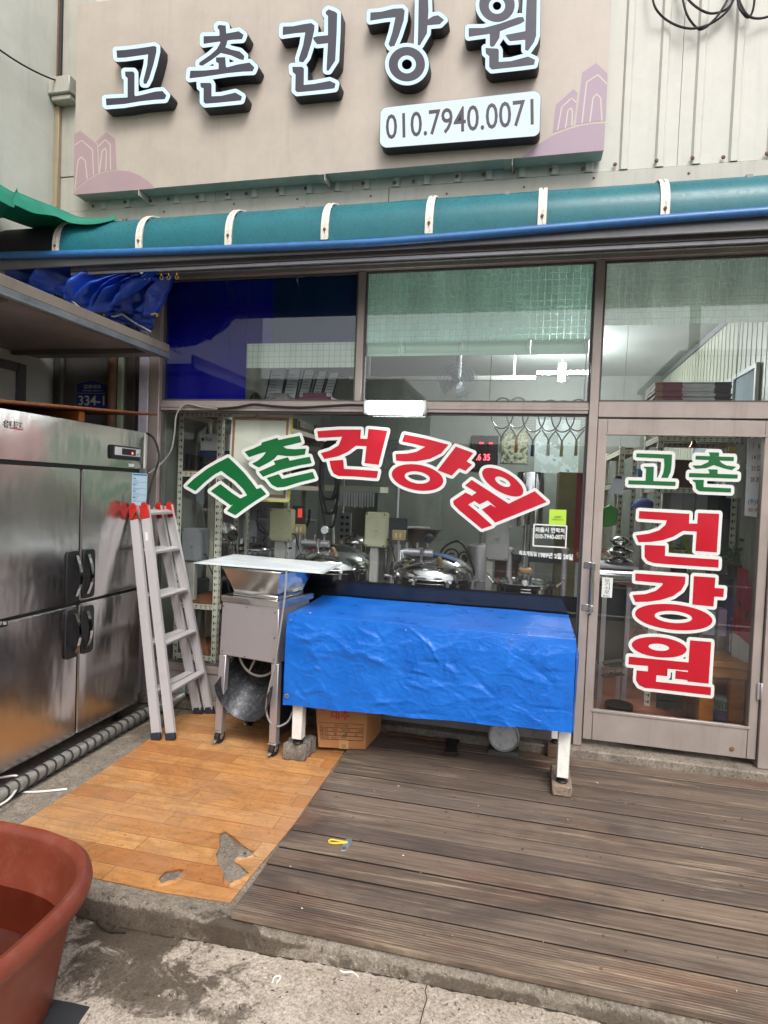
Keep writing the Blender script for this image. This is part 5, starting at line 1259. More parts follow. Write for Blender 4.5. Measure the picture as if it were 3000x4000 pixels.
tk.lathe([(.008, 0), (.004, .004), (0, .004)], (TX0 + .12, TY0 + .05, TZ + .012), (0, 0, 1), 10)
tk.build('tacks', ZINC, bl)

# paver block and brick under the legs
pvm = m_concrete('paver concrete', '#8d8880', '#5f5a53', scale=4)
zz_ = [(-.10, -.135), (-.05, -.15), (-.02, -.115), (.03, -.135), (.085, -.11), (.062, -.05), (.09, -.005), (.075, .06), (.1, .12), (.05, .14), (.02, .105), (-.04, .13), (-.085, .105), (-.065, .05), (-.1, 0), (-.075, -.06)]
b = MB(); b.prism([Vector((-1.262 + x * .78, -.56 + y * .62, -.1005)) for x, y in zz_], (0, 0, .099)); tag(b.build('paver_block', pvm, bev=.006), 'grey zigzag concrete paver under the left table leg', 'block')
b = MB(); b.box(.195, -.655, -.079, .298, -.395, -.021); tag(b.build('brick', m_concrete('buff brick', '#a08b78', '#77655a', scale=5), bev=.007), 'buff brick lying under the right table leg on the deck', 'brick')
for x, l in ((-1.252, 'left'), (.235, 'right')):
    b = MB(); b.box(x - .05, -.165, -.079 if x > -1 else -.1005, x + .05, -.1055, -.0005); tag(b.build('wood_block', DECKW, bev=.004), 'low wooden block under the rear %s leg of the covered table' % l, 'block')

# cardboard box of jujubes
bx = thing('cardboard_box', 'brown jujube carton with red print standing under the blue-covered table', 'box', (-1.03, -.3, -.1))
fl = [Vector((-1.175, -.475, -.076)), Vector((-.893, -.415, -.076)), Vector((-.868, -.12, -.076)), Vector((-1.15, -.175, -.076))]
Bu, Bv = (fl[1] - fl[0]), Vector((-.025, -.012, .255))
b = MB(); b.hexa(fl + [p + Vector((-.03 if i in (0, 3) else .005, 0, .27)) for i, p in enumerate(fl)]); b.build('carton', CARD, bx, bev=.003)
fn = Vector((Bu.y, -Bu.x, 0)).normalized()
def BP(u, v, k=.003): return fl[0] + Bu * (u * (1 + .0 * v)) + Vector((-.03, 0, .27)) * v * (1 - u) + Vector((.005, 0, .27)) * v * u + fn * k
def bt_(s, u0, v0, u1, v1, m=DARKTXT, bold=.0): lettering('carton_print', s, BP(u0, v0), BP(u1, v0), BP(u0, v1), m, bx, bold=bold, lift=.0005)
bt_('대추', .30, .66, .66, .86, REDTXT, .02)
b = MB()
for a_, c_ in (((.07, .20), (.93, .20)), ((.07, .57), (.93, .57)), ((.07, .20), (.07, .57)), ((.93, .20), (.93, .57)), ((.07, .47), (.93, .47)), ((.07, .38), (.93, .38)), ((.07, .29), (.93, .29)), ((.22, .20), (.22, .47)), ((.5, .38), (.5, .47)), ((.66, .38), (.66, .47))):
    b.bar(BP(*a_), BP(*c_), .0015, .0025, fn)
b.build('print_table', DARKTXT, bx)
for s, u0, v0, u1, v1 in (('표시사항', .36, .495, .64, .545), ('품 목', .09, .395, .2, .45), ('대추', .3, .395, .42, .45), ('중 량', .52, .395, .64, .45), ('KG', .84, .395, .91, .44), ('등 급', .09, .305, .2, .36), ('별', .34, .30, .40, .365), ('품', .56, .30, .62, .365), ('상', .76, .30, .82, .365), ('원산지', .085, .215, .205, .265), ('국내산', .29, .215, .43, .268)): bt_(s, u0, v0, u1, v1)
b = MB(); b.add([BP(.44, .0, .0026), BP(.64, .0, .0026), BP(.64, .2, .0026), BP(.44, .2, .0026)], [(0, 1, 2, 3)]); b.build('tape', mat('packing tape', '#b98d5c', .2), bx)
for v in (.03, .25):
    b = MB(); b.tube([BP(.54 + .035 * math.cos(a), v + .03 + .03 * math.sin(a), .0045) for a in [i * .52 for i in range(12)]], .0022, 5, closed=True); b.build('print_mark', GREENTXT, bx)

# axe on the deck
axe = thing('axe', 'old axe with dark head and wooden handle lying under the table', 'axe', (-.5, -.25, -.08))
a0, a1 = gp(1512, 2868, -.06), gp(1765, 2895, -.06)
b = MB(); b.tube(spline([a0, a0.lerp(a1, .3) + Vector((0, .01, 0)), a0.lerp(a1, .7) + Vector((0, -.006, 0)), a1], 6), [.017] * 4 + [.013] * 15, 10); b.build('handle', m_wood('worn handle', '#5d3d26', '#2c1b10', (14, 30, 30), .7), axe)
hd = [gp(x, y, -.045) for x, y in ((1742, 2880), (1795, 2885), (1782, 2905), (1788, 2938), (1735, 2935), (1748, 2905))]
b = MB(); b.prism([Vector((p.x, p.y, -.072)) for p in hd], (0, 0, .024)); b.build('head', mat('dark iron', '#2b2622', .6, metal=.5, dirt=.4), axe, bev=.003)
# old spring scale
sc_ = thing('spring_scale', 'round white spring scale with rusty dial standing on edge under the table', 'scale', (.0, -.1, -.08))
c = fp(1972, 2800, -.2); r_ = .088; cz_ = .03
cx_ = c.x
b = MB(); b.lathe([(r_ * .98, -.03), (r_, -.02), (r_, .02), (r_ * .95, .028)], (cx_, -.2, cz_ + .01), (0, -1, 0), 36); b.build('case', mat('scale case', '#8d8c88', .45, dirt=.4), sc_)
b = MB(); b.lathe([(r_ * .93, .0285), (r_ * .93, .0292)], (cx_, -.2, cz_ + .01), (0, -1, 0), 36); b.build('dial', mat('rusty dial', '#c5c6c6', .4, var=.1, dirt=.9, dirtcol='#5b4630', scale=9), sc_)
b = MB(); b.tube([(cx_ + r_ * math.cos(a), -.232, cz_ + .01 + r_ * math.sin(a)) for a in [i * 6.283 / 36 for i in range(36)]], .006, 8, closed=True); b.build('bezel', ZINC, sc_)
b = MB(); b.hexa([(cx_ - .1, -.23, -.079), (cx_ + .1, -.23, -.079), (cx_ + .1, -.12, -.079), (cx_ - .1, -.12, -.079), (cx_ - .085, -.22, -.05), (cx_ + .085, -.22, -.05), (cx_ + .085, -.13, -.05), (cx_ - .085, -.13, -.05)]); b.box(cx_ - .06, -.195, -.05, cx_ + .06, -.15, .0); b.build('base', mat('dark olive paint', '#34342c', .6), sc_, bev=.003)

# ================================================================== rubber tub with water, mat, small things
tub = thing('rubber_tub', 'large red-brown rubber tub half full of water at lower left', 'tub', (-1.8, -2.6, -.21))
def sup(a, ax, ay, n_=2.9):
    c_, s_ = math.cos(a), math.sin(a); return (math.copysign(abs(c_) ** (2 / n_), c_) * ax, math.copysign(abs(s_) ** (2 / n_), s_) * ay)
TUBM = mat('red-brown rubber', '#70311f', .45, var=.2, scale=7, dirt=.25, dirtcol='#8a6150', bump=.12, bscale=40, bdist=.004)
prof = [(.0, -.2085), (.80, -.2085), (.815, -.2), (.86, -.05), (.915, .1), (.93, .14), (.965, .142), (1.0, .155), (1.012, .18), (1.002, .206), (.972, .22), (.935, .214), (.915, .19), (.905, .15), (.88, .08), (.83, -.06), (.79, -.17), (.77, -.188), (.0, -.19)]
NT_ = 72; vs = []; fs = []
for r, z in prof:
    for k in range(NT_):
        x, y = sup(2 * math.pi * k / NT_, .512 * max(r, .001), .49 * max(r, .001)); vs.append((-1.80 + x, -2.60 + y, z))
for i in range(len(prof) - 1):
    for k in range(NT_): fs.append((i * NT_ + k, i * NT_ + (k + 1) % NT_, (i + 1) * NT_ + (k + 1) % NT_, (i + 1) * NT_ + k))
b = MB(); b.add(vs, fs); b.build('basin', TUBM, tub, angle=50, merge=.002)
t = NT('tub water'); fr_ = t.n('ShaderNodeLayerWeight'); fr_.inputs[0].default_value = .5
gl = t.n('ShaderNodeBsdfGlossy'); t.set(gl, Roughness=.01); tr_ = t.n('ShaderNodeBsdfTransparent'); tr_.inputs[0].default_value = (.62, .5, .42, 1)
t.set(gl, Normal=t.bump(t.noise(t.obj(), 5, 3, .5), .04, .01)); mx = t.n('ShaderNodeMixShader')
t.link(t.math('MULTIPLY_ADD', t.math('POWER', fr_.outputs['Facing'], 4.0), .9, .03), mx.inputs[0]); t.link(tr_.outputs[0], mx.inputs[1]); t.link(gl.outputs[0], mx.inputs[2])
b = MB(); n_ = 72; pts = [sup(2 * math.pi * k / n_, .512 * .862, .49 * .862) for k in range(n_)]; b.add([(-1.8 + x, -2.6 + y, .02) for x, y in pts], [tuple(range(n_))]); b.build('water', t.done(mx.outputs[0]), tub, smooth=False)
b = MB(); q = [gp(x, y, -.205) for x, y in ((90, 4010), (150, 3950), (205, 3902), (280, 3915), (352, 3932), (318, 3980), (292, 4030), (180, 4080))]
b.prism([Vector((p.x, p.y, -.2095)) for p in q], (0, 0, .006)); tag(b.build('rubber_mat', mat('black mat', '#25262a', .75, var=.2, scale=15, bump=.3, bscale=150), bev=.002), 'scrap of black rubber matting on the ground beside the tub', 'mat')
rp = thing('white_rope', 'white rope lying on the concrete by the refrigerator foot', 'rope', (-2.2, -1.4, -.1))
b = MB(); b.tube(spline([gp(x, y, -.1 + .075 * max(0, 1 - k / 6)) for k, (x, y) in enumerate(((-40, 3045), (10, 3036), (60, 3030), (78, 3042), (70, 3068), (66, 3088), (90, 3094), (160, 3092), (215, 3087), (262, 3082)))], 6), .0055, 7); b.build('strand', ROPE, rp)
b = MB(); b.tube(spline([gp(x, y, -.06) for x, y in ((100, 3048), (78, 3060), (55, 3098), (30, 3125), (-10, 3150), (-50, 3170))], 6), .0055, 7); b.build('strand', ROPE, rp)
kt = thing('yellow_strap_latch', 'small rusty latch plate with a yellow strap on the deck', 'latch', (-.62, -1.3, -.08))
q = [gp(x, y, -.078) for x, y in ((1350, 3280), (1372, 3275), (1375, 3290), (1352, 3325), (1328, 3325))]
b = MB(); b.prism([Vector((p.x, p.y, -.0795)) for p in q], (0, 0, .004)); b.build('plate', mat('blue grey plate', '#7b8a92', .4, metal=.4, dirt=.5, dirtcol='#7a3c22', scale=40), kt, bev=.001)
b = MB(); a_ = gp(1345, 3312, -.072); b.lathe([(.010, 0), (.008, .004), (0, .004)], (a_.x, a_.y, -.0755), (0, 0, 1), 10); b.build('rivet', RUST, kt)
b = MB(); b.tube(spline([gp(x, y, -.074) for x, y in ((1358, 3290), (1330, 3286), (1295, 3280), (1284, 3288), (1300, 3294), (1335, 3293), (1358, 3291))], 5), .004, 6); b.build('strap', mat('yellow strap', '#d9b325', .5), kt)
tw = thing('twig', 'small dark forked twig on the ground below the kerb', 'twig', (-1.45, -2.0, -.21))
b = MB(); b.tube([gp(x, y, -.2) for x, y in ((378, 3595), (395, 3622), (430, 3638), (492, 3640))], .004, 6); b.tube([gp(x, y, -.2) for x, y in ((430, 3638), (448, 3615))], .003, 6); b.build('stem', mat('dark bark', '#2d241d', .9), tw)
for pts, lb in ((((1328, 3790), (1345, 3798), (1375, 3797), (1392, 3808), (1400, 3818)), 'curled white thread end on the concrete below the deck front'), (((1065, 3838), (1072, 3818), (1090, 3812), (1095, 3820), (1080, 3840)), 'looped white thread on the concrete left of the crack')):
    b = MB(); b.tube(spline([gp(x, y, gz(gp(x, y, -.18).x) + .003) for x, y in pts], 4), .0028, 6); tag(b.build('thread', ROPE), lb, 'thread')

# ================================================================== cables
cb = thing('cable_coil', 'black cable loops hanging on the wall at the top right', 'cable', (1.0, -.05, 4.4))
for pts in (((2535, -90), (2545, -30), (2560, 30), (2600, 75), (2660, 105), (2720, 110), (2790, 85), (2850, 30), (2880, -60)), ((2660, -90), (2668, 0), (2685, 60), (2715, 102), (2745, 113), (2800, 65), (2850, -20), (2860, -90)), ((2650, -60), (2690, 0), (2740, 40), (2790, 52), (2850, 25), (2890, -60)), ((2875, -90), (2882, 0), (2895, 42), (2925, 68), (2945, 20), (2950, -90)), ((2870, -60), (2895, 20), (2930, 66), (2990, 68), (3060, 30), (3090, -60))):
    b = MB(); b.tube(spline([fp(x, y, -.05 - .012 * (i % 3)) for i, (x, y) in enumerate(pts)], 6), .0065, 8); b.build('loop', RUBBER, cb)
b = MB(); p0, p1 = xp(-60, 150, -3.5), fp(232, 318, -.08); b.tube(catenary(p0, p1, .03), .006, 7); b.tube([(-3.52, -.03, 4.35), (-3.525, -.02, 4.9), (-3.52, -.03, 5.4)], .014, 8); tag(b.build('wall_cable', RUBBER), 'thin dark cable running along the neighbour wall to the corner', 'cable')
fc = thing('power_cord', 'black and white power cord hanging beside the refrigerator', 'cord', (-2.45, -.3, 1.2))
b = MB(); b.tube(spline([xp(572, 1692, -2.56), fp(600, 1712, -.3), fp(617, 1755, -.28), fp(619, 1800, -.28), fp(605, 1845, -.28), fp(588, 1900, -.3), fp(578, 1945, -.3), fp(572, 2000, -.32)], 6), .007, 8); b.build('cord', RUBBER, fc)
# ================================================================== room behind the glass
RX0, RX1, RY1, RZ1 = -2.69, 1.462, 3.7, 2.96
room = thing('shop_room', 'shop interior with grey-green panel walls, pale ceiling and red-brown floor seen through the glass', 'room', (-.6, 1.9, -.02))
WALLIN = m_plate('inner wall panel', '#7f847c', .5, .15, '#4d504b'); CEIL = mat('pale ceiling', '#9aa09b', .6, var=.06)
FLOORR = mat('red-brown floor paint', '#9a5846', .35, var=.14, scale=3, dirt=.35, bump=.05)
b = MB(); b.box(RX0, .16, -.1, RX1, RY1, .0); b.build('floor', FLOORR, room, smooth=False)
b = MB(); b.box(RX0, .052, RZ1, RX1, RY1, RZ1 + .05); b.build('ceiling', CEIL, room, smooth=False)
b = MB(); b.box(RX0, RY1, -.1, RX1, RY1 + .06, RZ1 + .05); b.build('back_wall', WALLIN, room, smooth=False)
b = MB(); b.box(RX0 - .06, .055, -.1, RX0, RY1 + .06, RZ1 + .05); b.build('side_wall', WALLIN, room, smooth=False)
b = MB(); b.box(RX1, .055, -.1, RX1 + .06, RY1 + .06, RZ1 + .05)
o = b.build('side_wall', mat('cream inner panel', '#c0c2b2', .4, var=.05), room, smooth=False)
rbv = MB(); rbv.box(RX1 - .004, 0, .0, RX1 - .0005, .012, RZ1 - .002); rbm_ = rbv.mesh('wall_rib'); rbm_.materials.append(MATS['cream inner panel'])
for k in range(34):
    q = bpy.data.objects.new('wall_rib', rbm_); COL.objects.link(q); attach(q, room); q.location = (0, .16 + k * .1, 0)
b = MB(); b.box(RX1 - .02, .06, RZ1 - .05, RX1 - .0085, RY1 - .01, RZ1 - .002); b.build('cornice', mat('grey trim', '#7c8080', .5), room)
thr = MB(); thr.box(-2.7, -.1, -.107, 1.55, .159, -.031); structure(thr.build('door_threshold', CONC2, bev=.01))
# side window high in the right wall
for k in range(3):
    b = MB(); y = .55 + k * .52
    for r in ((y, 1.75, y + .03, 2.45), (y + .47, 1.75, y + .5, 2.45), (y + .031, 2.42, y + .469, 2.45), (y + .031, 1.75, y + .469, 1.78)): b.box(RX1 - .03, r[0], r[1], RX1 - .0085, r[2], r[3])
    f_ = b.build('side_window', mat('white window frame', '#d5d7d6', .4), room)
    b = MB(); b.box(RX1 - .016, y + .031, 1.781, RX1 - .012, y + .469, 2.419); b.build('side_pane', mat('pale side pane', '#a9b6bd', .08, var=.05), f_)

def bb(x0, y0, x1, y1, Y):   # picture box on the plane y = Y -> world x0, z0, x1, z1
    a, c = fp(x0, y1, Y), fp(x1, y0, Y); return a.x, a.z, c.x, c.z
# ---- hanging ceiling lamp (lit)
LP = gp(2195, 1455, 2.70)
cl = thing('ceiling_lamp', 'lit cross-shaped fluorescent lamp hanging inside behind the middle upper pane', 'lamp', LP)
b = MB(); b.tube([(LP.x - .23, LP.y, LP.z), (LP.x + .24, LP.y, LP.z)], .015, 12); b.tube([(LP.x, LP.y - .003, LP.z - .08), (LP.x, LP.y - .003, LP.z + .08)], .032, 14)
b.build('tubes', glow('ceiling lamp glow', (.95, 1., 1.), 230.0), cl)
b = MB(); b.tube([(LP.x, LP.y, LP.z + .08), (LP.x, LP.y, RZ1)], .008, 8); b.box(LP.x - .06, LP.y - .03, RZ1 - .03, LP.x + .06, LP.y + .03, RZ1 - .001); b.build('stem', WHITEP, cl)
bmx = thing('ceiling_beam', 'pale painted beam under the shop ceiling left of the cross lamp', 'beam', (-.6, 2.3, 2.66))
b = MB(); b.box(-1.9, 2.28, 2.66, .02, 2.34, 2.70); b.build('beam', WHITEP, bmx, bev=.004)
for x_ in (-1.7, -.2): b = MB(); b.box(x_, 2.3, 2.7005, x_ + .02, 2.32, RZ1 - .001); b.build('hanger', WHITEP, bmx)

# ---- slotted-angle racks
def angle_post(mb, sl, x, y, z0, z1, sx, sy):
    w, t_ = .04, .003
    mb.box(min(x, x + sx * w), min(y, y + sy * t_), z0, max(x, x + sx * w), max(y, y + sy * t_), z1)
    mb.box(min(x, x + sx * t_), min(y + sy * t_, y + sy * w), z0, max(x, x + sx * t_), max(y + sy * t_, y + sy * w), z1)
    z = z0 + .02
    while z < z1 - .04:
        yy = y - .0006 if sy > 0 else y + .0006
        for k, (dx, h) in enumerate(((.012, .008), (.026, .022))):
            cx = x + sx * dx; sl.box(cx - .0045, yy - .0004, z + (.008 if k == 0 else 0), cx + .0045, yy + .0004, z + h + (.008 if k == 0 else 0))
        xx = x - sx * .0006; sl.box(xx - .0004, y + sy * .022 - .005, z, xx + .0004, y + sy * .022 + .005, z + .02)
        z += .05
def beam(mb, sl, p, q, h=.04):
    p, q = Vector(p), Vector(q); mb.bar(p, q, .003, h)
    L = (q - p).length; d = (q - p).normalized(); n_ = Vector((d.y, -d.x, 0)); n_ = n_ if n_.y < 0 or (abs(n_.y) < 1e-3 and n_.x < 0) else -n_
    k = .02
    while k < L - .02:
        c = p + d * k + n_ * .0022; sl.bar(c + Vector((0, 0, .006)), c + d * .02 + Vector((0, 0, .006)), .0006, .006); sl.bar(c + d * .004 + Vector((0, 0, -.008)), c + d * .012 + Vector((0, 0, -.008)), .0006, .008)
        k += .04
def rack(name, label, x0, y0, x1, y1, ztop, levels, board=OLDPLY, group=None):
    r = thing(name, label, 'rack', ((x0 + x1) / 2, (y0 + y1) / 2, 0), group)
    sl = MB()
    for x, sx in ((x0, 1), (x1, -1)):
        for y, sy in ((y0, 1), (y1, -1)):
            m_ = MB(); angle_post(m_, sl, x, y, .001, ztop, sx, sy); m_.build('post', RACKM, r, smooth=False)
    for z in levels:
        for p, q in (((x0, y0 + .006, z), (x1, y0 + .006, z)), ((x0, y1 - .006, z), (x1, y1 - .006, z)), ((x0 + .006, y0 + .01, z), (x0 + .006, y1 - .01, z)), ((x1 - .006, y0 + .01, z), (x1 - .006, y1 - .01, z))):
            m_ = MB(); beam(m_, sl, p, q); m_.build('beam', RACKM, r, smooth=False)
        m_ = MB(); m_.box(x0 + .01, y0 + .01, z + .021, x1 - .01, y1 - .01, z + .032); m_.build('shelf_board', board, r)
    o_ = sl.build('slots', SLOT, r, smooth=False); o_['kind'] = 'stuff'
    return r
pA = fp(868, 1700, .3); zA = fp(700, 1850, .3).z; zAt = fp(700, 1618, .3).z
rack('slotted_rack', 'cream slotted-angle rack standing behind the left end of the display pane', RX0 + .03, .3, pA.x, .82, zAt + .05, (.15, .55, zA, zAt))
XB = fp(1136, 1680, .95).x; zB1 = fp(1136, 1680, .95).z; zB2 = fp(1150, 1905, .95).z
rack('slotted_rack', 'cream slotted-angle rack running back into the shop behind the canvas', XB - .5, .95, XB, 2.6, zB1 + .06, (.6, zB2, zB1))
XC = fp(2590, 1800, .8).x; zC1 = fp(2560, 1712, .8).z; zC2 = fp(2570, 1912, .8).z
rack('slotted_rack', 'cream slotted-angle rack holding grey files behind the door glass', XC - .04, .8, RX1 - .02, 1.35, zC1 + .12, (.55, zC2 - .45, zC2, zC1))
rack('slotted_rack', 'narrow cream slotted-angle rack deep behind the door glass', fp(2410, 2000, 1.5).x, 1.5, XC - .06, 2.5, zC1, (.95, zC2 + .03, zC1 - .05))
rr = random.Random(11)
def item(name, label, cat, px, Y, depth, m, bev=.004, extra=None, drop=None):
    x0, z0, x1, z1 = bb(*px, Y)
    if drop is not None: z0 = drop
    b = MB(); b.box(x0, Y, z0, x1, Y + depth, z1); o_ = b.build(name, m, bev=bev); tag(o_, label, cat); return o_
zs = zA + .033
# things on rack A
def onrack(name, label, cat, px, Y, depth, m, z0): return item(name, label, cat, px, Y, depth, m, drop=z0)
x0, z0, x1, z1 = bb(775, 1762, 897, 1840, .42)
mk = thing('coffee_machine', 'dark countertop machine on the rack shelf under the white carton', 'machine', (x0, .5, zs))
b = MB(); b.box(x0, .42, zs, x1, .72, z1); b.build('casing', BLACK, mk, bev=.012)
b = MB(); b.box(x0 - .002, .414, z1 - .05, x1 - .02, .4195, z1 - .012); b.build('blue_band', mat('dark blue band', '#22366e', .4), mk)
b = MB(); b.box(x0 + .02, .413, zs + .02, x1 - .05, .4195, zs + .07); b.build('panel', mat('dark panel', '#2c2d33', .4), mk)
wx0, wz0, wx1, wz1 = bb(782, 1696, 897, 1762, .44)
wc = thing('white_carton', 'white carton with green shield print on the rack behind the glass', 'carton', (wx0, .5, z1))
b = MB(); b.box(wx0, .44, z1 + .001, wx1, .7, wz1); b.build('carton', PAPER, wc, bev=.003)
lettering('carton_print', 'Foo', (wx0 + .045, .4385, wz1 - .06), (wx0 + .1, .4385, wz1 - .06), (wx0 + .045, .4385, wz1 - .025), GREENTXT, wc); lettering('carton_print', 'er', (wx1 - .065, .4385, wz1 - .06), (wx1 - .03, .4385, wz1 - .06), (wx1 - .065, .4385, wz1 - .03), GREENTXT, wc)
b = MB(); b.prism([(wx0 + .02 + u, .4388, wz1 - .045 + v) for u, v in ((-.012, .014), (.012, .014), (.012, -.004), (0, -.02), (-.012, -.004))], (0, -.001, 0)); b.build('print_mark', GREENTXT, wc)
onrack('plastic_crate', 'dark plastic crate on the left rack shelf', 'crate', (640, 1775, 745, 1840), .45, .3, mat('dark crate', '#23262c', .5), zs)
# canvas seen from the back
cv = thing('canvas_back', 'stretched canvas with its wooden back turned to the glass', 'canvas', fp(1015, 1950, .1))
C4 = [fp(906, 1617, .09), fp(1138, 1620, .09), fp(1123, 1958, .06), fp(888, 1948, .06)]
b = MB(); b.prism(C4, (0, .006, 0)); b.build('canvas', mat('raw canvas', '#d8d6c6', .8, var=.04, bump=.1, bscale=250), cv)
cen = sum(C4, Vector()) / 4
for i in range(4):
    a, c = C4[i], C4[(i + 1) % 4]; a_, c_ = cen + (a - cen) * .93, cen + (c - cen) * .93
    b = MB(); b.add([a_ + Vector((0, -.004, 0)), c_ + Vector((0, -.004, 0)), cen + (c - cen) * .86 + Vector((0, -.004, 0)), cen + (a - cen) * .86 + Vector((0, -.004, 0))], [(0, 1, 2, 3)]); b.build('stretcher_bar', m_wood('thin pine %d' % i, '#a8825c', '#7c5a3c', (8, 8, 8), .7, bump=.1), cv, thick=.003)
b = MB(); b.bar(C4[1] + Vector((.006, 0, 0)), C4[2] + Vector((.006, 0, 0)), .012, .01); b.bar(C4[2] + Vector((0, 0, -.005)), C4[3] + Vector((0, 0, -.005)), .008, .008); b.build('painted_edge', mat('yellow paint edge', '#c9c02a', .6, var=.25, scale=60), cv)
b = MB(); n0 = fp(1010, 1612, .05); b.tube([n0, n0 + Vector((-.01, -.004, -.02)), n0 + Vector((-.055, -.006, -.055))], .0025, 6); b.build('nail', BLACK, cv)
# chest freezer, bag, boards at the back left
x0, z0, x1, z1 = bb(655, 2003, 762, 2075, 1.5)
cf = thing('chest_freezer', 'pale blue-grey chest freezer behind the ladder inside the shop', 'freezer', (x0, 1.7, 0))
b = MB(); b.box(max(x0 - .3, RX0 + .02), 1.5, .02, x1, 2.1, z1 - .035); b.build('body', mat('freezer grey', '#9aa3ab', .4), cf, bev=.012)
b = MB(); b.box(max(x0 - .3, RX0 + .02), 1.49, z1 - .033, x1 + .01, 2.11, z1 + .01); b.build('lid', mat('freezer lid', '#8d979c', .4), cf, bev=.01)
b = MB(); b.box(x1 - .22, 1.485, z1 - .16, x1 - .11, 1.4985, z1 - .1); b.build('latch', ZINC, cf, bev=.003)
for z in (.03, ): 
    b = MB(); b.box(x0 - .2, 1.55, .0005, x1 - .05, 2.05, .019); b.build('base', BLACK, cf)
gx0, gz0, gx1, gz1 = bb(652, 1930, 708, 2003, 1.55)
b = MB()
def bagf(u, v): 
    w_ = (gx1 - gx0); t_ = math.sin(math.pi * v) ** .5 * .05 + .006
    a = 2 * math.pi * u; return (gx0 + w_ / 2 + (w_ / 2) * math.cos(a) * (1 - .05 * v), 1.62 + t_ * math.sin(a) + .006 * noise.noise((u * 12, v * 9, 0)), z1 + .012 + (gz1 - z1 - .012) * v)
b.grid(bagf, 32, 16); tag(b.build('gold_bag', mat('gold foil', '#c9a318', .3, metal=.6, bump=.5, bscale=30, bdist=.01), merge=.001), 'gold foil bag standing on the chest freezer', 'bag')
item('brown_partition', 'dark reddish-brown upright board behind the rack at left', 'board', (765, 1930, 832, 2090), 2.3, .03, mat('dark red board', '#3d2622', .6), drop=.0005)
# control boxes on posts
def cbox(label, px, Y, m, post_px, depth=.1):
    x0, z0, x1, z1 = bb(*px, Y); t_ = thing('control_box', label, 'control box', ((x0 + x1) / 2, Y + .05, 0))
    b = MB(); b.box(x0, Y, z0, x1, Y + depth, z1); q = b.build('casing', m, t_, bev=.008, seg=2)
    b = MB()
    for sx in (x0 + .014, x1 - .014):
        for sz in (z0 + .014, z1 - .014): b.lathe([(.006, 0), (.004, .003), (0, .003)], (sx, Y - .0002, sz), (0, -1, 0), 8)
    q2 = b.build('screws', DARKTXT, q); q2['kind'] = 'stuff'
    b = MB(); b.lathe([(.014, 0), (.011, .008), (0, .008)], ((x0 + x1) / 2, Y - .0005, (z0 + z1) / 2), (0, -1, 0), 14); b.build('knob', m, q)
    a = fp(post_px[0], px[3], Y + .02).x; c = fp(post_px[1], px[3], Y + .02).x
    b = MB(); b.box(a, Y + .02, .0005, c, Y + .07, z0 - .001); b.build('post', mat('post grey', '#a7a59c', .5, dirt=.2), t_, bev=.003)
    b = MB(); b.tube(spline([(x1 - .01, Y + .05, z0 + .06), (x1 + .03, Y + .03, z0 + .05), (x1 + .05, Y + .04, z0 - .03), (x1 + .06, Y + .08, z0 - .1)], 5), .005, 7); b.build('cable', RUBBER, t_)
    return t_
cbox('grey control box on a post behind the ladder', (706, 2068, 788, 2190), .36, GREYBOX, (725, 760), .14)
cbox('beige control box on a post under the green letters', (1050, 1990, 1137, 2112), .40, BEIGEBOX, (1072, 1112))
cbox('beige control box on a post in the middle of the window', (1422, 2004, 1510, 2135), .40, BEIGEBOX, (1446, 1476))
cbox('flat grey switch panel behind the middle beige control box', (1512, 2025, 1592, 2125), 1.15, mat('slate panel', '#55585e', .5), (1540, 1560), .03)
cbox('pale steel switch box on a post right of the cookers', (1894, 2020, 1992, 2186), .55, mat('pale steel box', '#a29f9b', .4, metal=.3), (1900, 1926))
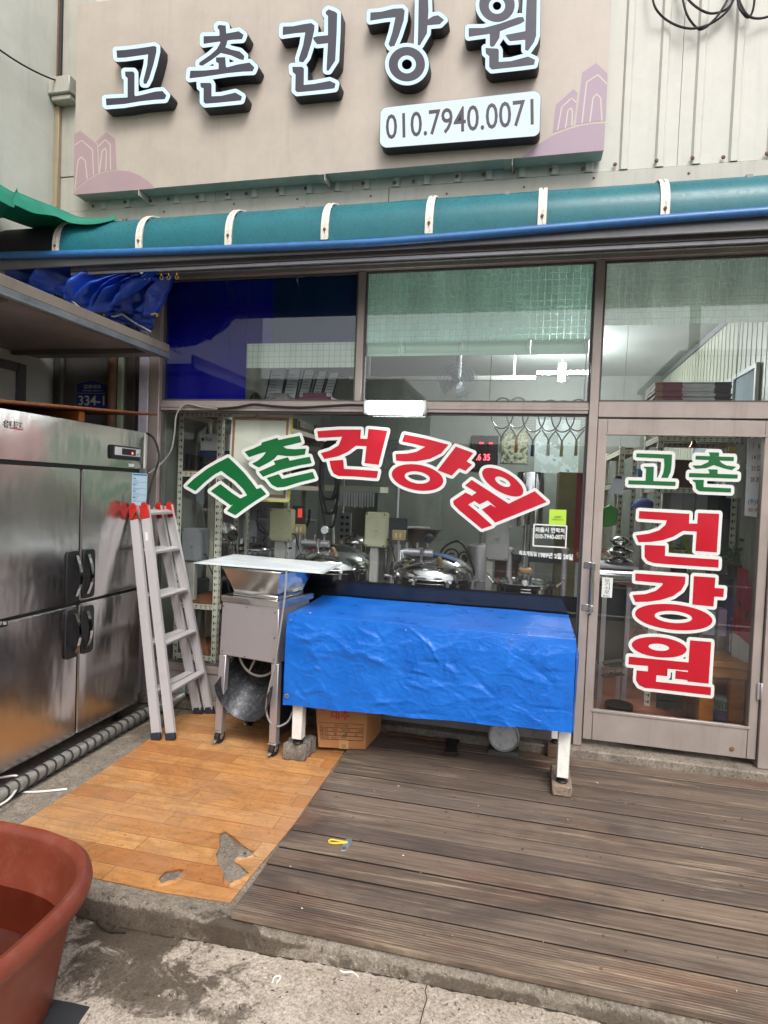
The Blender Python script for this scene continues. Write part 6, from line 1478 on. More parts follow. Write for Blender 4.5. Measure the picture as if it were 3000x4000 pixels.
# pressure cookers
def cooker(label, cpx, rimy, rpx, Y, lid_h, blue=False, gauge=None):
    c = fp(cpx, rimy, Y); R = rpx * (Y + 4) / FPX / 1.03; zr = c.z
    t_ = thing('pressure_cooker', label, 'cooker', (c.x, Y, 0), 'stainless pressure cookers in the window')
    b = MB(); b.lathe([(R * .9, .02), (R * .97, .06), (R * .97, zr - .05), (R * 1.04, zr - .045), (R * 1.04, zr - .005), (R * .98, zr)], (c.x, Y, 0), (0, 0, 1), 40); b.lathe([(R * .7, .0005), (R * .7, .02)], (c.x, Y, 0), (0, 0, 1), 24); b.build('pot', STEELB, t_)
    prof = [(R * 1.0, zr + .002), (R * 1.0, zr + .02)] + [(R * .97 * math.cos(a), zr + .022 + lid_h * math.sin(a)) for a in [i * math.pi / 2 / 12 for i in range(13)]]
    b = MB(); b.lathe(prof, (c.x, Y, 0), (0, 0, 1), 44); L_ = b.build('lid', STEELB, t_)
    zt = zr + .022 + lid_h; by = Y - R * .55
    zb = zt + .03
    b = MB(); b.tube([(c.x - R * .62, by, zb - .02), (c.x + .02, by, zb - .02)], .026, 14); b.build('clamp_bar', STEELD, t_)
    for dx in (-R * .55, -R * .3, -.02):
        b = MB(); b.tube([(c.x + dx, by, zb - .01), (c.x + dx, by, zb + .05)], .011, 10); b.build('clamp_stud', STEELB, t_)
    b = MB(); b.tube([(c.x - R * .18, by - .03, zb), (c.x - R * .18, by - .03, zr - .12)], .012, 10); b.lathe([(.02, 0), (.02, .02)], (c.x - R * .18, by - .03, zb), (0, 0, 1), 10); b.build('clamp_bolt', STEELB, t_)
    b = MB(); b.tube([(c.x - R * .05, by, zt + .02), (c.x - R * .05, by, zt + .085)], .008, 8); b.lathe([(.034, -.012), (.034, .012), (.03, .014)], (c.x - R * .05, by, zt + .115), (0, -1, 0), 20); g_ = b.build('gauge', BLACK if gauge else STEELB, t_)
    if not gauge: b = MB(); b.lathe([(.028, .0145), (.028, .0155)], (c.x - R * .05, by, zt + .115), (0, -1, 0), 20); b.build('dial', PAPER, g_)
    b = MB(); b.tube(spline([(c.x + R * .2, Y - R * .75, zt - .05), (c.x + R * .26, Y - R * .85, zt - .01), (c.x + R * .34, Y - R * .8, zt - .07)], 5), .012, 8); b.build('lid_handle', mat('tan grip', '#8a6a3c', .5), t_)
    for k in range(4):
        a = -2.6 + k * .75; p = Vector((c.x + R * 1.05 * math.cos(a), Y + R * 1.05 * math.sin(a), zr)); d = Vector((math.cos(a), math.sin(a), 0))
        b = MB(); b.tube([p - Vector((0, 0, .06)), p + Vector((0, 0, .01)), p + d * .05 + Vector((0, 0, .02))], .011, 8); b.build('rim_clamp', STEELD, t_)
    if blue:
        b = MB(); b.grid(lambda u, v: (c.x + R * (-.35 + .95 * u), Y - R * (.3 + .12 * v), zr + .03 + lid_h * math.sqrt(max(0, 1 - (-.35 + .95 * u) ** 2 / .97 - (.3 + .12 * v) ** 2)) + .006), 20, 3); b.build('blue_strap', mat('blue cloth', '#2a5aa0', .7), t_, thick=.004)
    return t_
cooker('domed stainless pressure cooker left of the middle control box', 1300, 2218, 172, .62, .17)
cooker('domed stainless pressure cooker with a blue strap on its lid', 1690, 2256, 170, .52, .165, True, True)
def pot(label, cpx, rimy, rpx, Y, h, ax=(0, 0, 1), zb=None):
    c = fp(cpx, rimy, Y); R = rpx * (Y + 4) / FPX; t_ = thing('steel_pot', label, 'pot', (c.x, Y, 0))
    b = MB(); b.lathe([(R * .96, .0005), (R, .03), (R, c.z), (R * 1.05, c.z + .005), (R * .96, c.z + .012)] , (c.x, Y, 0), (0, 0, 1), 32); b.build('pot', STEELB, t_)
    b = MB(); b.lathe([(R, c.z + .013)] + [(R * math.cos(a), c.z + .015 + h * math.sin(a)) for a in [i * math.pi / 16 for i in range(9)]], (c.x, Y, 0), (0, 0, 1), 32); b.build('lid', STEELB, t_)
    b = MB(); b.tube([(c.x, Y, c.z + h), (c.x, Y, c.z + h + .05)], .01, 8); b.lathe([(.03, 0), (.03, .01), (.0, .02)], (c.x, Y, c.z + h + .05), (0, 0, 1), 14); b.build('knob', BLACK, t_)
pot('small domed pot behind the left cooker, seen over its lid', 1385, 2125, 48, 1.35, .07)
pot('dark shadowed pot between the rack post and the beige box', 990, 2150, 75, 1.1, .06)
pot('bright pot standing behind the grey control box at left', 860, 2110, 62, .95, .05)
b = MB(); c = fp(885, 2085, .6); b.lathe([(.0, 0), (.05, .012), (.085, .03), (.087, .034), (.05, .018), (0, .006)], c, (.75, -.4, .5), 26); b.tube([c, Vector((c.x + .06, .64, c.z - .1)), Vector((c.x + .03, .8, .7)), Vector((c.x + .03, .8, .001))], .008, 8); tag(b.build('steel_bowl', STEELB), 'tilted steel bowl on a stand by the cream rack post', 'bowl')
# the press: pot with spindle and tall cylinder
c = fp(2050, 2272, .42); R = 118 * 4.42 / FPX
pr = thing('extract_press', 'stainless extract press with tall cylinder and spindle behind the small notice', 'press', (c.x, .42, 0))
b = MB(); b.lathe([(R * .88, .0005), (R * .92, .05), (R * .92, c.z - .03), (R * 1.02, c.z - .02), (R * 1.02, c.z), (R * .93, c.z + .004), (R * .88, c.z - .05), (0, c.z - .055)], (c.x, .42, 0), (0, 0, 1), 44); b.build('pot', STEELB, pr)
b = MB(); b.lathe([(R * .8, c.z - .015), (R * .75, c.z - .002), (.05, c.z + .015), (.05, c.z + .05), (0, c.z + .05)], (c.x, .42, 0), (0, 0, 1), 40); b.build('press_plate', STEELB, pr)
zc0 = fp(2050, 2060, .42).z; zc1 = fp(2060, 1850, .42).z
b = MB(); b.tube([(c.x, .42, c.z + .05), (c.x, .42, zc0 + .02)], .027, 16); b.build('spindle', STEELB, pr)
b = MB(); b.lathe([(.032, 0), (.048, .012), (.048, .03), (.03, .04)], (c.x, .42, c.z + .06), (0, 0, 1), 18); b.build('collar', mat('wood collar', '#b08a50', .5), pr)
cyx = fp(2073, 1900, .5).x
b = MB(); b.lathe([(.085, zc0), (.098, zc0 + .01), (.098, zc1), (.094, zc1 + .012), (0, zc1 + .012)], (cyx, .5, 0), (0, 0, 1), 32); b.build('cylinder', STEELB, pr)
for px_ in (1990, 2204):
    x_ = fp(px_, 2200, .6).x; b = MB(); b.tube([(x_, .6, .0005), (x_, .6, fp(px_, 2150, .6).z)], .022, 14); b.lathe([(.03, 0), (.03, .012), (.022, .02)], (x_, .6, fp(px_, 2150, .6).z), (0, 0, 1), 14); b.build('frame_post', STEELD, pr)
b = MB(); xa, xb_ = fp(1900, 2180, .63).x, fp(2215, 2180, .63).x; zz1 = fp(2100, 2180, .63).z; b.box(xa, .62, zz1 - .03, xb_, .65, zz1 + .02); b.build('cross_bar', BLACK, pr, bev=.003)
b = MB(); lx = fp(2054, 2345, .42 - R).x; lz = fp(2054, 2345, .42 - R).z; b.box(lx - .045, .42 - R - .025, lz - .045, lx + .045, .42 - R + .012, lz + .045); b.tube([(lx - .04, .42 - R - .03, lz + .02), (lx + .04, .42 - R - .03, lz + .02)], .01, 8); b.build('latch', STEELD, pr, bev=.004)
for sx in (-1, 1):
    b = MB(); b.tube(spline([(c.x + sx * R * 1.0, .42 - .03, c.z - .02), (c.x + sx * (R + .04), .42 - .02, c.z + .03), (c.x + sx * (R + .04), .42 + .02, c.z + .03), (c.x + sx * R * 1.0, .42 + .03, c.z - .02)], 5), .007, 8); b.build('pot_handle', STEELB, pr)
# scrollwork chair, wood table
ch = thing('scroll_chair', 'black wrought-iron chair back with scrolls behind the right cooker', 'chair', (fp(1785, 2200, 1.3).x, 1.4, 0))
def spiral(cx, cz, r, Y, sgn, n_=22): return [Vector((cx + sgn * r * (1 - i / n_ * .8) * math.cos(i * .42), Y, cz + r * (1 - i / n_ * .8) * math.sin(i * .42))) for i in range(n_)]
IRON = mat('black iron', '#17171a', .5, metal=.3)
a = fp(1740, 2170, 1.3); c2 = fp(1825, 2180, 1.3)
b = MB(); b.tube(spiral(a.x + .06, a.z, .07, 1.3, -1), .008, 7); b.build('scroll', IRON, ch); b = MB(); b.tube(spiral(c2.x - .03, c2.z, .06, 1.3, 1), .008, 7); b.build('scroll', IRON, ch)
b = MB(); b.tube(spline([(a.x - .05, 1.3, a.z - .1), (a.x - .03, 1.3, a.z + .05), (a.x + .1, 1.3, a.z + .13), (c2.x, 1.3, c2.z + .05), (c2.x + .06, 1.3, c2.z - .1)], 6), .01, 8); b.build('back_hoop', IRON, ch)
for x_ in (a.x - .05, c2.x + .06):
    b = MB(); b.tube([(x_, 1.3, a.z - .1), (x_, 1.32, .001)], .011, 8); b.build('leg', IRON, ch); b = MB(); b.tube([(x_, 1.7, .45), (x_, 1.72, .001)], .011, 8); b.build('leg', IRON, ch)
b = MB(); b.box(a.x - .06, 1.3, .44, c2.x + .07, 1.72, .475); b.build('seat', IRON, ch, bev=.01)
x0, z0, x1, z1 = bb(1800, 2185, 2035, 2250, 2.0)
wt = thing('wood_table', 'brown wooden table with black edge behind the press', 'table', ((x0 + x1) / 2, 2.2, 0))
b = MB(); b.box(x0, 2.0, z1 - .04, x1, 2.5, z1); b.build('table_top', mat('black edge top', '#26211f', .5), wt, bev=.004)
b = MB(); b.box(x0 + .02, 2.02, z1 - .2, x1 - .02, 2.48, z1 - .041); b.build('drawer_box', OLDPLY, wt, bev=.004)
for x_ in (x0 + .04, x1 - .08):
    for y_ in (2.03, 2.43): b = MB(); b.box(x_, y_, .0005, x_ + .04, y_ + .04, z1 - .201); b.build('leg', OLDPLY, wt)
# coiled black hose on the rack post
hs = thing('hose_coil', 'long coil of black hose hanging beside the rack', 'hose', fp(1290, 1700, 1.0))
for k in range(5):
    t_ = k / 4; cx_, top, bo, w_ = 1288 + 10 * (t_ - .5), 1745 - 25 * t_, 1950 + 110 * (k % 3) / 2, 30 + 6 * (k % 2)
    b = MB(); b.tube(spline([fp(cx_ + dx * w_, top + (bo - top) * f_, .9 + .015 * k) for dx, f_ in ((0, 0), (.8, .08), (1, .35), (.95, .75), (.5, .97), (0, 1), (-.6, .96), (-1, .7), (-.95, .3), (-.7, .06))], 5, closed=True), .011, 7, closed=True); b.build('hose_loop', RUBBER, hs)
x0, z0, x1, z1 = bb(1308, 1925, 1466, 1972, 1.9)
psr = thing('hanging_slips', 'row of small white paper slips hanging under a shelf deep inside', 'paper', (x0, 1.9, z1))
b = MB(); b.box(x0 - .55, 1.905, z1 + .002, x1 + .05, 2.25, z1 + .06); b.build('shelf', RACKM, psr)
b = MB()
for k in range(15):
    xa = x0 + (x1 - x0) * k / 15; b.add([(xa, 1.9 + rr.uniform(-.004, .004), z1), (xa + .021, 1.9, z1), (xa + .021 + rr.uniform(-.004, .004), 1.898, z0 - rr.uniform(0, .02)), (xa + rr.uniform(-.004, .004), 1.897, z0 - rr.uniform(0, .02))], [(0, 1, 2, 3)])
o_ = b.build('slips', PAPER, psr, smooth=False, thick=.0008); o_['kind'] = 'stuff'
# fans
def fan(label, cpx, cpy, rpx, Y, mount):
    c = fp(cpx, cpy, Y); R = rpx * (Y + 4) / FPX; t_ = thing('fan', label, 'fan', c)
    W_ = mat('fan white', '#c9cdd0', .4); G_ = mat('fan guard', '#8d9498', .4, metal=.4)
    b = MB()
    for r_ in (.25, .45, .65, .85, 1.0): b.tube([c + Vector((R * r_ * math.cos(a), -.05 + .035 * r_ * r_, R * r_ * math.sin(a))) for a in [i * 6.283 / 40 for i in range(40)]], .0022, 5, closed=True)
    for k in range(36): a = k * 6.283 / 36; b.tube([c + Vector((R * .1 * math.cos(a), -.052, R * .1 * math.sin(a))), c + Vector((R * .6 * math.cos(a), -.04, R * .6 * math.sin(a))), c + Vector((R * math.cos(a), -.012, R * math.sin(a)))], .0014, 4)
    b.build('guard', G_, t_)
    for k in range(4):
        a0 = k * 1.571 + .4; b = MB()
        b.grid(lambda u, v: c + Vector((R * (.14 + .74 * u) * math.cos(a0 + (v - .5) * (1.1 - .3 * u)), .01 + .03 * (v - .5), R * (.14 + .74 * u) * math.sin(a0 + (v - .5) * (1.1 - .3 * u)))), 6, 6); b.build('blade', W_, t_, thick=.003)
    b = MB(); b.lathe([(R * .16, -.03), (R * .2, 0), (R * .2, .12), (R * .12, .16)], c, (0, 1, 0), 20); b.build('motor', W_, t_)
    b = MB()
    if mount == 'ceiling': b.tube([c + Vector((0, .1, 0)), c + Vector((0, .12, R * .8)), Vector((c.x, c.y + .12, RZ1 - .001))], .025, 10)
    else: b.tube([c + Vector((0, .1, 0)), c + Vector((0, .12, -R * .5)), Vector((c.x, c.y + .12, .03))], .018, 10); b.lathe([(.18, .0005), (.18, .02), (.03, .035)], (c.x, c.y + .12, 0), (0, 0, 1), 24)
    b.build('stem', W_, t_)
fan('white caged fan hanging from the ceiling behind the middle upper pane', 1785, 1490, 78, 1.9, 'ceiling')
fan('dark caged pedestal fan behind the red window letters', 1550, 1785, 78, 2.4, 'floor')
# digital clock on the back wall
YB = RY1 - .002
x0, z0, x1, z1 = bb(1835, 1702, 1948, 1838, YB - .04)
dc = thing('digital_clock', 'dark red-lit digital wall clock showing 6 35 behind the glass', 'clock', ((x0 + x1) / 2, YB, z0))
b = MB(); b.box(x0, YB - .04, z0, x1, YB - .001, z1); b.build('case', mat('dark clock face', '#241c1f', .3), dc, bev=.008)
LED = glow('clock led', (1, .05, .07), 5.0); w_, h_ = x1 - x0, z1 - z0
lettering('digits', '.6 35', (x0 + .22 * w_, YB - .042, z0 + .30 * h_), (x0 + .72 * w_, YB - .042, z0 + .30 * h_), (x0 + .22 * w_, YB - .042, z0 + .48 * h_), LED, dc, bold=.01)
LED2 = glow('clock led small', (1, .05, .07), 1.5)
for u0, u1 in ((.3, .47), (.66, .8)): b = MB(); b.box(x0 + u0 * w_, YB - .0425, z0 + .76 * h_, x0 + u1 * w_, YB - .041, z0 + .81 * h_); b.build('small_digits', LED2, dc)
def poster(name, label, px, Y, stops, scale, parent=None, cat='poster'):
    x0, z0, x1, z1 = bb(*px, Y); t = NT(label[:24]); c = t.ramp(t.noise(t.obj(), scale, 6, .6), stops, 'CONSTANT'); bs = t.principled(Base_Color=c, Roughness=.5)
    b = MB(); b.box(x0, Y, z0, x1, Y + .006, z1); o_ = b.build(name, t.done(bs.outputs[0]), smooth=False); return tag(o_, label, cat)
poster('framed_picture', 'dark framed garden picture on the back wall behind the rackets', (1958, 1690, 2065, 1808), YB - .02, [(0, '#3d4136'), (.42, '#7d8168'), (.5, '#a7a488'), (.6, '#4d5a3c'), (.7, '#8f5a38')], 16, cat='picture')
poster('plan_poster', 'pale green and white poster on the back wall beside the picture', (2085, 1640, 2268, 1845), YB - .015, [(0, '#7d8a82'), (.4, '#a3b0aa'), (.55, '#b9c4c2'), (.65, '#64746a')], 5)
item('wall_cupboard', 'grey wall cupboard with flat doors on the back wall under the slips', 'cupboard', (1470, 1905, 1720, 2060), YB - .3, .298, mat('cupboard grey', '#83887f', .5))
# rackets
rk = thing('racket_rail', 'thin rail carrying the row of rackets inside the window top', 'rail', fp(2100, 1610, .95))
b = MB(); za_ = fp(2100, 1612, .95).z; b.tube([(fp(1900, 1612, .95).x, .95, za_ + .02), (fp(2290, 1612, .95).x, .95, za_ + .02)], .006, 8); b.tube([(fp(1900, 1612, .95).x + .02, .95, za_ + .02), (fp(1900, 1612, .95).x + .02, .95, RZ1)], .004, 6); b.tube([(fp(2290, 1612, .95).x - .02, .95, za_ + .02), (fp(2290, 1612, .95).x - .02, .95, RZ1)], .004, 6); b.build('rod', ZINC, rk)
for i, (px_, py_, gc, lb) in enumerate(((1955, 1768, '#b9b48c', 'cream-gripped racket in clear wrap, leftmost of the hanging row'), (2015, 1768, '#c9742a', 'racket with an orange grip hanging in the window'), (2078, 1782, '#2a3f6e', 'racket with a dark blue grip hanging third in the row'), (2140, 1780, '#d8d8d4', 'racket with a white grip hanging fourth in the row'), (2192, 1784, '#c4b37a', 'racket with a tan grip, second from the right of the row'), (2249, 1780, '#b8a768', 'racket with a straw grip, rightmost of the hanging row'))):
    e = fp(px_, py_, .95); t_ = thing('racket', lb, 'racket', e, 'rackets hanging in the window')
    FM = mat('racket frame %d' % i, ('#2b2d33', '#8d8a2c', '#22242a', '#30405a', '#1f2126', '#26282c')[i], .35); GM = mat('grip ' + gc, gc, .7, bump=.4, bscale=120)
    b = MB(); b.tube([e, e + Vector((0, 0, .09))], [.013, .011], 10); b.build('grip', GM, t_)
    b = MB(); b.tube([e + Vector((0, 0, .09)), e + Vector((0, 0, .12))], .008, 8)
    for s in (-1, 1): b.tube(spline([e + Vector((0, 0, .115)), e + Vector((s * .018, 0, .15)), e + Vector((s * .055, 0, .2))], 4), .0055, 7)
    hc = e + Vector((0, 0, .31)); b.tube([hc + Vector((.085 * math.sin(a), 0, -.12 * math.cos(a))) for a in [k * 6.283 / 36 for k in range(36)]], .0058, 7, closed=True); b.build('frame', FM, t_)
    b = MB()
    for k in range(-6, 7): x_ = k * .012; h_ = .12 * math.sqrt(max(0, 1 - (x_ / .085) ** 2)); b.bar(hc + Vector((x_, 0, -h_)), hc + Vector((x_, 0, h_)), .0008, .0008)
    for k in range(-9, 10): z_ = k * .0125; w_ = .085 * math.sqrt(max(0, 1 - (z_ / .12) ** 2)); b.bar(hc + Vector((-w_, .001, z_)), hc + Vector((w_, .001, z_)), .0008, .0008)
    o_ = b.build('strings', PAPER, t_); o_['kind'] = 'stuff'
# red banner, olive cupboard
x0, z0, x1, z1 = bb(2238, 1850, 2330, 2195, .7)
rbn = thing('red_banner', 'dark red upright banner with white lettering right of the notice', 'banner', ((x0 + x1) / 2, .7, z0))
b = MB(); b.box(x0, .7, z0, x1, .706, z1); b.build('cloth', mat('banner red', '#7a1f28', .6, var=.06), rbn); b = MB(); b.box(x0 + .02, .71, .0005, x0 + .04, .73, z1); b.build('stand', ZINC, rbn)
for i, chx in enumerate('고촌건강원'): zc = z1 - .05 - i * .105; lettering('banner_lettering', chx, (x0 + .05, .6985, zc - .08), (x0 + .16, .6985, zc - .08), (x0 + .05, .6985, zc), WHITEV, rbn, bold=.03)
lettering('banner_lettering', '98', (x0 + .02, .6985, z0 + .03), (x0 + .08, .6985, z0 + .03), (x0 + .02, .6985, z0 + .075), mat('yellow print', '#b9a23a', .6), rbn, bold=.02)
item('olive_cupboard', 'tall olive-beige cupboard standing behind the red banner', 'cupboard', (2165, 1845, 2280, 2260), 1.7, .4, mat('olive beige', '#8d845c', .5), drop=.0005)
item('grey_partition', 'tall grey-green partition door between the press and the cupboard', 'partition', (2085, 1850, 2190, 2300), 2.6, .05, mat('partition grey', '#7d837c', .5), drop=.0005)
# ---- behind the door
z_ = zC2 + .033
XF = [fp(x, 1950, .86).x for x in (2618, 2665, 2668, 2714, 2718, 2762)]
for i in range(3):
    m_ = mat('file grey %d' % i, ('#8f9290', '#878a88', '#979a97')[i], .5); b = MB(); zf = zC2 - .45 + .033; b.box(XF[2 * i], .84, zf, XF[2 * i + 1], 1.12, fp(2700, 1928, .86).z); b.box(XF[2 * i] + .03, .8385, zf + .05, XF[2 * i + 1] - .03, .8395, fp(2700, 1935, .86).z)
    tag(b.build('file_box', m_, bev=.002), ('left', 'middle', 'right')[i] + ' of three grey file boxes standing on the door-side rack', 'file box', 'grey file boxes on the rack')
for i, (px_, lb, m_) in enumerate((((2790, 1935, 2850, 2090), 'dark upright binder right of the grey files', mat('binder dark', '#33373b', .5)), ((2600, 1800, 2790, 1885), 'reddish brown sacks on the upper shelf behind the small green letters', mat('sack brown', '#5c3d33', .8, var=.35, scale=25, bump=.6, bscale=30)), ((2620, 1715, 2800, 1770), 'dark covered bundle on the top shelf under the bell', mat('dark bundle', '#25292a', .7, var=.3, scale=12)))):
    x0, z0, x1, z1 = bb(*px_, .9); b = MB(); zb_ = (zC2 - .45 + .033, zC2 + .033, zC1 + .033)[i]
    b.box(x0, .85, zb_, x1, 1.25, max(z1, zb_ + .1)); tag(b.build(('binder', 'sack', 'bundle')[i], m_, bev=.015, seg=2), lb, ('binder', 'sack', 'bundle')[i])
# hanging papers with clip, cap, funnel, green pan, bowls
pc = thing('clipped_papers', 'white papers held by a black clip beside the door stile', 'paper', fp(2405, 1860, .5))
for k in range(2):
    q = [fp(x + 6 * k, y, .5 - .006 * k) for x, y in ((2402, 1862), (2436, 1858), (2428, 1932), (2374, 1926))]; b = MB(); b.prism(q, (0, .001, 0)); b.build('sheet', PAPER, pc, smooth=False)
b = MB(); b.hexa([fp(x, y, .5 + d) for d in (-.015, .008) for x, y in ((2402, 1868), (2430, 1872), (2428, 1860), (2406, 1856))]); b.build('clip', BLACK, pc); b = MB(); p_ = fp(2418, 1858, .5); b.tube([p_, Vector((p_.x, .5, p_.z + .3)), Vector((p_.x + .02, .52, RZ1 - .001))], .0015, 5); b.build('string', CORD, pc)
c = fp(2516, 1985, .95)
b = MB(); b.lathe([(.085 * math.cos(a), .075 * math.sin(a)) for a in [i * math.pi / 16 for i in range(9)]], Vector((c.x, .98, zC2 - .012)), (0, 0, 1), 24); cp = b; 
cpo = cp.build('cap', mat('blue cloth cap', '#33488e', .8)); 
cpo.location = (0, 0, fp(2516, 1985, .98).z - (zC2 - .012)); tag(cpo, 'blue cap hanging on the rack post behind the door', 'cap')
fx = fp(2500, 1850, 1.0); b = MB(); b.lathe([(.012, -.06), (.014, -.02), (.05, .03), (.052, .034)], fx, (0, 0, 1), 20); tag(b.build('funnel', mat('blue plastic', '#2f7ec8', .35)), 'blue funnel on the shelf behind the small green letters', 'funnel')
q = [fp(x, y, .75) for x, y in ((2357, 1985), (2385, 1970), (2414, 1992), (2408, 2050), (2356, 2062))]; b = MB(); b.prism(q, (0, .03, 0)); tag(b.build('green_dustpan', mat('green plastic', '#3f8a2c', .4), bev=.006), 'bright green plastic pan hanging beside the door stile', 'pan')
XS = fp(2420, 2120, .75).x
st_ = thing('lidded_bowls', 'stack of shiny lidded steel bowls behind the door handle side', 'bowl', (XS, .8, .9))
zb0 = fp(2420, 2210, .75).z
for k, (r_, dz) in enumerate(((.1, 0), (.095, .075), (.07, .15))):
    b = MB(); b.lathe([(r_ * .6, zb0 + dz), (r_, zb0 + dz + .03), (r_ * 1.05, zb0 + dz + .034), (r_ * .9, zb0 + dz + .045), (r_ * .4, zb0 + dz + .065), (.012, zb0 + dz + .07)], (XS, .75, 0), (0, 0, 1), 26); b.build('bowl', STEELB, st_)
mc = thing('roller_machine', 'steel machine with a horizontal drum and dark lower works behind the door', 'machine', (XS, .7, 0))
zd = fp(2400, 2250, .6).z; b = MB(); b.tube([(fp(2330, 2250, .6).x, .62, zd), (fp(2480, 2250, .6).x, .62, zd)], .075, 24); b.build('drum', STEELB, mc)
b = MB(); b.box(fp(2340, 2250, .6).x, .55, zd + .076, fp(2490, 2250, .6).x, .95, zb0 - .003); b.build('top_plate', STEELD, mc, bev=.003)
xa, xb_ = fp(2350, 2400, .6).x, fp(2462, 2400, .6).x
for x_ in (xa, xb_ - .03):
    for y_ in (.6, .88): b = MB(); b.box(x_, y_, .0005, x_ + .03, y_ + .03, zd - .0); b.build('leg', STEELD, mc)
b = MB(); b.box(xa, .66, .30, xb_, .86, zd - .1); b.build('works', mat('dark works', '#25272a', .4, metal=.5), mc, bev=.01)
for k in range(3): b = MB(); b.bar((xa + .02, .6 - .03 * k, .34 - .04 * k), (xb_ - .02, .62, .37 - .05 * k), .04, .014); b.build('tray', mat('dull tray', '#5d5c5a', .4, metal=.6), mc, bev=.003)
b = MB(); b.lathe([(.07, .0005), (.09, .02), (.095, .09), (.085, .09), (.08, .03), (0, .025)], (xb_ - .06, .5, 0), (0, 0, 1), 24); tag(b.build('black_bowl', BLACK), 'black bowl on the red floor under the roller machine', 'bowl')
# bench, boxes, jar, posters right of the door glass
zt = .50; xl = fp(2757, 2600, .3).x
bn = thing('wooden_bench', 'solid orange-brown wooden bench behind the lower right of the door glass', 'bench', (1.3, .6, 0))
for k in range(2): b = MB(); b.box(xl - .04, .28 + .24 * k, zt - .04, RX1 - .012, .515 + .24 * k, zt); b.build('plank', PINE, bn, bev=.005)
b = MB(); b.box(xl - .02, .30, zt - .11, RX1 - .02, .33, zt - .041); b.build('apron', PINE, bn, bev=.003)
for x_ in (xl, RX1 - .12):
    for y_ in (.3, .66): b = MB(); b.box(x_ - .02, y_ + .031 if y_ < .5 else y_, .0005, x_ + .07, y_ + .1, zt - .041); b.build('leg', PINE, bn, bev=.004)
jx = fp(2832, 2740, .45).x
jr = thing('plastic_jar', 'clear jar with a green ribbed lid in a purple bag under the bench', 'jar', (jx, .48, 0))
b = MB(); b.lathe([(.085, .0005), (.092, .03), (.09, .14), (.08, .15)], (jx, .46, 0), (0, 0, 1), 28); b.build('jar', mat('purple bagged jar', '#4b4a6e', .2, var=.4, scale=14), jr)
b = MB(); b.lathe([(.083, .152), (.087, .16), (.087, .225), (.075, .235), (0, .235)], (jx, .46, 0), (0, 0, 1), 28); ld_ = b.build('lid', mat('grey lid', '#8f9a94', .35), jr)
for k in range(16): a = math.pi + k * math.pi / 16; b = MB(); b.bar((jx + .088 * math.cos(a), .46 + .088 * math.sin(a), .165), (jx + .088 * math.cos(a), .46 + .088 * math.sin(a), .215), .007, .004, (0, 1, 0)); b.build('rib', mat('green rib', '#2f6b52', .4), ld_)
def printed(label, px_, Y, dep, col, band, z0, name='gift_box'):
    x0, _, x1, z1 = bb(*px_, Y); t_ = thing(name, label, 'box', ((x0 + x1) / 2, Y, z0)); b = MB(); b.box(x0, Y, z0, x1, Y + dep, z1); b.build('carton', mat('c ' + label[:14], col, .5, var=.04), t_, bev=.002)
    b = MB(); b.box(x0 + .002, Y - .0012, z0 + .004, x1 - .002, Y - .0004, z0 + (z1 - z0) * .35); b.build('picture_band', mat('b ' + label[:14], band, .5, var=.6, scale=60), t_); b = MB(); b.box(x0 + (x1 - x0) * .2, Y - .0012, z0 + (z1 - z0) * .58, x1 - (x1 - x0) * .25, Y - .0004, z0 + (z1 - z0) * .63); b.build('print', mat('tan print', '#b39a72', .5), t_)
printed('pale lilac printed gift box standing on the bench', (2800, 2385, 2848, 2545), .62, .12, '#b7a3b4', '#6a5a52', zt + .001)
printed('white printed gift box behind the large red ring letter', (2740, 2390, 2798, 2545), .66, .1, '#b9bcc6', '#5a4a40', zt + .001)
printed('purple and white box between the lilac box and the red posters', (2846, 2330, 2868, 2520), .55, .14, '#5b3c86', '#d8d8da', zt + .001)
for i, (q, lb) in enumerate((([(2884, 2212), (2924, 2228), (2916, 2500), (2862, 2470)], 'red jujube poster panel standing on the bench, left one'), ([(2918, 2268), (2950, 2290), (2938, 2530), (2892, 2490)], 'red jujube poster panel nearest the door stile'))):
    Y0 = .36 - .08 * i; t_ = thing('red_poster_panel', lb, 'poster', fp(q[2][0], q[2][1], Y0)); qq = [fp(x, y, Y0 + (.1 if j in (0, 3) else 0)) for j, (x, y) in enumerate(q)]; bt0 = [Vector((p.x, p.y, zt + .001)) for p in (qq[3], qq[2])]
    b = MB(); b.prism([qq[0], qq[1], qq[2], qq[3]], (0, .006, 0)); b.build('panel', mat('poster red', '#a01522', .35, var=.08), t_, smooth=False)
    b = MB(); b.prism([qq[3] + Vector((0, .0, -.001)), qq[2] + Vector((0, 0, -.001)), bt0[1], bt0[0]], (0, .006, 0)); b.build('stand', mat('white card', '#c9c9cb', .6), t_, smooth=False)
    c_ = (qq[0] + qq[1] + qq[2] + qq[3]) / 4 + Vector((0, -.004, -.02)); b = MB()
    for dx, dz in ((-.012, .01), (.014, -.006)): b.lathe([(0, -.026), (.009, -.016), (.012, 0), (.009, .016), (0, .026)], c_ + Vector((dx, 0, dz)), (.1, 0, 1), 12, 1, .25)
    b.build('fruit_print', mat('fruit brown', '#3a1512', .5), t_)
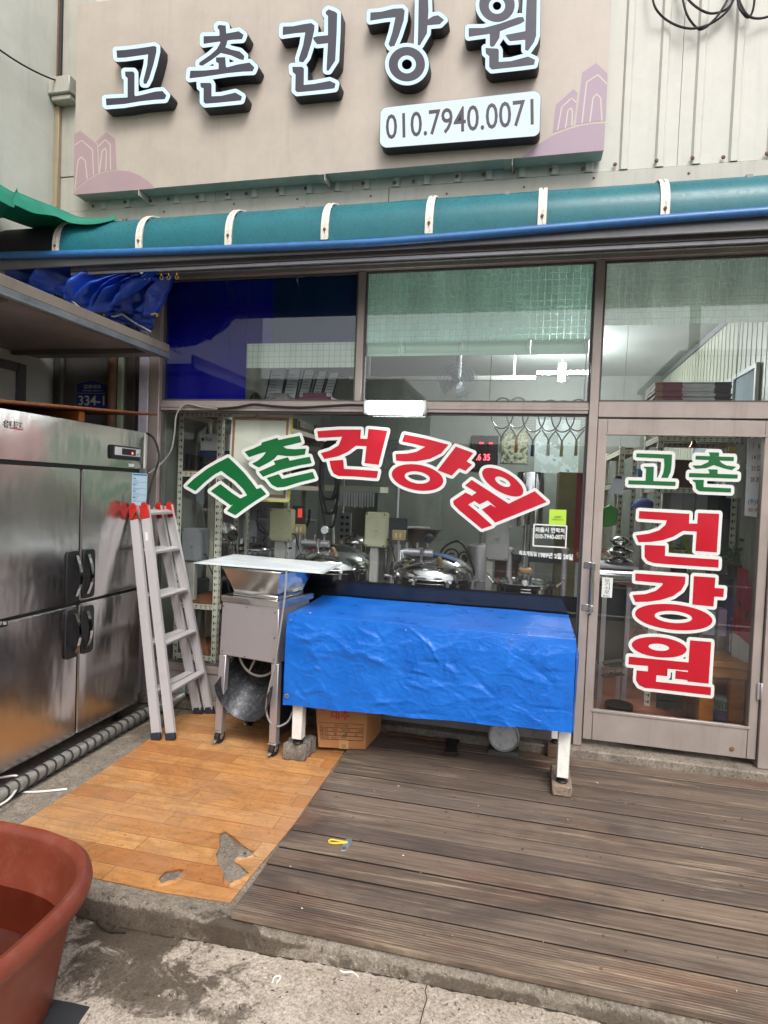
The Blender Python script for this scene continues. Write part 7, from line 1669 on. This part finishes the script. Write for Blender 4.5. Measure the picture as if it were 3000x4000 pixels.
# plants and calendar
LEAF = mat('leaf green', '#2f5a26', .45, var=.3, scale=30); LEAF2 = mat('light leaf', '#7c9a34', .45, var=.2)
def plant(label, px_, py_, Y, n_, s_, m_, zbase):
    c = fp(px_, py_, Y); t_ = thing('potted_plant', label, 'plant', (c.x, Y, zbase)); r2 = random.Random(px_)
    b = MB(); b.lathe([(.05, zbase + .0005), (.065, zbase + .08), (.07, zbase + .085)], (c.x, Y, 0), (0, 0, 1), 18); b.build('pot', mat('dark pot', '#3a332e', .6), t_)
    for k in range(n_):
        a = r2.uniform(0, 6.28); r_ = r2.uniform(.03, s_); tip = Vector((c.x + r_ * math.cos(a), Y + r_ * .6 * math.sin(a), c.z + r2.uniform(-s_, s_) * .7)); base = Vector((c.x, Y, zbase + .09)); d = Vector((math.cos(a), .5 * math.sin(a), r2.uniform(-.3, .5))).normalized(); sd = d.cross(Vector((r2.uniform(-.4, .4), 1, .3))).normalized(); L_ = r2.uniform(.05, .085); W_ = L_ * .35
        b = MB(); b.add([tip, tip + d * L_ * .35 + sd * W_, tip + d * L_ * .75 + sd * W_ * .7, tip + d * L_ + Vector((0, 0, -.01)), tip + d * L_ * .75 - sd * W_ * .7, tip + d * L_ * .35 - sd * W_, tip + d * L_ * .5 + Vector((0, 0, .008))], [(0, 1, 6), (1, 2, 6), (2, 3, 6), (3, 4, 6), (4, 5, 6), (5, 0, 6)])
        b.tube([base, base.lerp(tip, .6) + Vector((0, 0, .02)), tip], .002, 5); b.build('leaf', m_, t_)
zl = zC2 - .45 + .033
zlow = .583
sx0, _, sx1, _ = bb(2610, 2200, 3010, 2300, .6)
lsh = thing('low_cupboard', 'low dark cupboard behind the door carrying the plants', 'cupboard', (1.2, .95, 0))
zlc = fp(2850, 2235, 1.0).z
b = MB(); b.box(sx0, .78, .0005, RX1 - .022, .79, zlc - .02); b.box(sx0, .70, zlc - .02, RX1 - .022, .795, zlc); b.build('carcass', mat('dark cupboard', '#2d2f30', .5), lsh, bev=.003)
plant('light green leafy plant behind the middle red door letter', 2655, 2150, .74, 16, .075, LEAF2, zlc + .0005)
plant('dark glossy-leaved plant behind the right of the door glass', 2880, 2160, .74, 34, .15, LEAF, zlc + .0005)
x0, z0, x1, z1 = bb(2912, 1712, 2985, 2020, .2)
cd = thing('wall_calendar', 'white wall calendar with red and black dates at the right of the door', 'calendar', ((x0 + x1) / 2, .2, z0))
b = MB(); b.prism([fp(2922, 1712, .2), fp(2992, 1712, .2), fp(2978, 2022, .2), fp(2908, 2014, .2)], (0, .004, 0)); b.build('sheet', PAPER, cd, smooth=False); b = MB(); b.tube([fp(2955, 1714, .202), Vector((fp(2955, 1714, .202).x, .2, 2.0)), (RX1 - .012, .2, 2.2)], .0015, 5); b.build('string', CORD, cd)
for r_, (y_, tx) in enumerate(((1742, ('7', '8')), (1785, ('14', '15')), (1828, ('21', '22')), (1872, ('28', '29')))):
    for k, s_ in enumerate(tx): xx = 2940 - 3 * r_ + 22 * k; lettering('dates', s_, fp(xx, y_ + 10, .1985), fp(xx + (7 if len(s_) == 1 else 15), y_ + 10, .1985), fp(xx, y_ - 8, .1985), REDTXT if k == 0 else DARKTXT, cd, bold=.01)
lettering('dates', '(주)풍', fp(2922, 1972, .1985), fp(2970, 1974, .1985), fp(2922, 1950, .1985), BLUETXT, cd); lettering('dates', '031-998', fp(2922, 1998, .1985), fp(2970, 2000, .1985), fp(2922, 1984, .1985), REDTXT, cd)
be = fp(2710, 1748, .12); bl_ = thing('door_bell', 'small brass bell hanging behind the top of the door glass', 'bell', be)
b = MB(); b.lathe([(.03, -.002), (.028, .004), (.017, .014), (.014, .035), (.006, .044), (0, .046)], be, (0, 0, 1), 22); b.build('bell', mat('brass', '#a8762e', .25, metal=.9), bl_); b = MB(); b.tube([be + Vector((0, 0, .045)), Vector((be.x, .06, 1.99)), Vector((be.x, .047, 2.05))], .0018, 5); b.build('cord', CORD, bl_)
x0, z0, x1, z1 = bb(2838, 1735, 2912, 1945, .45)
cbg = thing('cream_bag', 'cream bag with a yellow clip hanging behind the second green door letter', 'bag', (x0, .45, z1)); b = MB(); b.grid(lambda u, v: (x0 + (x1 - x0) * u + .008 * math.sin(v * 6), .45 - .03 * math.sin(math.pi * u) * (.4 + v) + .008 * noise.noise((u * 5, v * 5, 0)), z1 + (z0 - z1) * v), 14, 16); b.build('bag', mat('cream cloth', '#aeb0a6', .7, var=.08), cbg, thick=.004)
p_ = fp(2862, 1757, .4); b = MB(); b.box(p_.x - .02, .4, p_.z - .012, p_.x + .02, .43, p_.z + .02); b.build('clip', mat('yellow plastic', '#c9a51e', .4), cbg, bev=.003); b = MB(); b.tube([(p_.x, .44, z1 - .004), (p_.x + .02, .44, RZ1)], .002, 5); b.build('string', CORD, cbg)
# ---- loft shelf behind the transom with its load
lf = thing('loft_shelf', 'high board shelf behind the transom carrying cartons and frames', 'shelf', (-.6, .4, 2.06))
b = MB(); b.box(RX0 + .01, .06, 2.062, -.2 - .95, .5, 2.085); b.build('board', OLDPLY, lf); b = MB(); b.box(.2, .06, 2.07, RX1 - .022, .5, 2.093); b.build('board', OLDPLY, lf)
xa, _, xb_, zt_ = bb(2555, 1492, 2858, 1568, .14)
sk = thing('carton_stack', 'stack of flattened printed cartons behind the upper right pane', 'carton stack', ((xa + xb_) / 2, .3, 2.093)); N_ = 15; hh = (zt_ - 2.0935) / N_
cst = MB(); cst.box(xa, .13, 0, xb_, .45, hh * .82); cme = cst.mesh('flat_carton', bev=.001)
t = NT('printed carton edge'); sx_ = t.n('ShaderNodeSeparateXYZ'); t.link(t.obj(), sx_.inputs[0]); f_ = t.math('DIVIDE', t.math('SUBTRACT', sx_.outputs['X'], xa), xb_ - xa)
bs = t.principled(Base_Color=t.mix(t.ramp(t.noise(t.obj((8, 8, 300)), 2, 4, .6), [(.45, 0.0), (.65, .5)]), t.ramp(f_, [(0, '#8a6a58'), (.1, '#6b3540'), (.36, '#a5a7a4'), (.78, '#3c3638')], 'CONSTANT'), '#1f1a1a'), Roughness=.7); cme.materials.append(t.done(bs.outputs[0]))
for k in range(N_):
    q = bpy.data.objects.new('flat_carton', cme); COL.objects.link(q); attach(q, sk); q.location = (rr.uniform(-.006, .006), rr.uniform(-.008, .004), 2.0937 + k * hh)
for i, (xa_, xb2, yt, lean) in enumerate(((1030, 1095, 1438, .03), (1098, 1152, 1436, .03), (1155, 1200, 1440, .04), (1205, 1245, 1445, .05), (1248, 1290, 1450, .05))):
    x0, z0, x1, z1 = bb(xa_, yt, xb2, 1560, .3); t_ = thing('framed_certificate', ('first', 'second', 'third', 'fourth', 'fifth')[i] + ' from left of the framed certificates leaning behind the clear patch', 'certificate', ((x0 + x1) / 2, .3, 2.086), 'framed certificates on the loft shelf')
    b = MB(); b.hexa([(x0, .3, 2.0865), (x1, .3, 2.0865), (x1, .31, 2.0865), (x0, .31, 2.0865), (x0 + lean, .36, z1), (x1 + lean, .36, z1), (x1 + lean, .37, z1), (x0 + lean, .37, z1)]); b.build('sheet', PAPER, t_)
    b = MB(); b.bar((x0, .296, 2.087), (x0 + lean, .357, z1), .008, .008); b.bar((x1, .296, 2.087), (x1 + lean, .357, z1), .008, .008); b.build('frame', BLACK, t_)
    b = MB(); rq = random.Random(i)
    for k in range(7): f_ = .85 - k * .08; b.bar((x0 + lean * f_ + .015, .293 + .062 * f_, 2.087 + (z1 - 2.087) * f_), (x0 + lean * f_ + .015 + rq.uniform(.04, .075), .293 + .062 * f_, 2.087 + (z1 - 2.087) * f_), .001, .004)
    b.build('print', mat('faint print', '#77777c', .6, bump=0), t_)
for i, (px_, lb, m_, nm) in enumerate((((965, 1530, 1010, 1566), 'black bag lump at the left of the clear patch', BLACK, 'black_bag'), ((1015, 1532, 1155, 1566), 'clear plastic bundle on the loft shelf behind the clear patch', mat('plastic bundle', '#6f6d68', .25, var=.4, scale=18, bump=.8, bscale=20, bdist=.01), 'plastic_bundle'), ((1170, 1535, 1300, 1566), 'dark red cartons lying on the loft shelf behind the clear patch', mat('dark red carton', '#5a2c3c', .5), 'red_cartons'))):
    x0, z0, x1, z1 = bb(*px_, .15); b = MB()
    if i < 2:
        b.grid(lambda u, v: ((x0 + x1) / 2 + (x1 - x0) / 2 * math.cos(2 * math.pi * u) * math.cos(v * 1.57), .2 + .08 * math.sin(2 * math.pi * u) * math.cos(v * 1.57) + .01 * noise.noise((u * 9, v * 9, i)), 2.086 + (z1 - 2.086) * math.sin(v * 1.57) + .008 * noise.noise((u * 12, v * 6, i))), 36, 10)
        tag(b.build(nm, m_, merge=.001), lb, 'bag')
    else: b.box(x0, .12, 2.0855, x1, .27, z1 - .03); b.box(x0 + .03, .13, z1 - .0295, x1 - .04, .26, z1 + .0); tag(b.build(nm, m_, bev=.002), lb, 'carton')
# bags and papers on rack B top
for i, (px_, m_, lb) in enumerate((((1145, 1622, 1235, 1678), mat('grey sheets', '#77756c', .6, var=.5, scale=30), 'grey wrapped sheet bundle on top of the middle rack'), ((1240, 1612, 1330, 1672), mat('purple wrap', '#4b2f47', .3, var=.5, scale=12), 'purple wrapped bundle on top of the middle rack'))):
    x0, z0, x1, z1 = bb(*px_, 1.3 + .5 * i); x0, x1 = max(x0, XB - .48), min(x1, XB - .02); 
    if x1 < x0 + .1: x0 = x1 - .2
    b = MB(); b.box(x0, 1.2 + .5 * i, zB1 + .0325, x1, 1.6 + .5 * i, zB1 + .13); tag(b.build('wrapped_bundle', m_, bev=.02, seg=2), lb, 'bundle')

# ---- more of the workshop: tanks, pipes and kettles behind the cookers
def tank(label, px_, ytop, rpx, Y, m_=STEELB):
    c = fp(px_, ytop, Y); R = rpx * (Y + 4) / FPX; t_ = thing('steel_tank', label, 'tank', (c.x, Y, 0), 'steel tanks deep in the shop')
    b = MB(); b.lathe([(R * .95, .0005), (R, .02), (R, c.z - .03), (R * .9, c.z - .005), (R * .3, c.z + .015), (0, c.z + .018)], (c.x, Y, 0), (0, 0, 1), 30); b.build('shell', m_, t_)
    for f in (.35, .7): b = MB(); b.tube([(c.x + R * 1.01 * math.cos(a), Y + R * 1.01 * math.sin(a), c.z * f) for a in [k * 6.283 / 30 for k in range(30)]], .008, 6, closed=True); b.build('hoop', STEELD, t_)
    b = MB(); b.tube(spline([(c.x, Y, c.z + .01), (c.x, Y, c.z + .12), (c.x + .05, Y, c.z + .17), (c.x + .25, Y + .1, c.z + .17)], 5), .014, 8); b.build('outlet_pipe', STEELD, t_)
tank('dark tank behind the left beige control box', 1120, 2100, 70, 1.5, STEELD)
tank('steel tank behind the middle of the window cookers', 1560, 2135, 62, 1.35)
tank('steel tank between the cooker with the strap and the press', 1880, 2130, 55, 1.6, STEELD)
tank('narrow steel tank behind the grey control box at left', 935, 2095, 40, 1.55)
for i, (q, lb) in enumerate((([(1010, 1990, 1.2), (1010, 2060, 1.2), (1060, 2090, 1.2), (1150, 2090, 1.25), (1200, 2050, 1.3), (1210, 1990, 1.3)], 'dark looping cable under the canvas frame'), ([(1000, 2030, 1.0), (1040, 2080, 1.0), (1030, 2120, 1.0), (1075, 2150, 1.0), (1140, 2140, 1.05)], 'second dark cable dropping left of the beige box'), ([(1300, 1990, 1.6), (1302, 2100, 1.6), (1310, 2180, 1.6)], 'pale pipe standing behind the hose coil'))):
    b = MB(); b.tube(spline([fp(*p) for p in q], 6), (.012, .009, .014)[i], 8); tag(b.build('cable' if i < 2 else 'wall_pipe', (RUBBER, RUBBER, WHITEP)[i]), lb, ('cable', 'cable', 'pipe')[i])
sp = thing('socket_panel', 'grey panel with two columns of round sockets behind the hose', 'panel', fp(1340, 2050, 1.9)); x0, z0, x1, z1 = bb(1322, 2005, 1372, 2110, 1.9)
b = MB(); b.box(x0, 1.9, z0, x1, 1.93, z1); b.build('plate', GREYBOX, sp); b = MB(); b.box((x0 + x1) / 2 - .02, 1.935, .0005, (x0 + x1) / 2 + .02, 1.96, z1); b.build('stand', GREYBOX, sp)
for r_ in range(4):
    for k in range(2): b = MB(); b.lathe([(.019, 0), (.017, .01), (0, .01)], (x0 + (x1 - x0) * (.28 + .44 * k), 1.8995, z0 + (z1 - z0) * (.15 + .23 * r_)), (0, -1, 0), 12); b.build('socket', BLACK, sp)
rl = thing('red_control_unit', 'brown control unit with glowing red window right of the left beige box', 'control unit', fp(1165, 2010, 1.0)); x0, z0, x1, z1 = bb(1140, 1978, 1185, 2048, .8)
b = MB(); b.box(x0, .8, z0, x1, .86, z1); b.build('case', mat('brown unit', '#4b4033', .5), rl, bev=.004); b = MB(); b.box(x0 + .05, .7985, z0 + .06, x1 - .008, .7995, z1 - .02); b.build('window', glow('unit red', (1, .08, .05), .5), rl); b = MB(); b.box((x0 + x1) / 2 - .015, .81, .0005, (x0 + x1) / 2 + .015, .84, z0 - .001); b.build('post', GREYBOX, rl)
for (px_, lb, col) in (((1146, 2050, 1190, 2086), 'small tan switch box on the left cooker clamp', '#b39f72'), ((1530, 2073, 1582, 2110), 'small tan switch box above the cooker with the strap', '#b8a06c')):
    x0, z0, x1, z1 = bb(*px_, .5); t_ = thing('switch_box', lb, 'switch box', ((x0 + x1) / 2, .5, z0)); b = MB(); b.box(x0, .5, z0, x1, .54, z1); b.build('case', mat('sw ' + col, col, .5), t_, bev=.004)
    for k in range(2): b = MB(); b.box(x0 + (x1 - x0) * (.25 + .35 * k), .494, z0 + .02, x0 + (x1 - x0) * (.37 + .35 * k), .4995, z1 - .02); b.build('toggle', mat('toggle cream', '#d8cfae', .4), t_)
    b = MB(); b.tube([((x0 + x1) / 2, .52, z0), ((x0 + x1) / 2, .52, z0 - .25), ((x0 + x1) / 2, .54, .001)], .009, 8); b.build('stem', STEELD, t_)
for i, (px_, lb) in enumerate(((( 905, 1990, 960, 2080), 'dark covered appliance below the canvas at left'), ((640, 1880, 760, 1925), 'dark folded cloths on the left rack under the shelf beam'), ((1180, 1760, 1250, 1890), 'dark boxes on the middle rack behind the hose'), ((960, 1985, 1045, 2040), 'pale tangle of tools and papers under the canvas'))):
    Y = (1.9, .5, 1.5, 1.8)[i]; x0, z0, x1, z1 = bb(*px_, Y); m_ = (BLACK, mat('dark cloth', '#2a2c30', .8), mat('dark box', '#3b332f', .7), mat('tool tangle', '#8d8c86', .6, var=.7, scale=60))[i]
    if i == 1: z0 = .55 + .033; z1 = z0 + .12
    elif i == 2: z0 = zB2 + .033; z1 = max(z1, z0 + .15); x1 = min(x1, XB - .02); x0 = x1 - .3
    else: z0 = .0005
    b = MB(); b.box(x0, Y, z0, x1, Y + .3, z1); tag(b.build(('appliance', 'cloth_pile', 'box', 'tool_heap')[i], m_, bev=.012, seg=2), lb, ('appliance', 'cloth', 'box', 'tools')[i])
# ================================================================== other side of the street (seen only as reflections in glass and steel)
def block(label, x0, y0, x1, y1, h, m, nwin, roof):
    t_ = thing('street_building', label, 'building', ((x0 + x1) / 2, y1, -.21), 'buildings across the street')
    b = MB(); b.box(x0, y0, -.2095, x1, y1, h); w_ = b.build('wall', m, t_)
    b = MB(); b.box(x0 - .2, y0 - .2, h + .001, x1 + .2, y1 + .25, h + .18); b.build('roof', roof, t_)
    for k in range(nwin):
        x = x0 + (x1 - x0) * (k + .5) / nwin
        for z in [1.0 + 2.8 * j for j in range(max(1, int(h / 3)))]:
            b = MB(); b.box(x - .7, y1 + .002, z, x + .7, y1 + .03, z + 1.3); b.build('window', mat('far window', '#39434c', .1), w_)
block('grey two-storey block across the street, seen as a reflection', -14, -24, -4.5, -17, 5.2, mat('far grey wall', '#77756f', .7), 4, DARKP)
block('low dark shed across the street, seen as a reflection', -3.6, -23, 3.5, -18, 3.1, mat('far dark wall', '#4d4b4a', .7), 3, DARKP)
block('pale tall block at the far right, seen as a reflection', 5.0, -27, 13, -19, 6.5, mat('far pale wall', '#9a978e', .7), 4, DARKP)
up = thing('utility_pole', 'concrete utility pole with wires across the street, seen as a reflection', 'pole', (3.9, -13, -.21))
b = MB(); b.tube([(3.9, -13, -.209), (3.9, -13, 8.5)], [.17, .11], 14); b.build('pole', CONC2, up); b = MB(); b.bar((3.0, -13, 7.6), (4.8, -13, 7.6), .09, .09); b.build('cross_arm', DARKP, up)
for k in range(4):
    b = MB(); x = 3.1 + .5 * k; b.tube(catenary((-30, -13 - .3 * k, 6.2 + .5 * k), (x, -13, 7.66), .6, 10) + catenary((x, -13, 7.66), (30, -12, 6.6 + .3 * k), .5, 10)[1:], .02, 6); b.build('wire', RUBBER, up)

rd = MB(); rd.box(-60, -15, -.2085, 60, -5.2, -.2045); structure(rd.build('road', mat('street asphalt', '#3f3e3d', .85, var=.2, scale=3, bump=.4, bscale=80), smooth=False))
ln_ = MB(); ln_.box(-60, -10.2, -.204, 60, -10.05, -.2030); ln_.box(-60, -5.6, -.204, 60, -5.48, -.2030); structure(ln_.build('road_marking', WHITEP, smooth=False))
